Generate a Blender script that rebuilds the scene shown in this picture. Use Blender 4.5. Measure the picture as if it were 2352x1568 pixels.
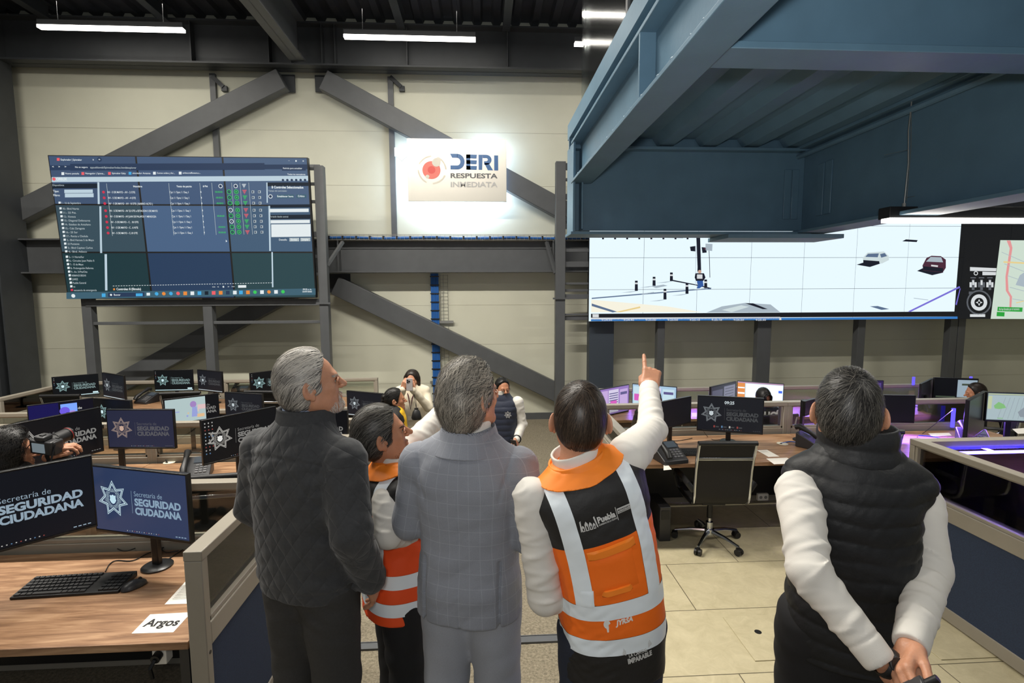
import bpy, bmesh, math, random
import numpy as np
from mathutils import Vector, Matrix, Euler
from mathutils.bvhtree import BVHTree

random.seed(7); np.random.seed(7)
for o in list(bpy.data.objects): bpy.data.objects.remove(o, do_unlink=True)
SC = bpy.context.scene
COL = SC.collection
PI = math.pi
def R(d): return math.radians(d)

# ------------------------------------------------------------------ camera
F_PX, CAM_Z = 1200.0, 2.2
YAW, PITCH, ROLL = R(3.24), R(5.66), 0.0045
def _cam_axes():
    f = Vector((math.sin(YAW)*math.cos(PITCH), math.cos(YAW)*math.cos(PITCH), -math.sin(PITCH)))
    r0 = Vector((math.cos(YAW), -math.sin(YAW), 0)); u0 = r0.cross(f)
    u = u0*math.cos(ROLL) + r0*math.sin(ROLL); r = r0*math.cos(ROLL) - u0*math.sin(ROLL)
    return f, r, u
CF, CR, CU = _cam_axes()
CP = Vector((0, 0, CAM_Z))
cam_d = bpy.data.cameras.new('camera'); cam = bpy.data.objects.new('camera', cam_d); COL.objects.link(cam)
cam_d.sensor_width = 36.0; cam_d.lens = F_PX/2352*36.0; cam_d.clip_start = 0.05; cam_d.clip_end = 200
m3 = Matrix((CR, CU, -CF)).transposed()
cam.matrix_world = Matrix.Translation(CP) @ m3.to_4x4()
SC.camera = cam
def at(px, py, Y=None, Z=None, X=None):
    """world point seen at photo pixel (px,py) on the plane y=Y, z=Z or x=X"""
    d = CF + CR*((px-1176)/F_PX) + CU*((784-py)/F_PX)
    t = Y/d.y if Y is not None else ((Z-CAM_Z)/d.z if Z is not None else X/d.x)
    return CP + d*t

# ------------------------------------------------------------------ view, world, light
SC.view_settings.view_transform = 'Standard'; SC.view_settings.look = 'None'
SC.view_settings.gamma = 1.0; SC.view_settings.use_curve_mapping = False
SC.view_settings.exposure = 0.0
W = bpy.data.worlds.new('world'); SC.world = W; W.use_nodes = True
bg = W.node_tree.nodes['Background']; bg.inputs[0].default_value = (0.86, 0.93, 1.0, 1); bg.inputs[1].default_value = 0.22
def area(name, loc, size, power, col=(1,1,1), target=None, rot=None, spread=180):
    l = bpy.data.lights.new(name, 'AREA'); l.shape = 'RECTANGLE'; l.size, l.size_y = size
    l.energy = power; l.color = col; l.spread = R(spread)
    o = bpy.data.objects.new(name, l); COL.objects.link(o); o.location = loc
    if target is not None: o.rotation_euler = (Vector(target)-Vector(loc)).to_track_quat('-Z', 'Y').to_euler()
    elif rot: o.rotation_euler = rot
    return o
WARM = (1.0, 0.95, 0.86)
# the photographer's flash, beside the lens
area('flash', (0.0, -0.10, 2.36), (0.16, 0.12), 20, (1, 0.98, 0.95), target=(1.35, 2.4, 4.3), spread=120)
area('flash_fill', (-0.10, -0.10, 2.36), (0.2, 0.15), 11, (1, 0.98, 0.95), target=(0.1, 4, 1.5))  # forward fill added beside the flash to lighten the figures' backs
# rows of ceiling tubes (the far row is seen in the photo, the others hang behind and beside it)
for k, (x, y, z, p) in enumerate([(-6.0,9.0,6.75,22),(-0.9,9.0,6.75,22),(3.4,9.0,6.75,22),
                                  (-6.5,4.6,6.75,380),(-2.6,4.6,6.75,380),(-0.4,4.6,6.75,300),(6.2,5.2,6.75,120),
                                  (-4.5,1.0,6.75,130)]):
    area('ceiling_lamp', (x, y, z-0.05), (2.5, 0.12), p, WARM)
# tube hanging under the mezzanine on the right, then an unseen lamp lighting the tiles
area('mezzanine_lamp', (3.3, 3.35, 2.60), (2.0, 0.05), 26, WARM)
area('mezzanine_lamp', (2.3, 0.9, 3.0), (1.6, 0.06), 14, WARM)
# ------------------------------------------------------------------ helpers
def lin(c):
    return c/12.92 if c <= 0.04045 else ((c+0.055)/1.055)**2.4
def S(r, g, b): return (lin(r/255), lin(g/255), lin(b/255))
MATS = {}
def mat(name, col, rough=0.5, metal=0.0, noise=0.0, nscale=20.0, bump=0.0, bscale=80.0, emit=None, estr=0.0,
        spec=0.5, alpha=None, sheen=0.0, trans=0.0, sss=0.0, coat=0.0):
    if name in MATS: return MATS[name]
    m = bpy.data.materials.new(name); m.use_nodes = True; nt = m.node_tree
    b = nt.nodes['Principled BSDF']; L = nt.links.new
    b.inputs['Base Color'].default_value = (*col, 1); b.inputs['Roughness'].default_value = rough
    b.inputs['Metallic'].default_value = metal; b.inputs['Specular IOR Level'].default_value = spec
    if sheen: b.inputs['Sheen Weight'].default_value = sheen
    if coat: b.inputs['Coat Weight'].default_value = coat
    if trans: b.inputs['Transmission Weight'].default_value = trans
    if sss:
        b.inputs['Subsurface Weight'].default_value = sss; b.inputs['Subsurface Radius'].default_value = (0.012, 0.004, 0.002)
    if emit is not None:
        b.inputs['Emission Color'].default_value = (*emit, 1); b.inputs['Emission Strength'].default_value = estr
    if noise or bump:
        tc = nt.nodes.new('ShaderNodeTexCoord')
    if noise:
        n = nt.nodes.new('ShaderNodeTexNoise'); n.inputs['Scale'].default_value = nscale; n.inputs['Detail'].default_value = 4
        L(tc.outputs['Object'], n.inputs['Vector'])
        r = nt.nodes.new('ShaderNodeValToRGB'); r.color_ramp.elements[0].position = 0.3; r.color_ramp.elements[1].position = 0.7
        r.color_ramp.elements[0].color = (*[c*(1-noise) for c in col], 1); r.color_ramp.elements[1].color = (*[min(1, c*(1+noise)) for c in col], 1)
        L(n.outputs['Fac'], r.inputs[0]); L(r.outputs[0], b.inputs['Base Color'])
    if bump:
        n2 = nt.nodes.new('ShaderNodeTexNoise'); n2.inputs['Scale'].default_value = bscale; n2.inputs['Detail'].default_value = 3
        L(tc.outputs['Object'], n2.inputs['Vector'])
        bp = nt.nodes.new('ShaderNodeBump'); bp.inputs['Strength'].default_value = bump; bp.inputs['Distance'].default_value = 0.01
        L(n2.outputs['Fac'], bp.inputs['Height']); L(bp.outputs[0], b.inputs['Normal'])
    if alpha is not None: b.inputs['Alpha'].default_value = alpha
    MATS[name] = m
    return m
def emis(name, col, s=1.0):
    """a lit display surface"""
    if name in MATS: return MATS[name]
    m = bpy.data.materials.new(name); m.use_nodes = True; b = m.node_tree.nodes['Principled BSDF']
    b.inputs['Base Color'].default_value = (0.004, 0.004, 0.005, 1); b.inputs['Roughness'].default_value = 0.35
    b.inputs['Specular IOR Level'].default_value = 0.25
    b.inputs['Emission Color'].default_value = (*col, 1); b.inputs['Emission Strength'].default_value = s
    MATS[name] = m
    return m
def glass_mat(name, tint, a, rough=0.05):
    """thin pane: mostly see-through, a little reflection"""
    if name in MATS: return MATS[name]
    m = bpy.data.materials.new(name); m.use_nodes = True; nt = m.node_tree; L = nt.links.new
    nt.nodes.remove(nt.nodes['Principled BSDF']); out = nt.nodes['Material Output']
    t = nt.nodes.new('ShaderNodeBsdfTransparent'); t.inputs[0].default_value = (*tint, 1)
    g = nt.nodes.new('ShaderNodeBsdfGlossy'); g.inputs['Roughness'].default_value = rough
    fr = nt.nodes.new('ShaderNodeFresnel'); fr.inputs[0].default_value = 1.45 if a else 1.18
    mx = nt.nodes.new('ShaderNodeMixShader'); ad = nt.nodes.new('ShaderNodeMath'); ad.operation = 'ADD'; ad.inputs[1].default_value = a; ad.use_clamp = True
    L(fr.outputs[0], ad.inputs[0]); L(ad.outputs[0], mx.inputs[0]); L(t.outputs[0], mx.inputs[1]); L(g.outputs[0], mx.inputs[2]); L(mx.outputs[0], out.inputs[0])
    MATS[name] = m
    return m

def rotz(a): return np.array(Matrix.Rotation(a, 3, 'Z'))
def frame(a, b, up=(0,0,1)):
    a = Vector(a); b = Vector(b); t = (b-a).normalized(); u = Vector(up)
    if abs(t.dot(u)) > 0.98: u = Vector((1,0,0))
    s = t.cross(u).normalized(); u = s.cross(t).normalized()
    return t, s, u
class MB:
    def __init__(s): s.v = []; s.f = []; s.m = []
    def add(s, vs, fs, m=0):
        o = len(s.v); s.v += [tuple(map(float, p)) for p in vs]
        for f in fs: s.f.append([o+i for i in f]); s.m.append(m)
        return s
    def box(s, x0, x1, y0, y1, z0, z1, m=0):
        vs = [(x,y,z) for z in (z0,z1) for y in (y0,y1) for x in (x0,x1)]
        return s.add(vs, [(0,2,3,1),(4,5,7,6),(0,1,5,4),(2,6,7,3),(0,4,6,2),(1,3,7,5)], m)
    def cbox(s, c, size, rot=None, m=0):
        h = np.array(size)/2; vs = np.array([(x,y,z) for z in (-1,1) for y in (-1,1) for x in (-1,1)])*h
        if rot is not None: vs = vs @ np.array(rot).T
        return s.add(vs+np.array(c), [(0,2,3,1),(4,5,7,6),(0,1,5,4),(2,6,7,3),(0,4,6,2),(1,3,7,5)], m)
    def bar(s, a, b, w, h, up=(0,0,1), m=0):
        """box bar from a to b, w sideways, h along up"""
        t, sd, u = frame(a, b, up); a = Vector(a); b = Vector(b)
        vs = [p + sd*(i*w/2) + u*(j*h/2) for p in (a,b) for j in (-1,1) for i in (-1,1)]
        return s.add(vs, [(0,2,3,1),(4,5,7,6),(0,1,5,4),(2,6,7,3),(0,4,6,2),(1,3,7,5)], m)
    def ibeam(s, a, b, h, w, tw=0.012, tf=0.02, up=(0,0,1), m=0):
        """I section: a, b on the centre line"""
        t, sd, u = frame(a, b, up); a = Vector(a); b = Vector(b)
        s.bar(a, b, tw, h, up, m); s.bar(a+u*(h/2-tf/2), b+u*(h/2-tf/2), w, tf, up, m); s.bar(a-u*(h/2-tf/2), b-u*(h/2-tf/2), w, tf, up, m)
        return s
    def tube(s, pts, r, n=8, m=0, cap=True, flat=1.0, up=None):
        pts = [Vector(p) for p in pts]; k = len(pts); rs = r if isinstance(r, (list, tuple)) else [r]*k
        vs = []; prev = None
        for i, p in enumerate(pts):
            t = (pts[min(i+1,k-1)] - pts[max(i-1,0)]).normalized()
            if prev is None:
                u = Vector(up) if up else (Vector((0,0,1)) if abs(t.z) < 0.9 else Vector((1,0,0)))
            else: u = prev
            sd = t.cross(u).normalized(); u = sd.cross(t).normalized(); prev = u
            for j in range(n):
                a = 2*PI*j/n; vs.append(p + sd*(math.cos(a)*rs[i]) + u*(math.sin(a)*rs[i]*flat))
        fs = [(i*n+j, i*n+(j+1)%n, (i+1)*n+(j+1)%n, (i+1)*n+j) for i in range(k-1) for j in range(n)]
        if cap: fs += [tuple(range(n))[::-1], tuple((k-1)*n+j for j in range(n))]
        return s.add(vs, fs, m)
    def cyl(s, a, b, r, n=16, m=0, r2=None): return s.tube([a, b], [r, r if r2 is None else r2], n, m)
    def lathe(s, c, prof, n=20, m=0):
        vs = [(c[0]+r*math.cos(2*PI*j/n), c[1]+r*math.sin(2*PI*j/n), c[2]+z) for r, z in prof for j in range(n)]
        fs = [(i*n+j, i*n+(j+1)%n, (i+1)*n+(j+1)%n, (i+1)*n+j) for i in range(len(prof)-1) for j in range(n)]
        fs += [tuple(range(n))[::-1], tuple((len(prof)-1)*n+j for j in range(n))]
        return s.add(vs, fs, m)
    def ball(s, c, r, n=12, m=0, rot=None):
        r = (r,)*3 if not hasattr(r, '__len__') else r
        k = n//2; vs = []
        for i in range(k+1):
            t = PI*i/k
            for j in range(n): vs.append((r[0]*math.sin(t)*math.cos(2*PI*j/n), r[1]*math.sin(t)*math.sin(2*PI*j/n), r[2]*math.cos(t)))
        vs = np.array(vs)
        if rot is not None: vs = vs @ np.array(rot).T
        fs = [(i*n+j, (i+1)*n+j, (i+1)*n+(j+1)%n, i*n+(j+1)%n) for i in range(k) for j in range(n)]
        return s.add(vs+np.array(c), fs, m)
    def prism(s, poly, z0, z1, xf=None, m=0):
        """poly in local xy, extruded z0..z1, xf maps local point to world"""
        n = len(poly); vs = [(x,y,z0) for x,y in poly] + [(x,y,z1) for x,y in poly]
        if xf: vs = [xf(p) for p in vs]
        return s.add(vs, [tuple(range(n))[::-1], tuple(range(n,2*n))] + [(i,(i+1)%n,n+(i+1)%n,n+i) for i in range(n)], m)
    def poly(s, pts, m=0): return s.add(pts, [tuple(range(len(pts)))], m)
    def merge(s, o, xf=None, moff=0):
        vs = [xf(p) for p in o.v] if xf else o.v
        b = len(s.v); s.v += [tuple(p) for p in vs]
        for f, m in zip(o.f, o.m): s.f.append([b+i for i in f]); s.m.append(m+moff)
        return s
    def build(s, name, mats, parent=None, smooth=30, bevel=0, world=True):
        vs = s.v
        if parent is not None and world:
            o3 = OFF.get(parent.name, (0,0,0)); vs = [(p[0]-o3[0], p[1]-o3[1], p[2]-o3[2]) for p in vs]
        me = bpy.data.meshes.new(name); me.from_pydata(vs, [], s.f)
        mats = mats if isinstance(mats, (list, tuple)) else [mats]
        for mm in mats: me.materials.append(mm)
        if len(mats) > 1: me.polygons.foreach_set('material_index', s.m)
        if smooth:
            me.polygons.foreach_set('use_smooth', [True]*len(me.polygons)); me.set_sharp_from_angle(angle=R(smooth))
        me.update()
        o = bpy.data.objects.new(name, me); COL.objects.link(o)
        if bevel:
            bv = o.modifiers.new('bevel', 'BEVEL'); bv.width = bevel; bv.segments = 2; bv.limit_method = 'ANGLE'; bv.angle_limit = R(40)
        if parent is not None:
            o.parent = parent; OFF[o.name] = OFF.get(parent.name, (0,0,0)) if world else (0,0,0)
        return o
OFF = {}
def tag(o, label, cat, group=None, kind=None):
    if label: o['label'] = label
    if cat: o['category'] = cat
    if group: o['group'] = group
    if kind: o['kind'] = kind
    return o
def thing(name, label, cat, loc=(0,0,0), rz=0, group=None):
    o = bpy.data.objects.new(name, None); COL.objects.link(o); o.location = loc; o.rotation_euler = (0,0,rz); o.empty_display_size = 0.1
    OFF[o.name] = tuple(loc)
    return tag(o, label, cat, group)
def struct(o, label=None):
    o['kind'] = 'structure'
    if label: o['label'] = label
    return o
def dup(o, parent=None, loc=None, rz=None, label=None, group=None):
    c = o.copy(); COL.objects.link(c); c.parent = parent
    if loc is not None: c.location = loc
    if rz is not None: c.rotation_euler = (0,0,rz)
    if label: c['label'] = label
    if group: c['group'] = group
    for ch in o.children: dup(ch, c)
    return c
# text as flat triangles in the local xy plane, scaled to a given width / height, origin at its left bottom
TXT = {}
def text_mesh(body, bold=0.0):
    k = (body, bold)
    if k in TXT: return TXT[k]
    cu = bpy.data.curves.new('txt', 'FONT'); cu.body = body; cu.size = 1.0; cu.offset = bold; cu.resolution_u = 3
    o = bpy.data.objects.new('txt', cu); COL.objects.link(o)
    dg = bpy.context.evaluated_depsgraph_get(); ev = o.evaluated_get(dg); me = ev.to_mesh()
    v = np.array([tuple(p.co) for p in me.vertices]) if len(me.vertices) else np.zeros((0,3))
    f = [tuple(p.vertices) for p in me.polygons]
    ev.to_mesh_clear(); bpy.data.objects.remove(o); bpy.data.curves.remove(cu)
    TXT[k] = (v, f); return TXT[k]
def put_text(mb, body, x, y, h=None, w=None, z=0, bold=0.0, m=0, align='l', xf=None, shear=0.0):
    """h = height of a capital"""
    v, f = text_mesh(body, bold)
    if not len(v): return
    x0, x1 = v[:,0].min(), v[:,0].max(); cap = 0.72
    sy = h/cap if h else w/(x1-x0); sx = w/(x1-x0) if w else sy
    W_ = (x1-x0)*sx; off = {'l':0, 'c':-W_/2, 'r':-W_}[align]
    p = np.stack([(v[:,0]-x0)*sx + x + off + shear*v[:,1]*sy, v[:,1]*sy + y, np.full(len(v), z)], 1)
    if xf: p = [xf(q) for q in p]
    mb.add(p, f, m)
# ------------------------------------------------------------------ materials of the building
M_WALL = mat('cream wall panel', S(208,207,188), 0.6, noise=0.02, nscale=3)
M_STEEL = mat('dark grey painted steel', S(84,86,88), 0.45, noise=0.06, nscale=6, bump=0.04, bscale=60)
M_STEELD = mat('charcoal painted steel', S(54,57,60), 0.5, noise=0.08, nscale=5)
M_ROOF = mat('dark roof deck', S(58,60,66), 0.6, noise=0.1, nscale=4)
M_SLATE = mat('slate blue painted steel', S(84,114,134), 0.42, noise=0.08, nscale=5, bump=0.06, bscale=40)
M_GALV = mat('galvanised wire', S(170,170,165), 0.35, metal=0.8)
M_BLUECAB = mat('blue cable jacket', S(40,98,170), 0.5)
M_BLACK = mat('black plastic', S(24,24,25), 0.45)
M_TUBE = emis('lamp diffuser', (1.0, 0.95, 0.86), 9.0)
def carpet_mat():
    m = mat('taupe carpet', S(128,119,99), 0.95, bump=0.5, bscale=300); nt = m.node_tree; L = nt.links.new; b = nt.nodes['Principled BSDF']
    tc = nt.nodes.new('ShaderNodeTexCoord'); n1 = nt.nodes.new('ShaderNodeTexNoise'); n1.inputs['Scale'].default_value = 60; n1.inputs['Detail'].default_value = 6; n1.inputs['Roughness'].default_value = 0.8
    L(tc.outputs['Object'], n1.inputs['Vector']); r = nt.nodes.new('ShaderNodeValToRGB')
    r.color_ramp.elements[0].position = 0.36; r.color_ramp.elements[0].color = (*S(98,90,74), 1); r.color_ramp.elements[1].position = 0.66; r.color_ramp.elements[1].color = (*S(158,148,126), 1)
    L(n1.outputs['Fac'], r.inputs[0]); L(r.outputs[0], b.inputs['Base Color'])
    return m
def tile_mat():
    m = mat('beige stone tile', S(186,174,140), 0.35); nt = m.node_tree; L = nt.links.new; b = nt.nodes['Principled BSDF']
    tc = nt.nodes.new('ShaderNodeTexCoord'); br = nt.nodes.new('ShaderNodeTexBrick'); br.offset = 0.5
    br.inputs['Scale'].default_value = 1.0; br.inputs['Brick Width'].default_value = 1.2; br.inputs['Row Height'].default_value = 0.6; br.inputs['Mortar Size'].default_value = 0.003; br.inputs['Mortar Smooth'].default_value = 0
    br.inputs['Mortar'].default_value = (*S(92,84,66), 1)
    mp = nt.nodes.new('ShaderNodeMapping'); mp.inputs['Location'].default_value = (0.35, 0.28, 0); L(tc.outputs['Object'], mp.inputs[0]); L(mp.outputs[0], br.inputs['Vector'])
    n1 = nt.nodes.new('ShaderNodeTexNoise'); n1.inputs['Scale'].default_value = 9; n1.inputs['Detail'].default_value = 8; n1.inputs['Roughness'].default_value = 0.7; n1.inputs['Distortion'].default_value = 0.8
    L(tc.outputs['Object'], n1.inputs['Vector']); r = nt.nodes.new('ShaderNodeValToRGB')
    r.color_ramp.elements[0].position = 0.3; r.color_ramp.elements[0].color = (*S(182,171,138), 1); r.color_ramp.elements[1].position = 0.72; r.color_ramp.elements[1].color = (*S(206,195,162), 1)
    L(n1.outputs['Fac'], r.inputs[0]); L(r.outputs[0], br.inputs['Color1']); L(r.outputs[0], br.inputs['Color2']); L(br.outputs['Color'], b.inputs['Base Color'])
    return m
M_CARPET = carpet_mat(); M_TILE = tile_mat()
ZB, ZR = -0.42, -0.22          # sunken aisle end, rear rows

# ------------------------------------------------------------------ floor, walls, roof
m = MB()
m.poly([(-9.2,-3,0),(-1.25,-3,0),(-1.25,3.3,0),(-9.2,3.3,0)])
m.poly([(-9.2,3.3,0),(-1.25,3.3,0),(-1.25,3.3,-0.1),(-9.2,3.3,-0.1)])
m.poly([(-9.2,3.3,-0.1),(-1.25,3.3,-0.1),(-1.25,4.95,-0.1),(-9.2,4.95,-0.1)])
m.poly([(-9.2,4.95,-0.1),(-1.25,4.95,-0.1),(-1.25,4.95,-0.3),(-9.2,4.95,-0.3)])
m.poly([(-9.2,4.95,-0.3),(-1.25,4.95,-0.3),(-1.25,6.35,-0.3),(-9.2,6.35,-0.3)])
m.poly([(-9.2,6.35,-0.3),(-1.25,6.35,-0.3),(-1.25,6.35,-0.18),(-9.2,6.35,-0.18)])
m.poly([(-9.2,6.35,-0.18),(-1.25,6.35,-0.18),(-1.25,8.35,-0.18),(-9.2,8.35,-0.18)])
m.poly([(-9.2,8.35,-0.18),(-1.25,8.35,-0.18),(-1.25,8.35,ZB),(-9.2,8.35,ZB)])
m.poly([(-9.2,8.35,ZB),(-1.25,8.35,ZB),(-1.25,10.5,ZB),(-9.2,10.5,ZB)])
m.poly([(-1.25,-3,0),(0.9,-3,0),(0.9,3.1,0),(-1.25,3.1,0)])
m.poly([(-1.25,3.1,0),(1.2,3.1,0),(1.2,3.1,-0.05),(-1.25,3.1,-0.05)])
m.poly([(-1.25,3.1,-0.05),(1.2,3.1,-0.05),(1.2,6.0,ZB),(-1.25,6.0,ZB)])
m.poly([(-1.25,6,ZB),(1.2,6,ZB),(1.2,10.5,ZB),(-1.25,10.5,ZB)])
m.poly([(-1.25,3.3,-0.1),(-1.25,4.95,-0.1),(-1.25,4.95,-0.3),(-1.25,3.3,-0.3)])
m.poly([(-1.25,4.95,-0.3),(-1.25,6.35,-0.3),(-1.25,6.35,-0.18),(-1.25,8.35,-0.18),(-1.25,8.35,ZB),(-1.25,4.95,ZB)])
m.poly([(1.2,7.6,ZR),(12.5,7.6,ZR),(12.5,7.6,ZB),(1.2,7.6,ZB)])
m.poly([(1.2,7.6,ZB),(12.5,7.6,ZB),(12.5,10.5,ZB),(1.2,10.5,ZB)])
m.poly([(1.2,3.1,0),(1.2,5.35,0),(1.2,5.35,-0.34),(1.2,3.1,-0.05)])
m.poly([(1.2,5.35,ZR),(1.2,7.6,ZR),(1.2,7.6,ZB),(1.2,5.35,ZB)])
fl = struct(m.build('floor', M_CARPET, smooth=0), 'taupe carpet of the sunken aisle between the desk rows')
m = MB()
m.poly([(0.9,-3,0),(12.5,-3,0),(12.5,5.35,0),(0.9,5.35,0)])
m.poly([(0.9,5.35,0),(12.5,5.35,0),(12.5,5.35,ZR),(0.9,5.35,ZR)])
m.poly([(1.2,5.35,ZR),(12.5,5.35,ZR),(12.5,7.6,ZR),(1.2,7.6,ZR)])
struct(m.build('floor', M_TILE, smooth=0), 'beige stone tile floor on the right')
m = MB().box(-0.50,2.55,-2.6,1.99,0.001,0.22).box(-1.05,-0.50,-2.6,2.2,0.001,0.22)
struct(m.build('floor', M_CARPET, smooth=0), 'carpeted platform the visitors stand on')
m = MB().box(-1.25,0.9,3.05,3.11,0.0,0.012).box(-1.25,0.9,3.105,3.117,-0.05,0.012)
struct(m.build('trim_1', M_STEEL, smooth=0), 'grey metal nosing across the carpet')
# access panels in the tile floor with finger holes
for k, (x, y, w, d, lab) in enumerate([(2.02,3.02,0.85,0.42,'large square access plate in the beige tiles nearest the middle'),(2.95,3.0,0.5,0.5,'access plate in the beige tiles beside the right partition')]):
    h = thing('floor_access_panel', lab, 'floor panel', (x, y, 0.0))
    MB().box(x-w/2,x+w/2,y-d/2,y+d/2,0.0005,0.006).build('plate', M_TILE, h, 0, 0.002)
    MB().lathe((x-w*0.32, y+d*0.1, 0.004),[(0.022,0),(0.022,0.003)],16).build('finger_hole', M_BLACK, h)
m = MB().box(-9.3,12.5,10.4,10.6,-0.6,7.6)
for k in range(7): pass
struct(m.build('wall_back', M_WALL, smooth=0))
m = MB()
for z in (0.35,1.12,1.9,4.2,5.2): m.box(-9.2,12.5,10.396,10.4,z,z+0.006)
struct(m.build('trim_2', mat('wall panel joint', S(190,186,170), 0.6), smooth=0), 'joints between the wall panels')
struct(MB().box(-1.25,12.5,10.36,10.4,ZB,ZB+0.13).build('baseboard_back', M_STEEL, smooth=0))
struct(MB().box(-9.4,-9.2,-3,10.6,-0.6,7.6).build('wall_left', M_STEELD, smooth=0))
struct(MB().box(12.5,12.7,-3,10.6,-0.6,7.6).build('wall_right', M_WALL, smooth=0))
# corrugated roof deck
m = MB(); xs = []; x = -9.3
while x < 12.6:
    xs += [(x,7.22),(x+0.16,7.22),(x+0.20,7.14),(x+0.32,7.14),(x+0.36,7.22)]; x += 0.36
vs = [(a,y,z) for y in (-3.2,10.6) for a,z in xs]; n = len(xs)
m.add(vs, [(i,i+1,n+i+1,n+i) for i in range(n-1)])
struct(m.build('ceiling', M_ROOF, smooth=0))

# ------------------------------------------------------------------ roof and wall steel
def steel(name, label, cat, mb, mt=None, group=None, bevel=0.004):
    return tag(mb.build(name, mt or M_STEEL, None, 30, bevel), label, cat, group)
g = thing('eaves_beam', 'deep charcoal beam along the top of the back wall', 'beam', (0,10.1,6.55))
m = MB().ibeam((-9.2,10.08,6.56),(12.4,10.08,6.56),0.74,0.34,0.014,0.03); m.build('beam', M_STEELD, g)
for px in (440,618,668,740,770,935,1165):
    x = at(px,130,Y=9.95).x; MB().box(x-0.008,x+0.008,9.93,10.07,6.22,6.9).build('stiffener', M_STEELD, g)
p = at(684,150,Y=9.9)
steel('roof_girder', 'dark girder running from the back wall over the left video wall', 'beam', MB().ibeam((p.x,9.92,6.60),(p.x,-3,6.60),0.70,0.27,0.014,0.03), M_STEEL)
for px, lab, w in ((112,'leftmost roof purlin above the left ceiling tube',0.14),(385,'roof purlin ending above the right end of the left ceiling tube',0.14),
                (922,'roof purlin above the middle ceiling tube',0.14),(1163,'roof purlin right of the middle ceiling tube',0.14)):
    q = at(px,98,Y=9.85)
    steel('roof_purlin', lab, 'beam', MB().ibeam((q.x,9.9,6.95),(q.x,-3,6.95),0.26,w,0.01,0.016), M_STEELD, 'roof purlins')
g = thing('wall_beam', 'grey beam across the back wall at mid height carrying the blue cables', 'beam', (0,10.15,2.84))
MB().ibeam((-9.2,10.13,2.84),(12.4,10.13,2.84),0.62,0.36,0.014,0.026).build('beam', M_STEEL, g)
for px in (778,40,1270):
    x = at(px,590,Y=10).x; MB().box(x-0.012,x+0.012,9.95,10.12,2.55,3.13).build('stiffener', M_STEEL, g)
def brace(a, b, lab, wid=0.36):
    A = at(*a, Y=10.2); B = at(*b, Y=10.2)
    steel('diagonal_brace', lab, 'brace', MB().bar(A, B, 0.22, wid, (0,-0.0001,1)), M_STEEL, 'diagonal wall braces', 0.01)
brace((650,184),(42,492),'diagonal brace rising behind the top of the left video wall')
brace((746,187),(1345,512),'diagonal brace passing behind the steel sign')
brace((690,655),(150,950),'diagonal brace under the left video wall')
brace((772,655),(1330,925),'diagonal brace below the cable beam, crossing the blue cables')
for (x0,x1,y0,y1,lab) in ((622,670,150,205,'gusset plate left of the roof girder'),(719,768,152,205,'gusset plate right of the roof girder'),(752,800,625,672,'gusset plate under the cable beam')):
    A = at(x0,y1,Y=10.2); B = at(x1,y0,Y=10.2)
    steel('gusset_plate', lab, 'plate', MB().box(A.x,B.x,10.33,10.36,A.z,min(B.z,6.18) if y0<300 else 2.52), M_STEELD, 'gusset plates')
for px, y0, y1, lab in ((495,150,352,'thin wall post above the left video wall'),(905,165,545,'thin wall post left of the steel sign')):
    A = at(px,y1,Y=10.3); B = at(px-4,y0,Y=10.3)
    h = thing('wall_post', lab, 'post', (A.x,10.3,3.15))
    MB().box(A.x-0.05,A.x+0.05,10.335,10.4,3.16,6.18).build('post', M_STEEL, h)
    C = at(px+16,198,Y=10.3); MB().bar((A.x,10.34,C.z+0.18),(C.x,10.34,C.z),0.05,0.07).box(C.x-0.04,C.x+0.06,10.33,10.39,C.z-0.07,C.z+0.02).build('bracket', M_STEELD, h)
q = at(84,860,Y=10.0)
g = thing('corner_column', 'dark steel column in the left corner of the back wall', 'column', (-8.8,9.9,-0.42))
MB().ibeam((-8.72,9.85,ZB),(-8.72,9.85,7.2),0.9,0.62,0.02,0.03,(1,0,0)).box(-9.0,-8.45,9.55,10.15,ZB,7.2).build('shaft', M_STEELD, g)
A = at(20,598,Y=9.5); MB().box(-8.62,-8.30,9.52,9.55,2.45,2.95).build('splice_plate', M_STEELD, g)
# slate column under the left end of the right video wall
A = at(1352,800,Y=9.9); B = at(1408,800,Y=9.9)
steel('wall_column', 'dark slate column under the left end of the right video wall', 'column', MB().box(A.x,B.x,9.85,10.08,ZB,3.9), mat('dark slate steel', S(58,66,76), .5))

# ceiling tubes
for (x0,y0,x1,y1,lab) in ((88,58,422,72,'leftmost lit ceiling tube above the left video wall'),(790,82,1092,92,'lit ceiling tube in the middle of the roof'),(1320,100,1500,105,'lit ceiling tube seen through the glass balustrade')):
    A = at(x0,y0,Y=9.0); B = at(x1,y1,Y=9.0); z = (A.z+B.z)/2
    t = thing('linear_lamp', lab, 'lamp', ((A.x+B.x)/2,9.0,z), 0, 'linear ceiling lamps')
    MB().box(A.x,B.x,8.97,9.05,z+0.022,z+0.10).build('housing', M_STEELD, t)
    MB().box(A.x,B.x,8.965,9.055,z-0.022,z+0.022).build('diffuser', M_TUBE, t)
    MB().cyl((A.x+0.3,9,z+0.09),(A.x+0.3,9,7.13),0.003,6).build('wire', M_STEELD, t); MB().cyl((B.x-0.3,9,z+0.09),(B.x-0.3,9,7.13),0.003,6).build('wire', M_STEELD, t)

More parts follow.
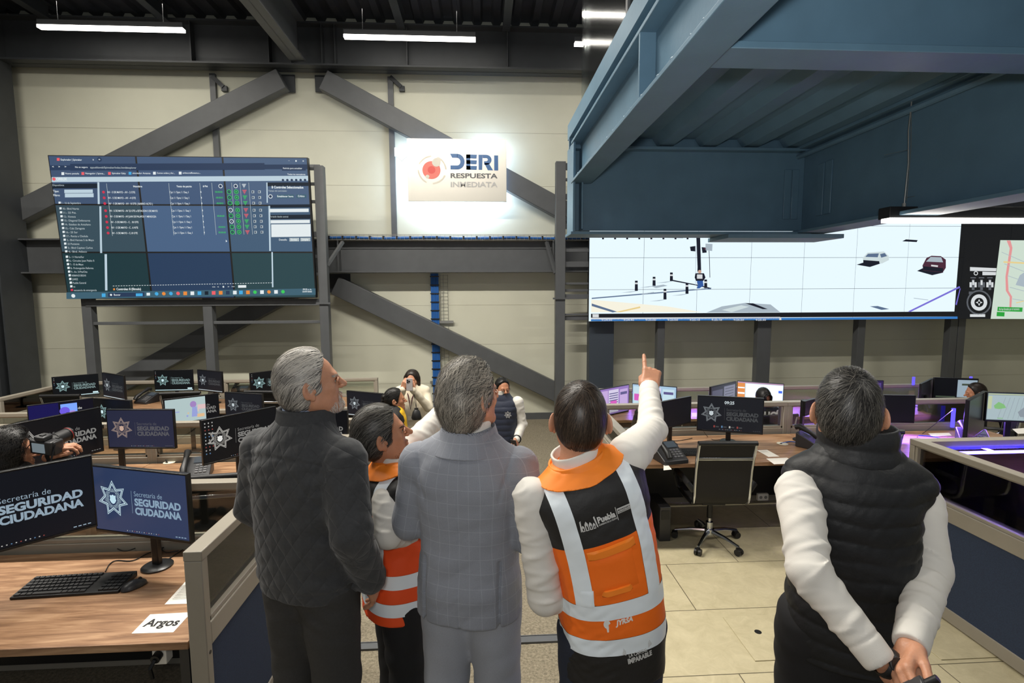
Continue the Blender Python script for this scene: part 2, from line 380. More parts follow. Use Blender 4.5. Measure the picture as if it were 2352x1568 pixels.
# ------------------------------------------------------------------ blue cable runs
t = thing('cable_tray', 'wire tray of blue cables lying on the wall beam', 'cable tray', (-0.5,9.98,3.16))
x0 = at(745,548,Y=9.98).x; x1 = at(1352,548,Y=9.98).x; zc = at(1000,548,Y=9.98).z+.012
m = MB()
for j in range(3): m.tube([(x0+(x1-x0)*i/10, 9.95+0.04*j, zc+0.012*math.sin(i*2+j)) for i in range(11)], 0.022, 8)
m.build('cables', M_BLUECAB, t)
for i in range(20): x = x0+0.1+i*(x1-x0)/20; MB().box(x-0.014,x+0.014,9.92,10.06,zc-0.032,zc+0.032).build('cable_tie', M_BLACK, t)
m = MB()
for z in (zc-0.045, zc+0.055): m.cyl((x0,9.9,z),(x1,9.9,z),0.005,6).cyl((x0,10.1,z),(x1,10.1,z),0.005,6)
for i in range(60): x = x0+i*(x1-x0)/60; m.cyl((x,9.9,zc-0.045),(x,9.9,zc+0.055),0.003,5).cyl((x,9.9,zc-0.045),(x,10.1,zc-0.045),0.003,5)
for px in (1000,1072,1108): x = at(px,555,Y=9.9).x; m.bar((x,9.9,zc-0.04),(x,10.1,zc-0.035),0.03,0.012)
m.build('tray', M_GALV, t)
t = thing('cable_drop', 'vertical bundle of blue cables tied to the back wall', 'cables', (at(1000,900,Y=10.3).x,10.3,ZB))
xa = at(990,700,Y=10.3).x; xb = at(1008,700,Y=10.3).x
m = MB()
for j in range(5): x = xa+(xb-xa)*(j+0.5)/5; m.tube([(x,10.31,2.52),(x+0.005,10.31,1.0),(x+0.01,10.31,ZB+0.05)], 0.017, 8)
m.build('cables', M_BLUECAB, t)
for i in range(17): z = 2.45-i*0.165; MB().box(xa-0.01,xb+0.01,10.28,10.335,z,z+0.022).build('cable_tie', M_BLACK, t)
xd = at(1029,700,Y=10.3).x
m = MB()
for x in (xb+0.03,(xb+xd)/2,xd): m.cyl((x,10.33,2.5),(x,10.33,ZB+0.05),0.004,5)
for i in range(40): z = 2.48-i*0.07; m.cyl((xb+0.03,10.33,z),(xd,10.33,z),0.003,5).cyl((xd,10.33,z),(xd,10.39,z),0.003,5)
for z in (1.55,0.35): m.box(xa-0.05,xd+0.1,10.32,10.36,z,z+0.05)
m.build('ladder', M_GALV, t)

# ------------------------------------------------------------------ mezzanine overhead
g = thing('mezzanine_beam', 'slate beam facing the room under the glass balustrade, above the right video wall', 'beam', (1.8,4.5,2.68), 0, 'mezzanine beams')
m = MB().box(0.76,2.80,4.5,4.52,2.70,3.38).box(0.74,2.80,4.36,4.66,2.655,2.68).box(0.78,2.8,4.42,4.6,3.36,3.385); m.build('beam', M_SLATE, g, 30, 0.003)
MB().box(0.755,0.775,4.36,4.66,2.68,3.40).build('end_plate', M_SLATE, g, 30, 0.003)
MB().box(0.83,0.845,4.38,4.5,2.70,3.36).build('stiffener', M_SLATE, g, 30, 0.003)
MB().box(2.62,2.68,4.488,4.5,2.80,3.22).box(2.69,2.75,4.488,4.5,2.80,3.22).build('splice_plate', M_SLATE, g, 30, 0.003)
MB().box(2.05,3.05,4.30,4.70,2.62,2.655).build('cover_plate', M_SLATE, g, 30, 0.003)
g = thing('mezzanine_beam', 'slate edge beam carrying the glass balustrade toward the camera', 'beam', (0.83,2.0,3.1), 0, 'mezzanine beams')
MB().ibeam((0.835,-1.5,3.25),(0.835,4.44,3.25),0.34,0.17,0.014,0.022).build('beam', M_SLATE, g, 30, 0.003)
for y in (1.15,2.55): MB().box(0.752,0.83,y-0.01,y+0.01,3.1,3.4).build('stiffener', M_SLATE, g, 30)
m = MB()
for k in range(26): y = -0.2+k*0.18+random.uniform(-.05,.05); m.ball((0.755,y,3.102),(0.006,0.02*random.uniform(.4,1.2),0.006),8)
m.build('weld_seam', M_SLATE, g)
g = thing('mezzanine_beam', 'slate cross beam nearest the camera at the top right', 'beam', (1.9,2.0,3.1), 0, 'mezzanine beams')
MB().ibeam((0.93,2.09,3.245),(2.79,2.09,3.245),0.30,0.18,0.014,0.028).build('beam', M_SLATE, g, 30, 0.003)
g = thing('mezzanine_beam', 'deep slate side beam behind the hanging lamp on the right', 'beam', (2.8,3.0,2.68), 0, 'mezzanine beams')
m = MB().box(2.80,2.82,-1,4.6,2.70,3.40).box(2.68,2.94,-1,4.6,2.665,2.69).box(2.70,2.92,-1,4.6,3.375,3.40); m.build('beam', M_SLATE, g, 30, 0.003)
MB().box(2.788,2.80,4.12,4.20,2.80,3.22).box(2.788,2.80,4.22,4.30,2.80,3.22).build('splice_plate', M_SLATE, g, 30, 0.003)
MB().tube([(2.74,-1,3.33),(2.74,4.5,3.33)],0.022,8).build('pipe', M_SLATE, g)
m = MB(); prof = []; x = 0.93
while x < 2.8:
    prof += [(x,3.47),(x+0.15,3.47),(x+0.20,3.40),(x+0.32,3.40),(x+0.37,3.47)]; x += 0.37
n = len(prof); m.add([(a,y,z) for y in (-1.2,4.5) for a,z in prof], [(i,i+1,n+i+1,n+i) for i in range(n-1)])
m.box(0.75,2.95,-1.2,4.62,3.475,3.6).box(0.75,2.95,4.53,4.56,3.39,3.48)
tag(m.build('mezzanine_deck', M_SLATE, None, 0), 'ribbed steel deck of the mezzanine seen from below', 'deck')
M_BAL = glass_mat('smoked balustrade glass', (0.80,0.84,0.84), 0.0, 0.10)
g = thing('glass_balustrade', 'glass balustrade panels standing on the mezzanine edge', 'balustrade', (0.84,3,3.45))
for y0, y1 in ((4.45,3.05),(3.03,1.6),(1.58,0.2)): MB().box(0.835,0.847,y1,y0,3.605,5.2).build('glass_panel', M_BAL, g, 0)
for y in (3.04,1.59): MB().box(0.82,0.86,y-0.02,y+0.02,3.605,4.6).build('post', M_STEEL, g, 0)
# lamp hung under the mezzanine
t = thing('hanging_lamp', 'black linear lamp hanging from the mezzanine on the right', 'lamp', (3.4,3.3,2.63))
x0 = at(2035,500,Y=3.3).x; MB().box(x0,x0+2.2,3.27,3.37,2.645,2.72).build('housing', M_BLACK, t, 30, 0.003)
MB().box(x0,x0+2.2,3.262,3.34,2.622,2.648).build('diffuser', M_TUBE, t)
xw = at(2088,300,Y=3.3).x
MB().tube([(xw,3.3,2.72),(xw+0.01,3.3,3.0),(xw-0.004,3.3,3.2),(xw+0.005,3.3,3.40)],0.004,6).tube([(xw+0.015,3.3,2.76),(xw+0.02,3.3,3.1),(xw,3.3,3.40)],0.002,5).tube([(xw,3.3,3.08),(xw-0.17,3.28,3.04)],0.0015,5).tube([(xw,3.3,2.78),(xw+0.2,3.3,2.81)],0.0015,5).cyl((xw,3.3,2.72),(xw,3.3,2.745),0.012,10).build('wire', M_GALV, t)
MB().cyl((x0+2.0,3.3,2.7),(x0+2.0,3.3,3.3),0.004,6).build('wire', M_GALV, t)
# ------------------------------------------------------------------ office materials
def wood_mat():
    m = mat('walnut laminate', S(168,130,98), 0.42); nt = m.node_tree; L = nt.links.new; b = nt.nodes['Principled BSDF']
    tc = nt.nodes.new('ShaderNodeTexCoord'); mp = nt.nodes.new('ShaderNodeMapping'); mp.inputs['Scale'].default_value = (0.9, 9.0, 9.0); L(tc.outputs['Object'], mp.inputs[0])
    n1 = nt.nodes.new('ShaderNodeTexNoise'); n1.inputs['Scale'].default_value = 3.2; n1.inputs['Detail'].default_value = 7; n1.inputs['Distortion'].default_value = 0.55; n1.inputs['Roughness'].default_value = 0.62; L(mp.outputs[0], n1.inputs['Vector'])
    r = nt.nodes.new('ShaderNodeValToRGB'); e = r.color_ramp.elements
    e[0].position = 0.32; e[0].color = (*S(112,80,56), 1); e[1].position = 0.70; e[1].color = (*S(182,146,112), 1)
    k = r.color_ramp.elements.new(0.5); k.color = (*S(148,112,82), 1)
    L(n1.outputs['Fac'], r.inputs[0]); L(r.outputs[0], b.inputs['Base Color'])
    return m
M_WOOD = wood_mat()
M_FRAME = mat('taupe aluminium profile', S(148,141,128), 0.4, noise=0.03, nscale=8)
M_FABRIC = mat('navy panel fabric', S(44,56,78), 0.95, noise=0.25, nscale=260, bump=0.3, bscale=500)
M_PANE = glass_mat('partition glass', (0.80,0.82,0.78), 0.03, 0.03)
M_GRAPH = mat('graphite plastic', S(48,48,50), 0.4)
M_CHROME = mat('chrome', S(200,204,210), 0.16, metal=1.0)
M_MESH = mat('black chair mesh', S(34,32,30), 0.8, noise=0.2, nscale=300)
M_PAPER = mat('white paper', S(236,232,222), 0.8)
M_INK = mat('printed ink', S(30,30,32), 0.8)
M_GREYINK = mat('grey print', S(150,148,140), 0.8)
M_IVORY = mat('ivory plastic', S(214,208,188), 0.5)
M_KEY = mat('matte key plastic', S(36,36,37), 0.6)
M_BLUEWIRE = mat('blue patch cable', S(52,86,160), 0.5)

def desk(x0, x1, y0, y1, z, zf, label):
    t = thing('desk', label, 'desk', ((x0+x1)/2, (y0+y1)/2, zf), 0, 'walnut desks')
    MB().box(x0+0.003,x1-0.003,y0,y1,z-0.035,z).build('desktop', M_WOOD, t, 30, 0.003)
    MB().box(x0+0.05,x1-0.05,y1-0.07,y1-0.05,zf+0.12,z-0.036).build('modesty_panel', M_BLACK, t, 0)
    for x in (x0+0.06, x1-0.1):
        MB().box(x,x+0.04,y0+0.1,y0+0.16,zf,z-0.036).box(x,x+0.04,y1-0.18,y1-0.12,zf,z-0.036).box(x,x+0.04,y0+0.1,y1-0.12,z-0.08,z-0.036).build('leg', M_GRAPH, t, 0)
    return t
def partition(a, b, zf, zt, zg, label, zf0=None):
    """framed office screen from a to b (xy): glass from zg to zt, fabric below"""
    a = Vector((*a, 0)); b = Vector((*b, 0)); L = (b-a).length; ang = math.atan2(b.y-a.y, b.x-a.x)
    t = thing('office_partition', label, 'partition', (a.x, a.y, zf), ang, 'glazed office partitions'); H = zt-zf; g = zg-zf
    bl = lambda mb, n, mt, bev=0.004: mb.build(n, mt, t, 30, bev, world=False)
    bl(MB().box(0,L,-0.038,0.038,H-0.042,H).box(0.04,L-0.04,-0.026,0.026,H-0.052,H-0.042), 'top_rail', M_FRAME)
    bl(MB().box(0,0.042,-0.036,0.036,0.02,H-0.042), 'post', M_FRAME); bl(MB().box(L-0.042,L,-0.036,0.036,0.02,H-0.042), 'post', M_FRAME)
    bl(MB().box(0.042,0.062,-0.028,0.028,g,H-0.05).box(L-0.062,L-0.042,-0.028,0.028,g,H-0.05).box(0.042,L-0.042,-0.028,0.028,g,g+0.022), 'glazing_frame', M_FRAME, 0.003)
    bl(MB().box(0.062,L-0.062,-0.004,0.004,g+0.022,H-0.052), 'glass_pane', M_PANE, 0)
    bl(MB().box(0.042,L-0.042,-0.035,0.035,g-0.10,g), 'middle_rail', M_FRAME)
    bl(MB().box(0.042,L-0.042,-0.028,0.028,0.1,g-0.10), 'fabric_panel', M_FABRIC, 0)
    bl(MB().box(0.042,L-0.042,-0.035,0.035,0.015,0.10), 'bottom_rail', M_FRAME)
    m = MB()
    for k in range(14): m.box(-0.001,0.002,-0.006,0.006,0.15+k*(H-0.3)/14,0.15+k*(H-0.3)/14+0.018)
    bl(MB().cyl((0.022,-0.0375,g-0.12),(0.022,-0.0355,g-0.12),0.008,10).cyl((0.022,0.0355,g-0.12),(0.022,0.0375,g-0.12),0.008,10), 'slot', M_BLACK, 0)
    return t
# ---- left rows
desk(-3.25,-1.25,2.14,2.96,0.73,0,'walnut desk in the left foreground holding the black keyboard')
desk(-4.9,-3.05,4.05,4.83,0.63,-0.1,'walnut desk behind the two large left foreground monitors, left one')
desk(-3.05,-1.25,4.05,4.83,0.63,-0.1,'walnut desk with the large grey telephone, behind the left foreground desk')
desk(-6.3,-4.0,5.4,6.14,0.43,-0.3,'walnut desk under the blue lit monitor in the third left row')
desk(-4.0,-1.25,5.4,6.14,0.43,-0.3,'walnut desk under the white lit monitor in the third left row')
desk(-6.2,-4.9,7.4,8.15,0.55,-0.18,'leftmost walnut desk of the rear left row')
desk(-4.9,-3.4,7.4,8.15,0.55,-0.18,'middle walnut desk of the rear left row')
desk(-3.4,-1.7,7.4,8.15,0.55,-0.18,'rightmost walnut desk of the rear left row')
partition((-1.2,2.12),(-1.2,3.0),0,1.135,0.80,'glazed partition with navy fabric beside the paper reading Argos')
partition((-3.3,3.02),(-1.2,3.02),0,1.11,0.77,'glazed partition behind the left foreground monitors')
partition((-1.2,4.05),(-1.2,4.88),-0.1,0.95,0.70,'partition end beside the grey telephone desk')
partition((-4.9,4.9),(-3.05,4.9),-0.1,1.0,0.68,'partition behind the second left row, left half')
partition((-3.05,4.9),(-1.2,4.9),-0.1,1.0,0.68,'partition behind the second left row, right half')
partition((-1.2,5.5),(-1.2,6.2),-0.3,0.82,0.5,'partition end of the third left row, beside the aisle')
partition((-6.3,6.2),(-4.0,6.2),-0.3,0.82,0.5,'partition behind the blue lit monitor')
partition((-4.0,6.2),(-1.2,6.2),-0.3,0.82,0.5,'partition behind the white lit monitor')
partition((-6.26,7.0),(-6.26,8.2),-0.18,0.835,0.57,'glazed partition end at the far left of the rear row')
partition((-6.26,8.22),(-4.0,8.22),-0.18,0.835,0.57,'rear glazed partition under the left video wall, left half')
partition((-4.0,8.22),(-1.65,8.22),-0.18,0.835,0.57,'rear glazed partition under the left video wall, right half')
# ---- right rows
desk(1.245,3.1,4.2,5.03,0.73,0,'walnut desk behind the chrome framed mesh chair on the right')
desk(3.1,5.2,4.2,5.03,0.73,0,'walnut desk washed in purple light behind the man in the puffer vest')
desk(1.5,3.2,6.55,7.3,0.51,ZR,'rear right walnut desk under the pink lit monitor')
desk(3.2,4.9,6.55,7.3,0.51,ZR,'rear right walnut desk before the seated police officer')
desk(4.9,7.4,6.55,7.3,0.51,ZR,'rear right walnut desk under the blue lamps')
desk(3.15,5.4,2.3,3.4,0.73,0,'walnut desk behind the near right partition, lit purple')
partition((1.2,4.2),(1.2,5.1),0,0.98,0.76,'glazed partition end beside the aisle, near the raised arm')
partition((1.2,5.1),(3.1,5.1),0,1.05,0.78,'partition behind the right desk monitors, left half')
partition((3.1,5.1),(5.2,5.1),0,1.05,0.78,'partition behind the right desk monitors, right half')
partition((1.45,7.36),(4.0,7.36),ZR,0.77,0.54,'rear right partition under the video wall, left half')
partition((4.0,7.36),(7.5,7.36),ZR,0.77,0.54,'rear right partition under the video wall, right half')
partition((3.07,3.47),(3.07,1.25),0,1.135,0.77,'near right glazed partition with navy fabric beside the puffer vest man')
partition((3.12,3.47),(5.4,3.47),0,1.12,0.79,'near right glazed partition running along the purple desk')

# ------------------------------------------------------------------ monitors
def star_pts(n, r0, r1, cx, cy, a0=PI/2): return [(cx+(r0 if i%2==0 else r1)*math.cos(a0+PI*i/n), cy+(r0 if i%2==0 else r1)*math.sin(a0+PI*i/n)) for i in range(2*n)]
def ring(mb, n, ro, ri, k, cx, cy, z, m):
    A = star_pts(n, ro, ro*k, cx, cy); B = star_pts(n, ri, ri*k, cx, cy); c = len(A)
    mb.add([(x,y,z) for x,y in A+B], [(i,(i+1)%c,c+(i+1)%c,c+i) for i in range(c)], m)
def seven_star(mb, cx, cy, r, z, m, mdark, mshield):
    ring(mb, 7, r, r*0.93, 0.6, cx, cy, z, m); ring(mb, 7, r*0.86, r*0.76, 0.6, cx, cy, z, m)
    for k in range(42):
        a = 2*PI*k/42; r0 = r*0.28; r1 = r*(0.40 + 0.16*abs(math.cos(3.5*(a-PI/2))))
        mb.poly([(cx+r0*math.cos(a-.03),cy+r0*math.sin(a-.03),z),(cx+r1*math.cos(a-.02),cy+r1*math.sin(a-.02),z),(cx+r1*math.cos(a+.02),cy+r1*math.sin(a+.02),z),(cx+r0*math.cos(a+.03),cy+r0*math.sin(a+.03),z)], m)
    sh = [(-.24,.24),(-.12,.20),(0,.27),(.12,.20),(.24,.24),(.22,.02),(.26,-.1),(.14,-.27),(0,-.34),(-.14,-.27),(-.26,-.1),(-.22,.02)]
    mb.poly([(cx+x*r*1.12,cy+y*r*1.12,z+.0004) for x,y in sh], mdark)
    mb.poly([(cx+x*r*.84,cy+y*r*.84,z+.0008) for x,y in sh], mshield)
    mb.poly([(cx-.2*r,cy+.24*r,z+.001),(cx+.2*r,cy+.24*r,z+.001),(cx+.16*r,cy+.36*r,z+.001),(cx-.16*r,cy+.36*r,z+.001)], mdark)
def rect(mb, x0, x1, y0, y1, z, m): mb.poly([(x0,y0,z),(x1,y0,z),(x1,y1,z),(x0,y1,z)], m)
def art_base():
    mb = MB(); rect(mb, -.5, .5, -.28125, .28125, 0, 0); return mb
def art_police(icons=0, taskbar=False, clock=False, note=False):
    mb = art_base(); Z = .0006
    seven_star(mb, -.29, .01, .165, Z, 2, 0, 3)
    rect(mb, -.085, -.082, -.1, .1, Z, 1)
    put_text(mb, 'Secretaría de', -.055, .055, h=.045, w=.30, z=Z, bold=-.004, m=1)
    put_text(mb, 'SEGURIDAD', -.055, -.025, h=.062, w=.49, z=Z, bold=.045, m=1)
    put_text(mb, 'CIUDADANA', -.055, -.105, h=.062, w=.49, z=Z, bold=.045, m=1)
    for k in range(icons):
        x = -.475+.045*(k//10); y = .235-.045*(k%10); rect(mb, x, x+.014, y, y+.016, Z, (6,6,4,6,5)[k%5])
    for k in range(14): rect(mb, -.16+.026*k, -.152+.026*k, -.267, -.259, Z, (6,5,6,4,6)[k%5])
    for k in range(4): rect(mb, .36+.03*k, .38+.03*k, -.266, -.258, Z, 1)
    if taskbar: rect(mb, -.5, .5, -.28, -.262, Z*.5, 3)
    if note: rect(mb, .36, .48, -.25, -.21, Z*.8, 3)
    if clock:
        put_text(mb, '09:25', -.09, .17, h=.05, z=Z, bold=.03, m=3)
        rect(mb, -.08, .03, .145, .15, Z, 1)
        for k in range(4): rect(mb, -.25+.12*k, -.225+.12*k, -.235, -.2, Z, 4+k%3); rect(mb, -.215+.12*k, -.165+.12*k, -.23, -.21, Z, 1)
    return mb
ICON = [emis('icon red', S(170,80,76), .6), emis('icon blue', S(100,140,180), .7), emis('icon white', S(200,200,196), .7)]
PAL = {
 'grey':  [emis('screen black', S(9,11,15), 1), emis('text grey', S(128,127,124), 1), emis('emblem silver', S(182,180,174), 1), emis('shield white', S(222,222,218), 1)],
 'bluegrey': [emis('screen ink', S(9,13,22), 1), emis('text blue grey', S(141,160,175), 1), emis('emblem blue', S(170,195,205), 1), emis('shield blue', S(215,232,240), 1)],
 'navy':  [emis('screen navy haze', S(42,56,88), 1), emis('text steel blue', S(132,158,180), 1), emis('emblem ice', S(190,216,226), 1), emis('shield ice', S(190,222,236), 1)],  # haze of the oblique view is put into the navy backdrop colour
 'dusk':  [emis('screen dusk blue', S(37,40,62), 1), emis('text dusk', S(84,84,90), 1), emis('emblem rose', S(160,140,130), 1), emis('shield rose', S(196,164,146), 1)],
 'dim':   [emis('screen dim', S(22,24,30), 1), emis('text dim', S(66,68,70), 1), emis('emblem dim', S(126,132,136), 1), emis('shield dim', S(190,200,204), 1)],
 'teal':  [emis('screen deep', S(5,9,12), 1), emis('text teal', S(120,142,142), 1), emis('emblem teal', S(150,186,186), 1), emis('shield teal', S(205,235,240), 1)],
}
M_SHELL = mat('monitor shell', S(20,20,21), 0.35)
def screen_obj(mesh_mb, mats, parent, w):
    vs = [(x*w, -0.0165-z*w, y*w) for x,y,z in mesh_mb.v]
    q = MB(); q.v = vs; q.f = mesh_mb.f; q.m = mesh_mb.m
    return q.build('screen', mats, parent, 0, 0, world=False)
def monitor(tl, tr, Y, label, art, mats, zdesk, arm=None, pole=True, k=0.5625):
    c = at((tl[0]+tr[0])/2, (tl[1]+tr[1])/2, Y=Y); A = at(*tl, Z=c.z); B = at(*tr, Z=c.z); A.z = B.z = c.z
    w = (B-A).length; mid = (A+B)/2; rz = math.atan2(B.y-A.y, B.x-A.x); h = w*k+0.016; ws = w-0.014
    t = thing('monitor', label, 'monitor', (mid.x, mid.y, zdesk), rz, 'desk monitors')
    zc = mid.z-h/2-zdesk
    sh = MB().box(-w/2,w/2,-0.014,0.012,-h/2,h/2).add([(x,0.012,z) for x,z in ((-w*.32,-h*.3),(w*.32,-h*.3),(w*.32,h*.3),(-w*.32,h*.3))]+[(x,0.042,z) for x,z in ((-w*.22,-h*.22),(w*.22,-h*.22),(w*.22,h*.22),(-w*.22,h*.22))],[(0,1,5,4),(1,2,6,5),(2,3,7,6),(3,0,4,7),(4,5,6,7)])
    sh.box(-w/2,-w/2+.006,-.018,-.014,-h/2,h/2).box(w/2-.006,w/2,-.018,-.014,-h/2,h/2).box(-w/2,w/2,-.018,-.014,h/2-.006,h/2).box(-w/2,w/2,-.018,-.014,-h/2,-h/2+.013)
    so = sh.build('housing', M_SHELL, t, 30, 0.002, world=False); so.location = (0,0,zc)
    sc = screen_obj(art, mats, t, ws); sc.location = (0,0,zc+0.0035)
    ax, ay = 0.0, .055
    if arm is not None:
        d = Vector((arm[0]-mid.x, arm[1]-mid.y, 0)); d.rotate(Euler((0,0,-rz))); ax, ay = d.x, max(d.y, .07)
        MB().box(-.05,.05,.03,.055,zc-.05,zc+.05).bar((0,.06,zc),(ax*.5,ay+.03,zc),.025,.035).bar((ax*.5,ay+.03,zc),(ax,ay,zc),.025,.035).build('monitor_arm', M_SHELL, t, 30, 0.004, world=False)
        if not pole: return t
    MB().box(ax-.022,ax+.022,ay-.012,ay+.015,.012,zc+.06).box(-.04,.04,.02,.05,zc-.05,zc+.06).build('stand_neck', M_SHELL, t, 30, 0.004, world=False)
    MB().lathe((ax,ay,0),[(.075,0.0005),(.075,.008),(.066,.014),(.03,.018)],28).build('stand_base', M_SHELL, t, 30, 0, world=False)
    return t
AP = art_police(); AI = art_police(icons=6); AII = art_police(icons=28); AN = art_police(icons=5, taskbar=True, note=True); AT = art_police(taskbar=True); AC = art_police(clock=True)
def pm(p): return PAL[p]+ICON
# row one
monitor((-235,1126),(209,1043),2.50,'large black monitor with SEGURIDAD lettering cut by the left frame edge',AP,pm('bluegrey'),0.73,(-1.76,2.80),False)
monitor((215.5,1065),(433.7,1086.7),2.72,'large navy lit police emblem monitor on the round stand in the left foreground',AP,pm('navy'),0.73)
# row two
monitor((8,977),(228,934),4.25,'black police emblem monitor behind the photographer with the camera',AI,pm('grey'),0.63,(-3.13,4.58),False)
monitor((246,939),(400,939),4.5,'dusk blue police emblem monitor, square on, behind the navy lit one',AP,pm('dusk'),0.63,(-3.13,4.58))
monitor((459,965),(632,932),4.3,'black monitor with columns of desktop icons beside the dark quilted jacket',AII,pm('grey'),0.63)
monitor((655,938),(799,941),4.6,'black monitor mostly hidden behind the head of the man in the quilted jacket',AP,pm('grey'),0.63)
# row three
mb = art_base(); Z = .0006
rect(mb,-.5,-.05,-.28,.28,Z*.5,1); rect(mb,-.02,.24,-.05,.24,Z,2); mb.poly([(.04+.08*math.cos(a*.3),.1+.08*math.sin(a*.3),Z*2) for a in range(21)],3); rect(mb,.06,.12,.0,.06,Z*3,0); rect(mb,.12,.2,.05,.09,Z*3,4)
put_text(mb,'de',.25,.1,h=.05,z=Z,m=5); rect(mb,-.38,-.28,-.2,-.19,Z,5); rect(mb,-.38,-.26,-.17,-.16,Z,5); rect(mb,-.38,-.25,-.22,-.205,Z,6); mb.poly([(-.08+.016*math.cos(a*.35),-.12+.016*math.sin(a*.35),Z*2) for a in range(18)],7)
monitor((61,931),(214,912.6),5.75,'monitor lit deep blue with a small bright picture in the third left row',mb,[emis('screen night',S(8,8,24)),emis('violet panel',S(20,16,78),1),emis('sky picture',S(120,160,245),1.1),emis('violet ball',S(110,90,225),1),emis('lilac',S(170,140,220),1),PAL['grey'][3],emis('button blue',S(70,110,240),1),emis('amber dot',S(230,160,60),1)],0.43)
monitor((217,913.6),(302,918.6),5.95,'dark blue police emblem monitor right of the deep blue lit one',AP,pm('teal'),0.43)
mb = art_base(); rect(mb,-.49,.25,-.235,.27,Z*.5,1)
put_text(mb,'DAD',.27,-.03,h=.06,z=Z,bold=.04,m=5); put_text(mb,'ANA',.27,-.11,h=.06,z=Z,bold=.04,m=5); put_text(mb,'de',.27,.05,h=.05,z=Z,m=5)
mb.poly([(.02+.06*math.cos(a*.3),.12+.07*math.sin(a*.3),Z) for a in range(21)],2); mb.poly([(-.02,-.15,Z),(.1,-.15,Z),(.08,.06,Z),(.0,.07,Z)],3); rect(mb,.1,.25,-.05,.1,Z,4); rect(mb,.08,.22,-.17,-.1,Z,6); rect(mb,.12,.25,-.1,.0,Z*1.5,1); mb.poly([(-.1+.02*math.cos(a*.35),-.12+.02*math.sin(a*.35),Z*2) for a in range(18)],3); mb.poly([(-.08+.015*math.cos(a*.35),-.06+.015*math.sin(a*.35),Z*2) for a in range(18)],6); rect(mb,-.34,-.24,-.02,-.0,Z,3)
monitor((374,916.6),(501,902),5.8,'monitor lit pale white with pastel shapes in the third left row',mb,[PAL['grey'][0],emis('pale page',S(176,196,196),1.0),emis('plum ball',S(160,130,190),1),emis('periwinkle',S(150,160,215),1),emis('blush',S(220,190,190),1),PAL['grey'][1],emis('peach',S(225,185,140),1)],0.43)
monitor((518,899.4),(603.5,904),5.95,'dim police emblem monitor right of the pale white lit one',AP,pm('dim'),0.43)
monitor((798,896),(880,903),6.0,'police emblem monitor between the quilted jacket man and the woman in yellow',AT,pm('dim'),0.43)
# row four
monitor((118,865.5),(225.5,857),7.75,'leftmost bright police emblem monitor of the rear row',AN,pm('teal'),0.55)
monitor((236.5,854.6),(286,862),7.8,'dim angled monitor right of the leftmost rear one',AT,pm('dim'),0.55)
monitor((354,849.6),(442.7,848),7.8,'bright police emblem monitor in the middle of the rear row',AN,pm('teal'),0.55)
monitor((455,848),(510.7,853),7.8,'dim angled monitor right of the middle rear one',AT,pm('dim'),0.55)
monitor((572.7,856.3),(662,846),7.75,'bright rear row monitor next to the grey haired head',AN,pm('teal'),0.55)
# right, rear row
OFF_M = [emis('screen off', S(17,17,20), 1)]
def art_sheet():
    mb = art_base(); Z = .0006
    rect(mb,-.48,-.18,-.25,.24,Z,1); rect(mb,-.16,.16,-.25,.24,Z,2); rect(mb,.2,.46,-.22,.22,Z,1)
    for k in range(7): rect(mb,-.14,.14,.15-.05*k,.17-.05*k,Z*2,3)
    rect(mb,-.1,.1,-.12,.0,Z*3,4); rect(mb,-.46,-.3,-.1,.06,Z*3,4); rect(mb,.22,.44,.1,.16,Z*3,3)
    return mb
SHEET = [emis('violet page',S(150,120,190),1), emis('lilac page',S(196,170,220),1), emis('white page',S(214,206,232),1), emis('slate row',S(96,90,140),1), emis('magenta cell',S(214,96,190),1)]
SHEET2 = [emis('sky page',S(170,200,225),1), emis('sky page light',S(198,224,235),1), emis('white page',S(214,206,232),1), emis('slate row',S(96,90,140),1), emis('magenta cell',S(214,96,190),1)]
monitor((1370,895),(1443,882),6.85,'angled monitor with pink cells at the left end of the rear right row',art_sheet(),SHEET,0.51)
monitor((1453,880),(1555,888),6.95,'pale blue spreadsheet monitor behind the raised sleeve',art_sheet(),SHEET2,0.51)
mb = art_base(); rect(mb,-.46,-.05,-.2,.2,Z,1); rect(mb,.0,.46,-.25,.24,Z,2)
for k in range(6): rect(mb,.05,.4,.18-.06*k,.19-.06*k,Z*2,0)
monitor((1631,888),(1689,875),6.9,'angled dark document monitor left of the seated officer',mb,[emis('screen slate',S(40,42,56)),emis('slate page',S(82,84,104)),emis('grey page',S(120,122,142))],0.51)
mb = art_base(); rect(mb,-.5,-.33,-.28,.28,Z,1); rect(mb,-.31,.49,-.26,.24,Z,2); rect(mb,-.5,.5,.25,.28,Z*1.5,3); rect(mb,.4,.48,.06,.12,Z*2,4); rect(mb,-.49,-.34,.12,.15,Z*2,2); rect(mb,-.49,-.34,-.02,.02,Z*2,2)
monitor((1693.7,873.6),(1801,881),7.05,'bright white and orange monitor in front of the seated officer',mb,[emis('page blue white',S(196,222,240),1.2),emis('orange list',S(232,150,84),1),emis('page white',S(232,246,255),1.3),emis('toolbar pink',S(190,150,180),1),emis('button blue',S(70,110,240),1)],0.51)
mb = art_base(); rect(mb,-.45,.45,-.2,.22,Z,1); rect(mb,-.4,.0,.0,.16,Z*2,2); rect(mb,.05,.4,-.15,.16,Z*2,0)
PURP = [emis('screen plum',S(46,34,78)),emis('violet window',S(86,66,140)),emis('lilac window',S(176,166,205))]
monitor((1940,870),(2029,873),7.05,'purple lit monitor partly behind the right man\'s head',mb,PURP,0.51)
monitor((2114,881),(2141,868),6.95,'almost edge-on dark monitor in the rear right row',art_base(),OFF_M,0.51)
mb = art_base(); rect(mb,.04,.49,-.22,.25,Z,1); rect(mb,.14,.34,.1,.15,Z*2,2); rect(mb,-.45,.0,-.24,-.2,Z,2)
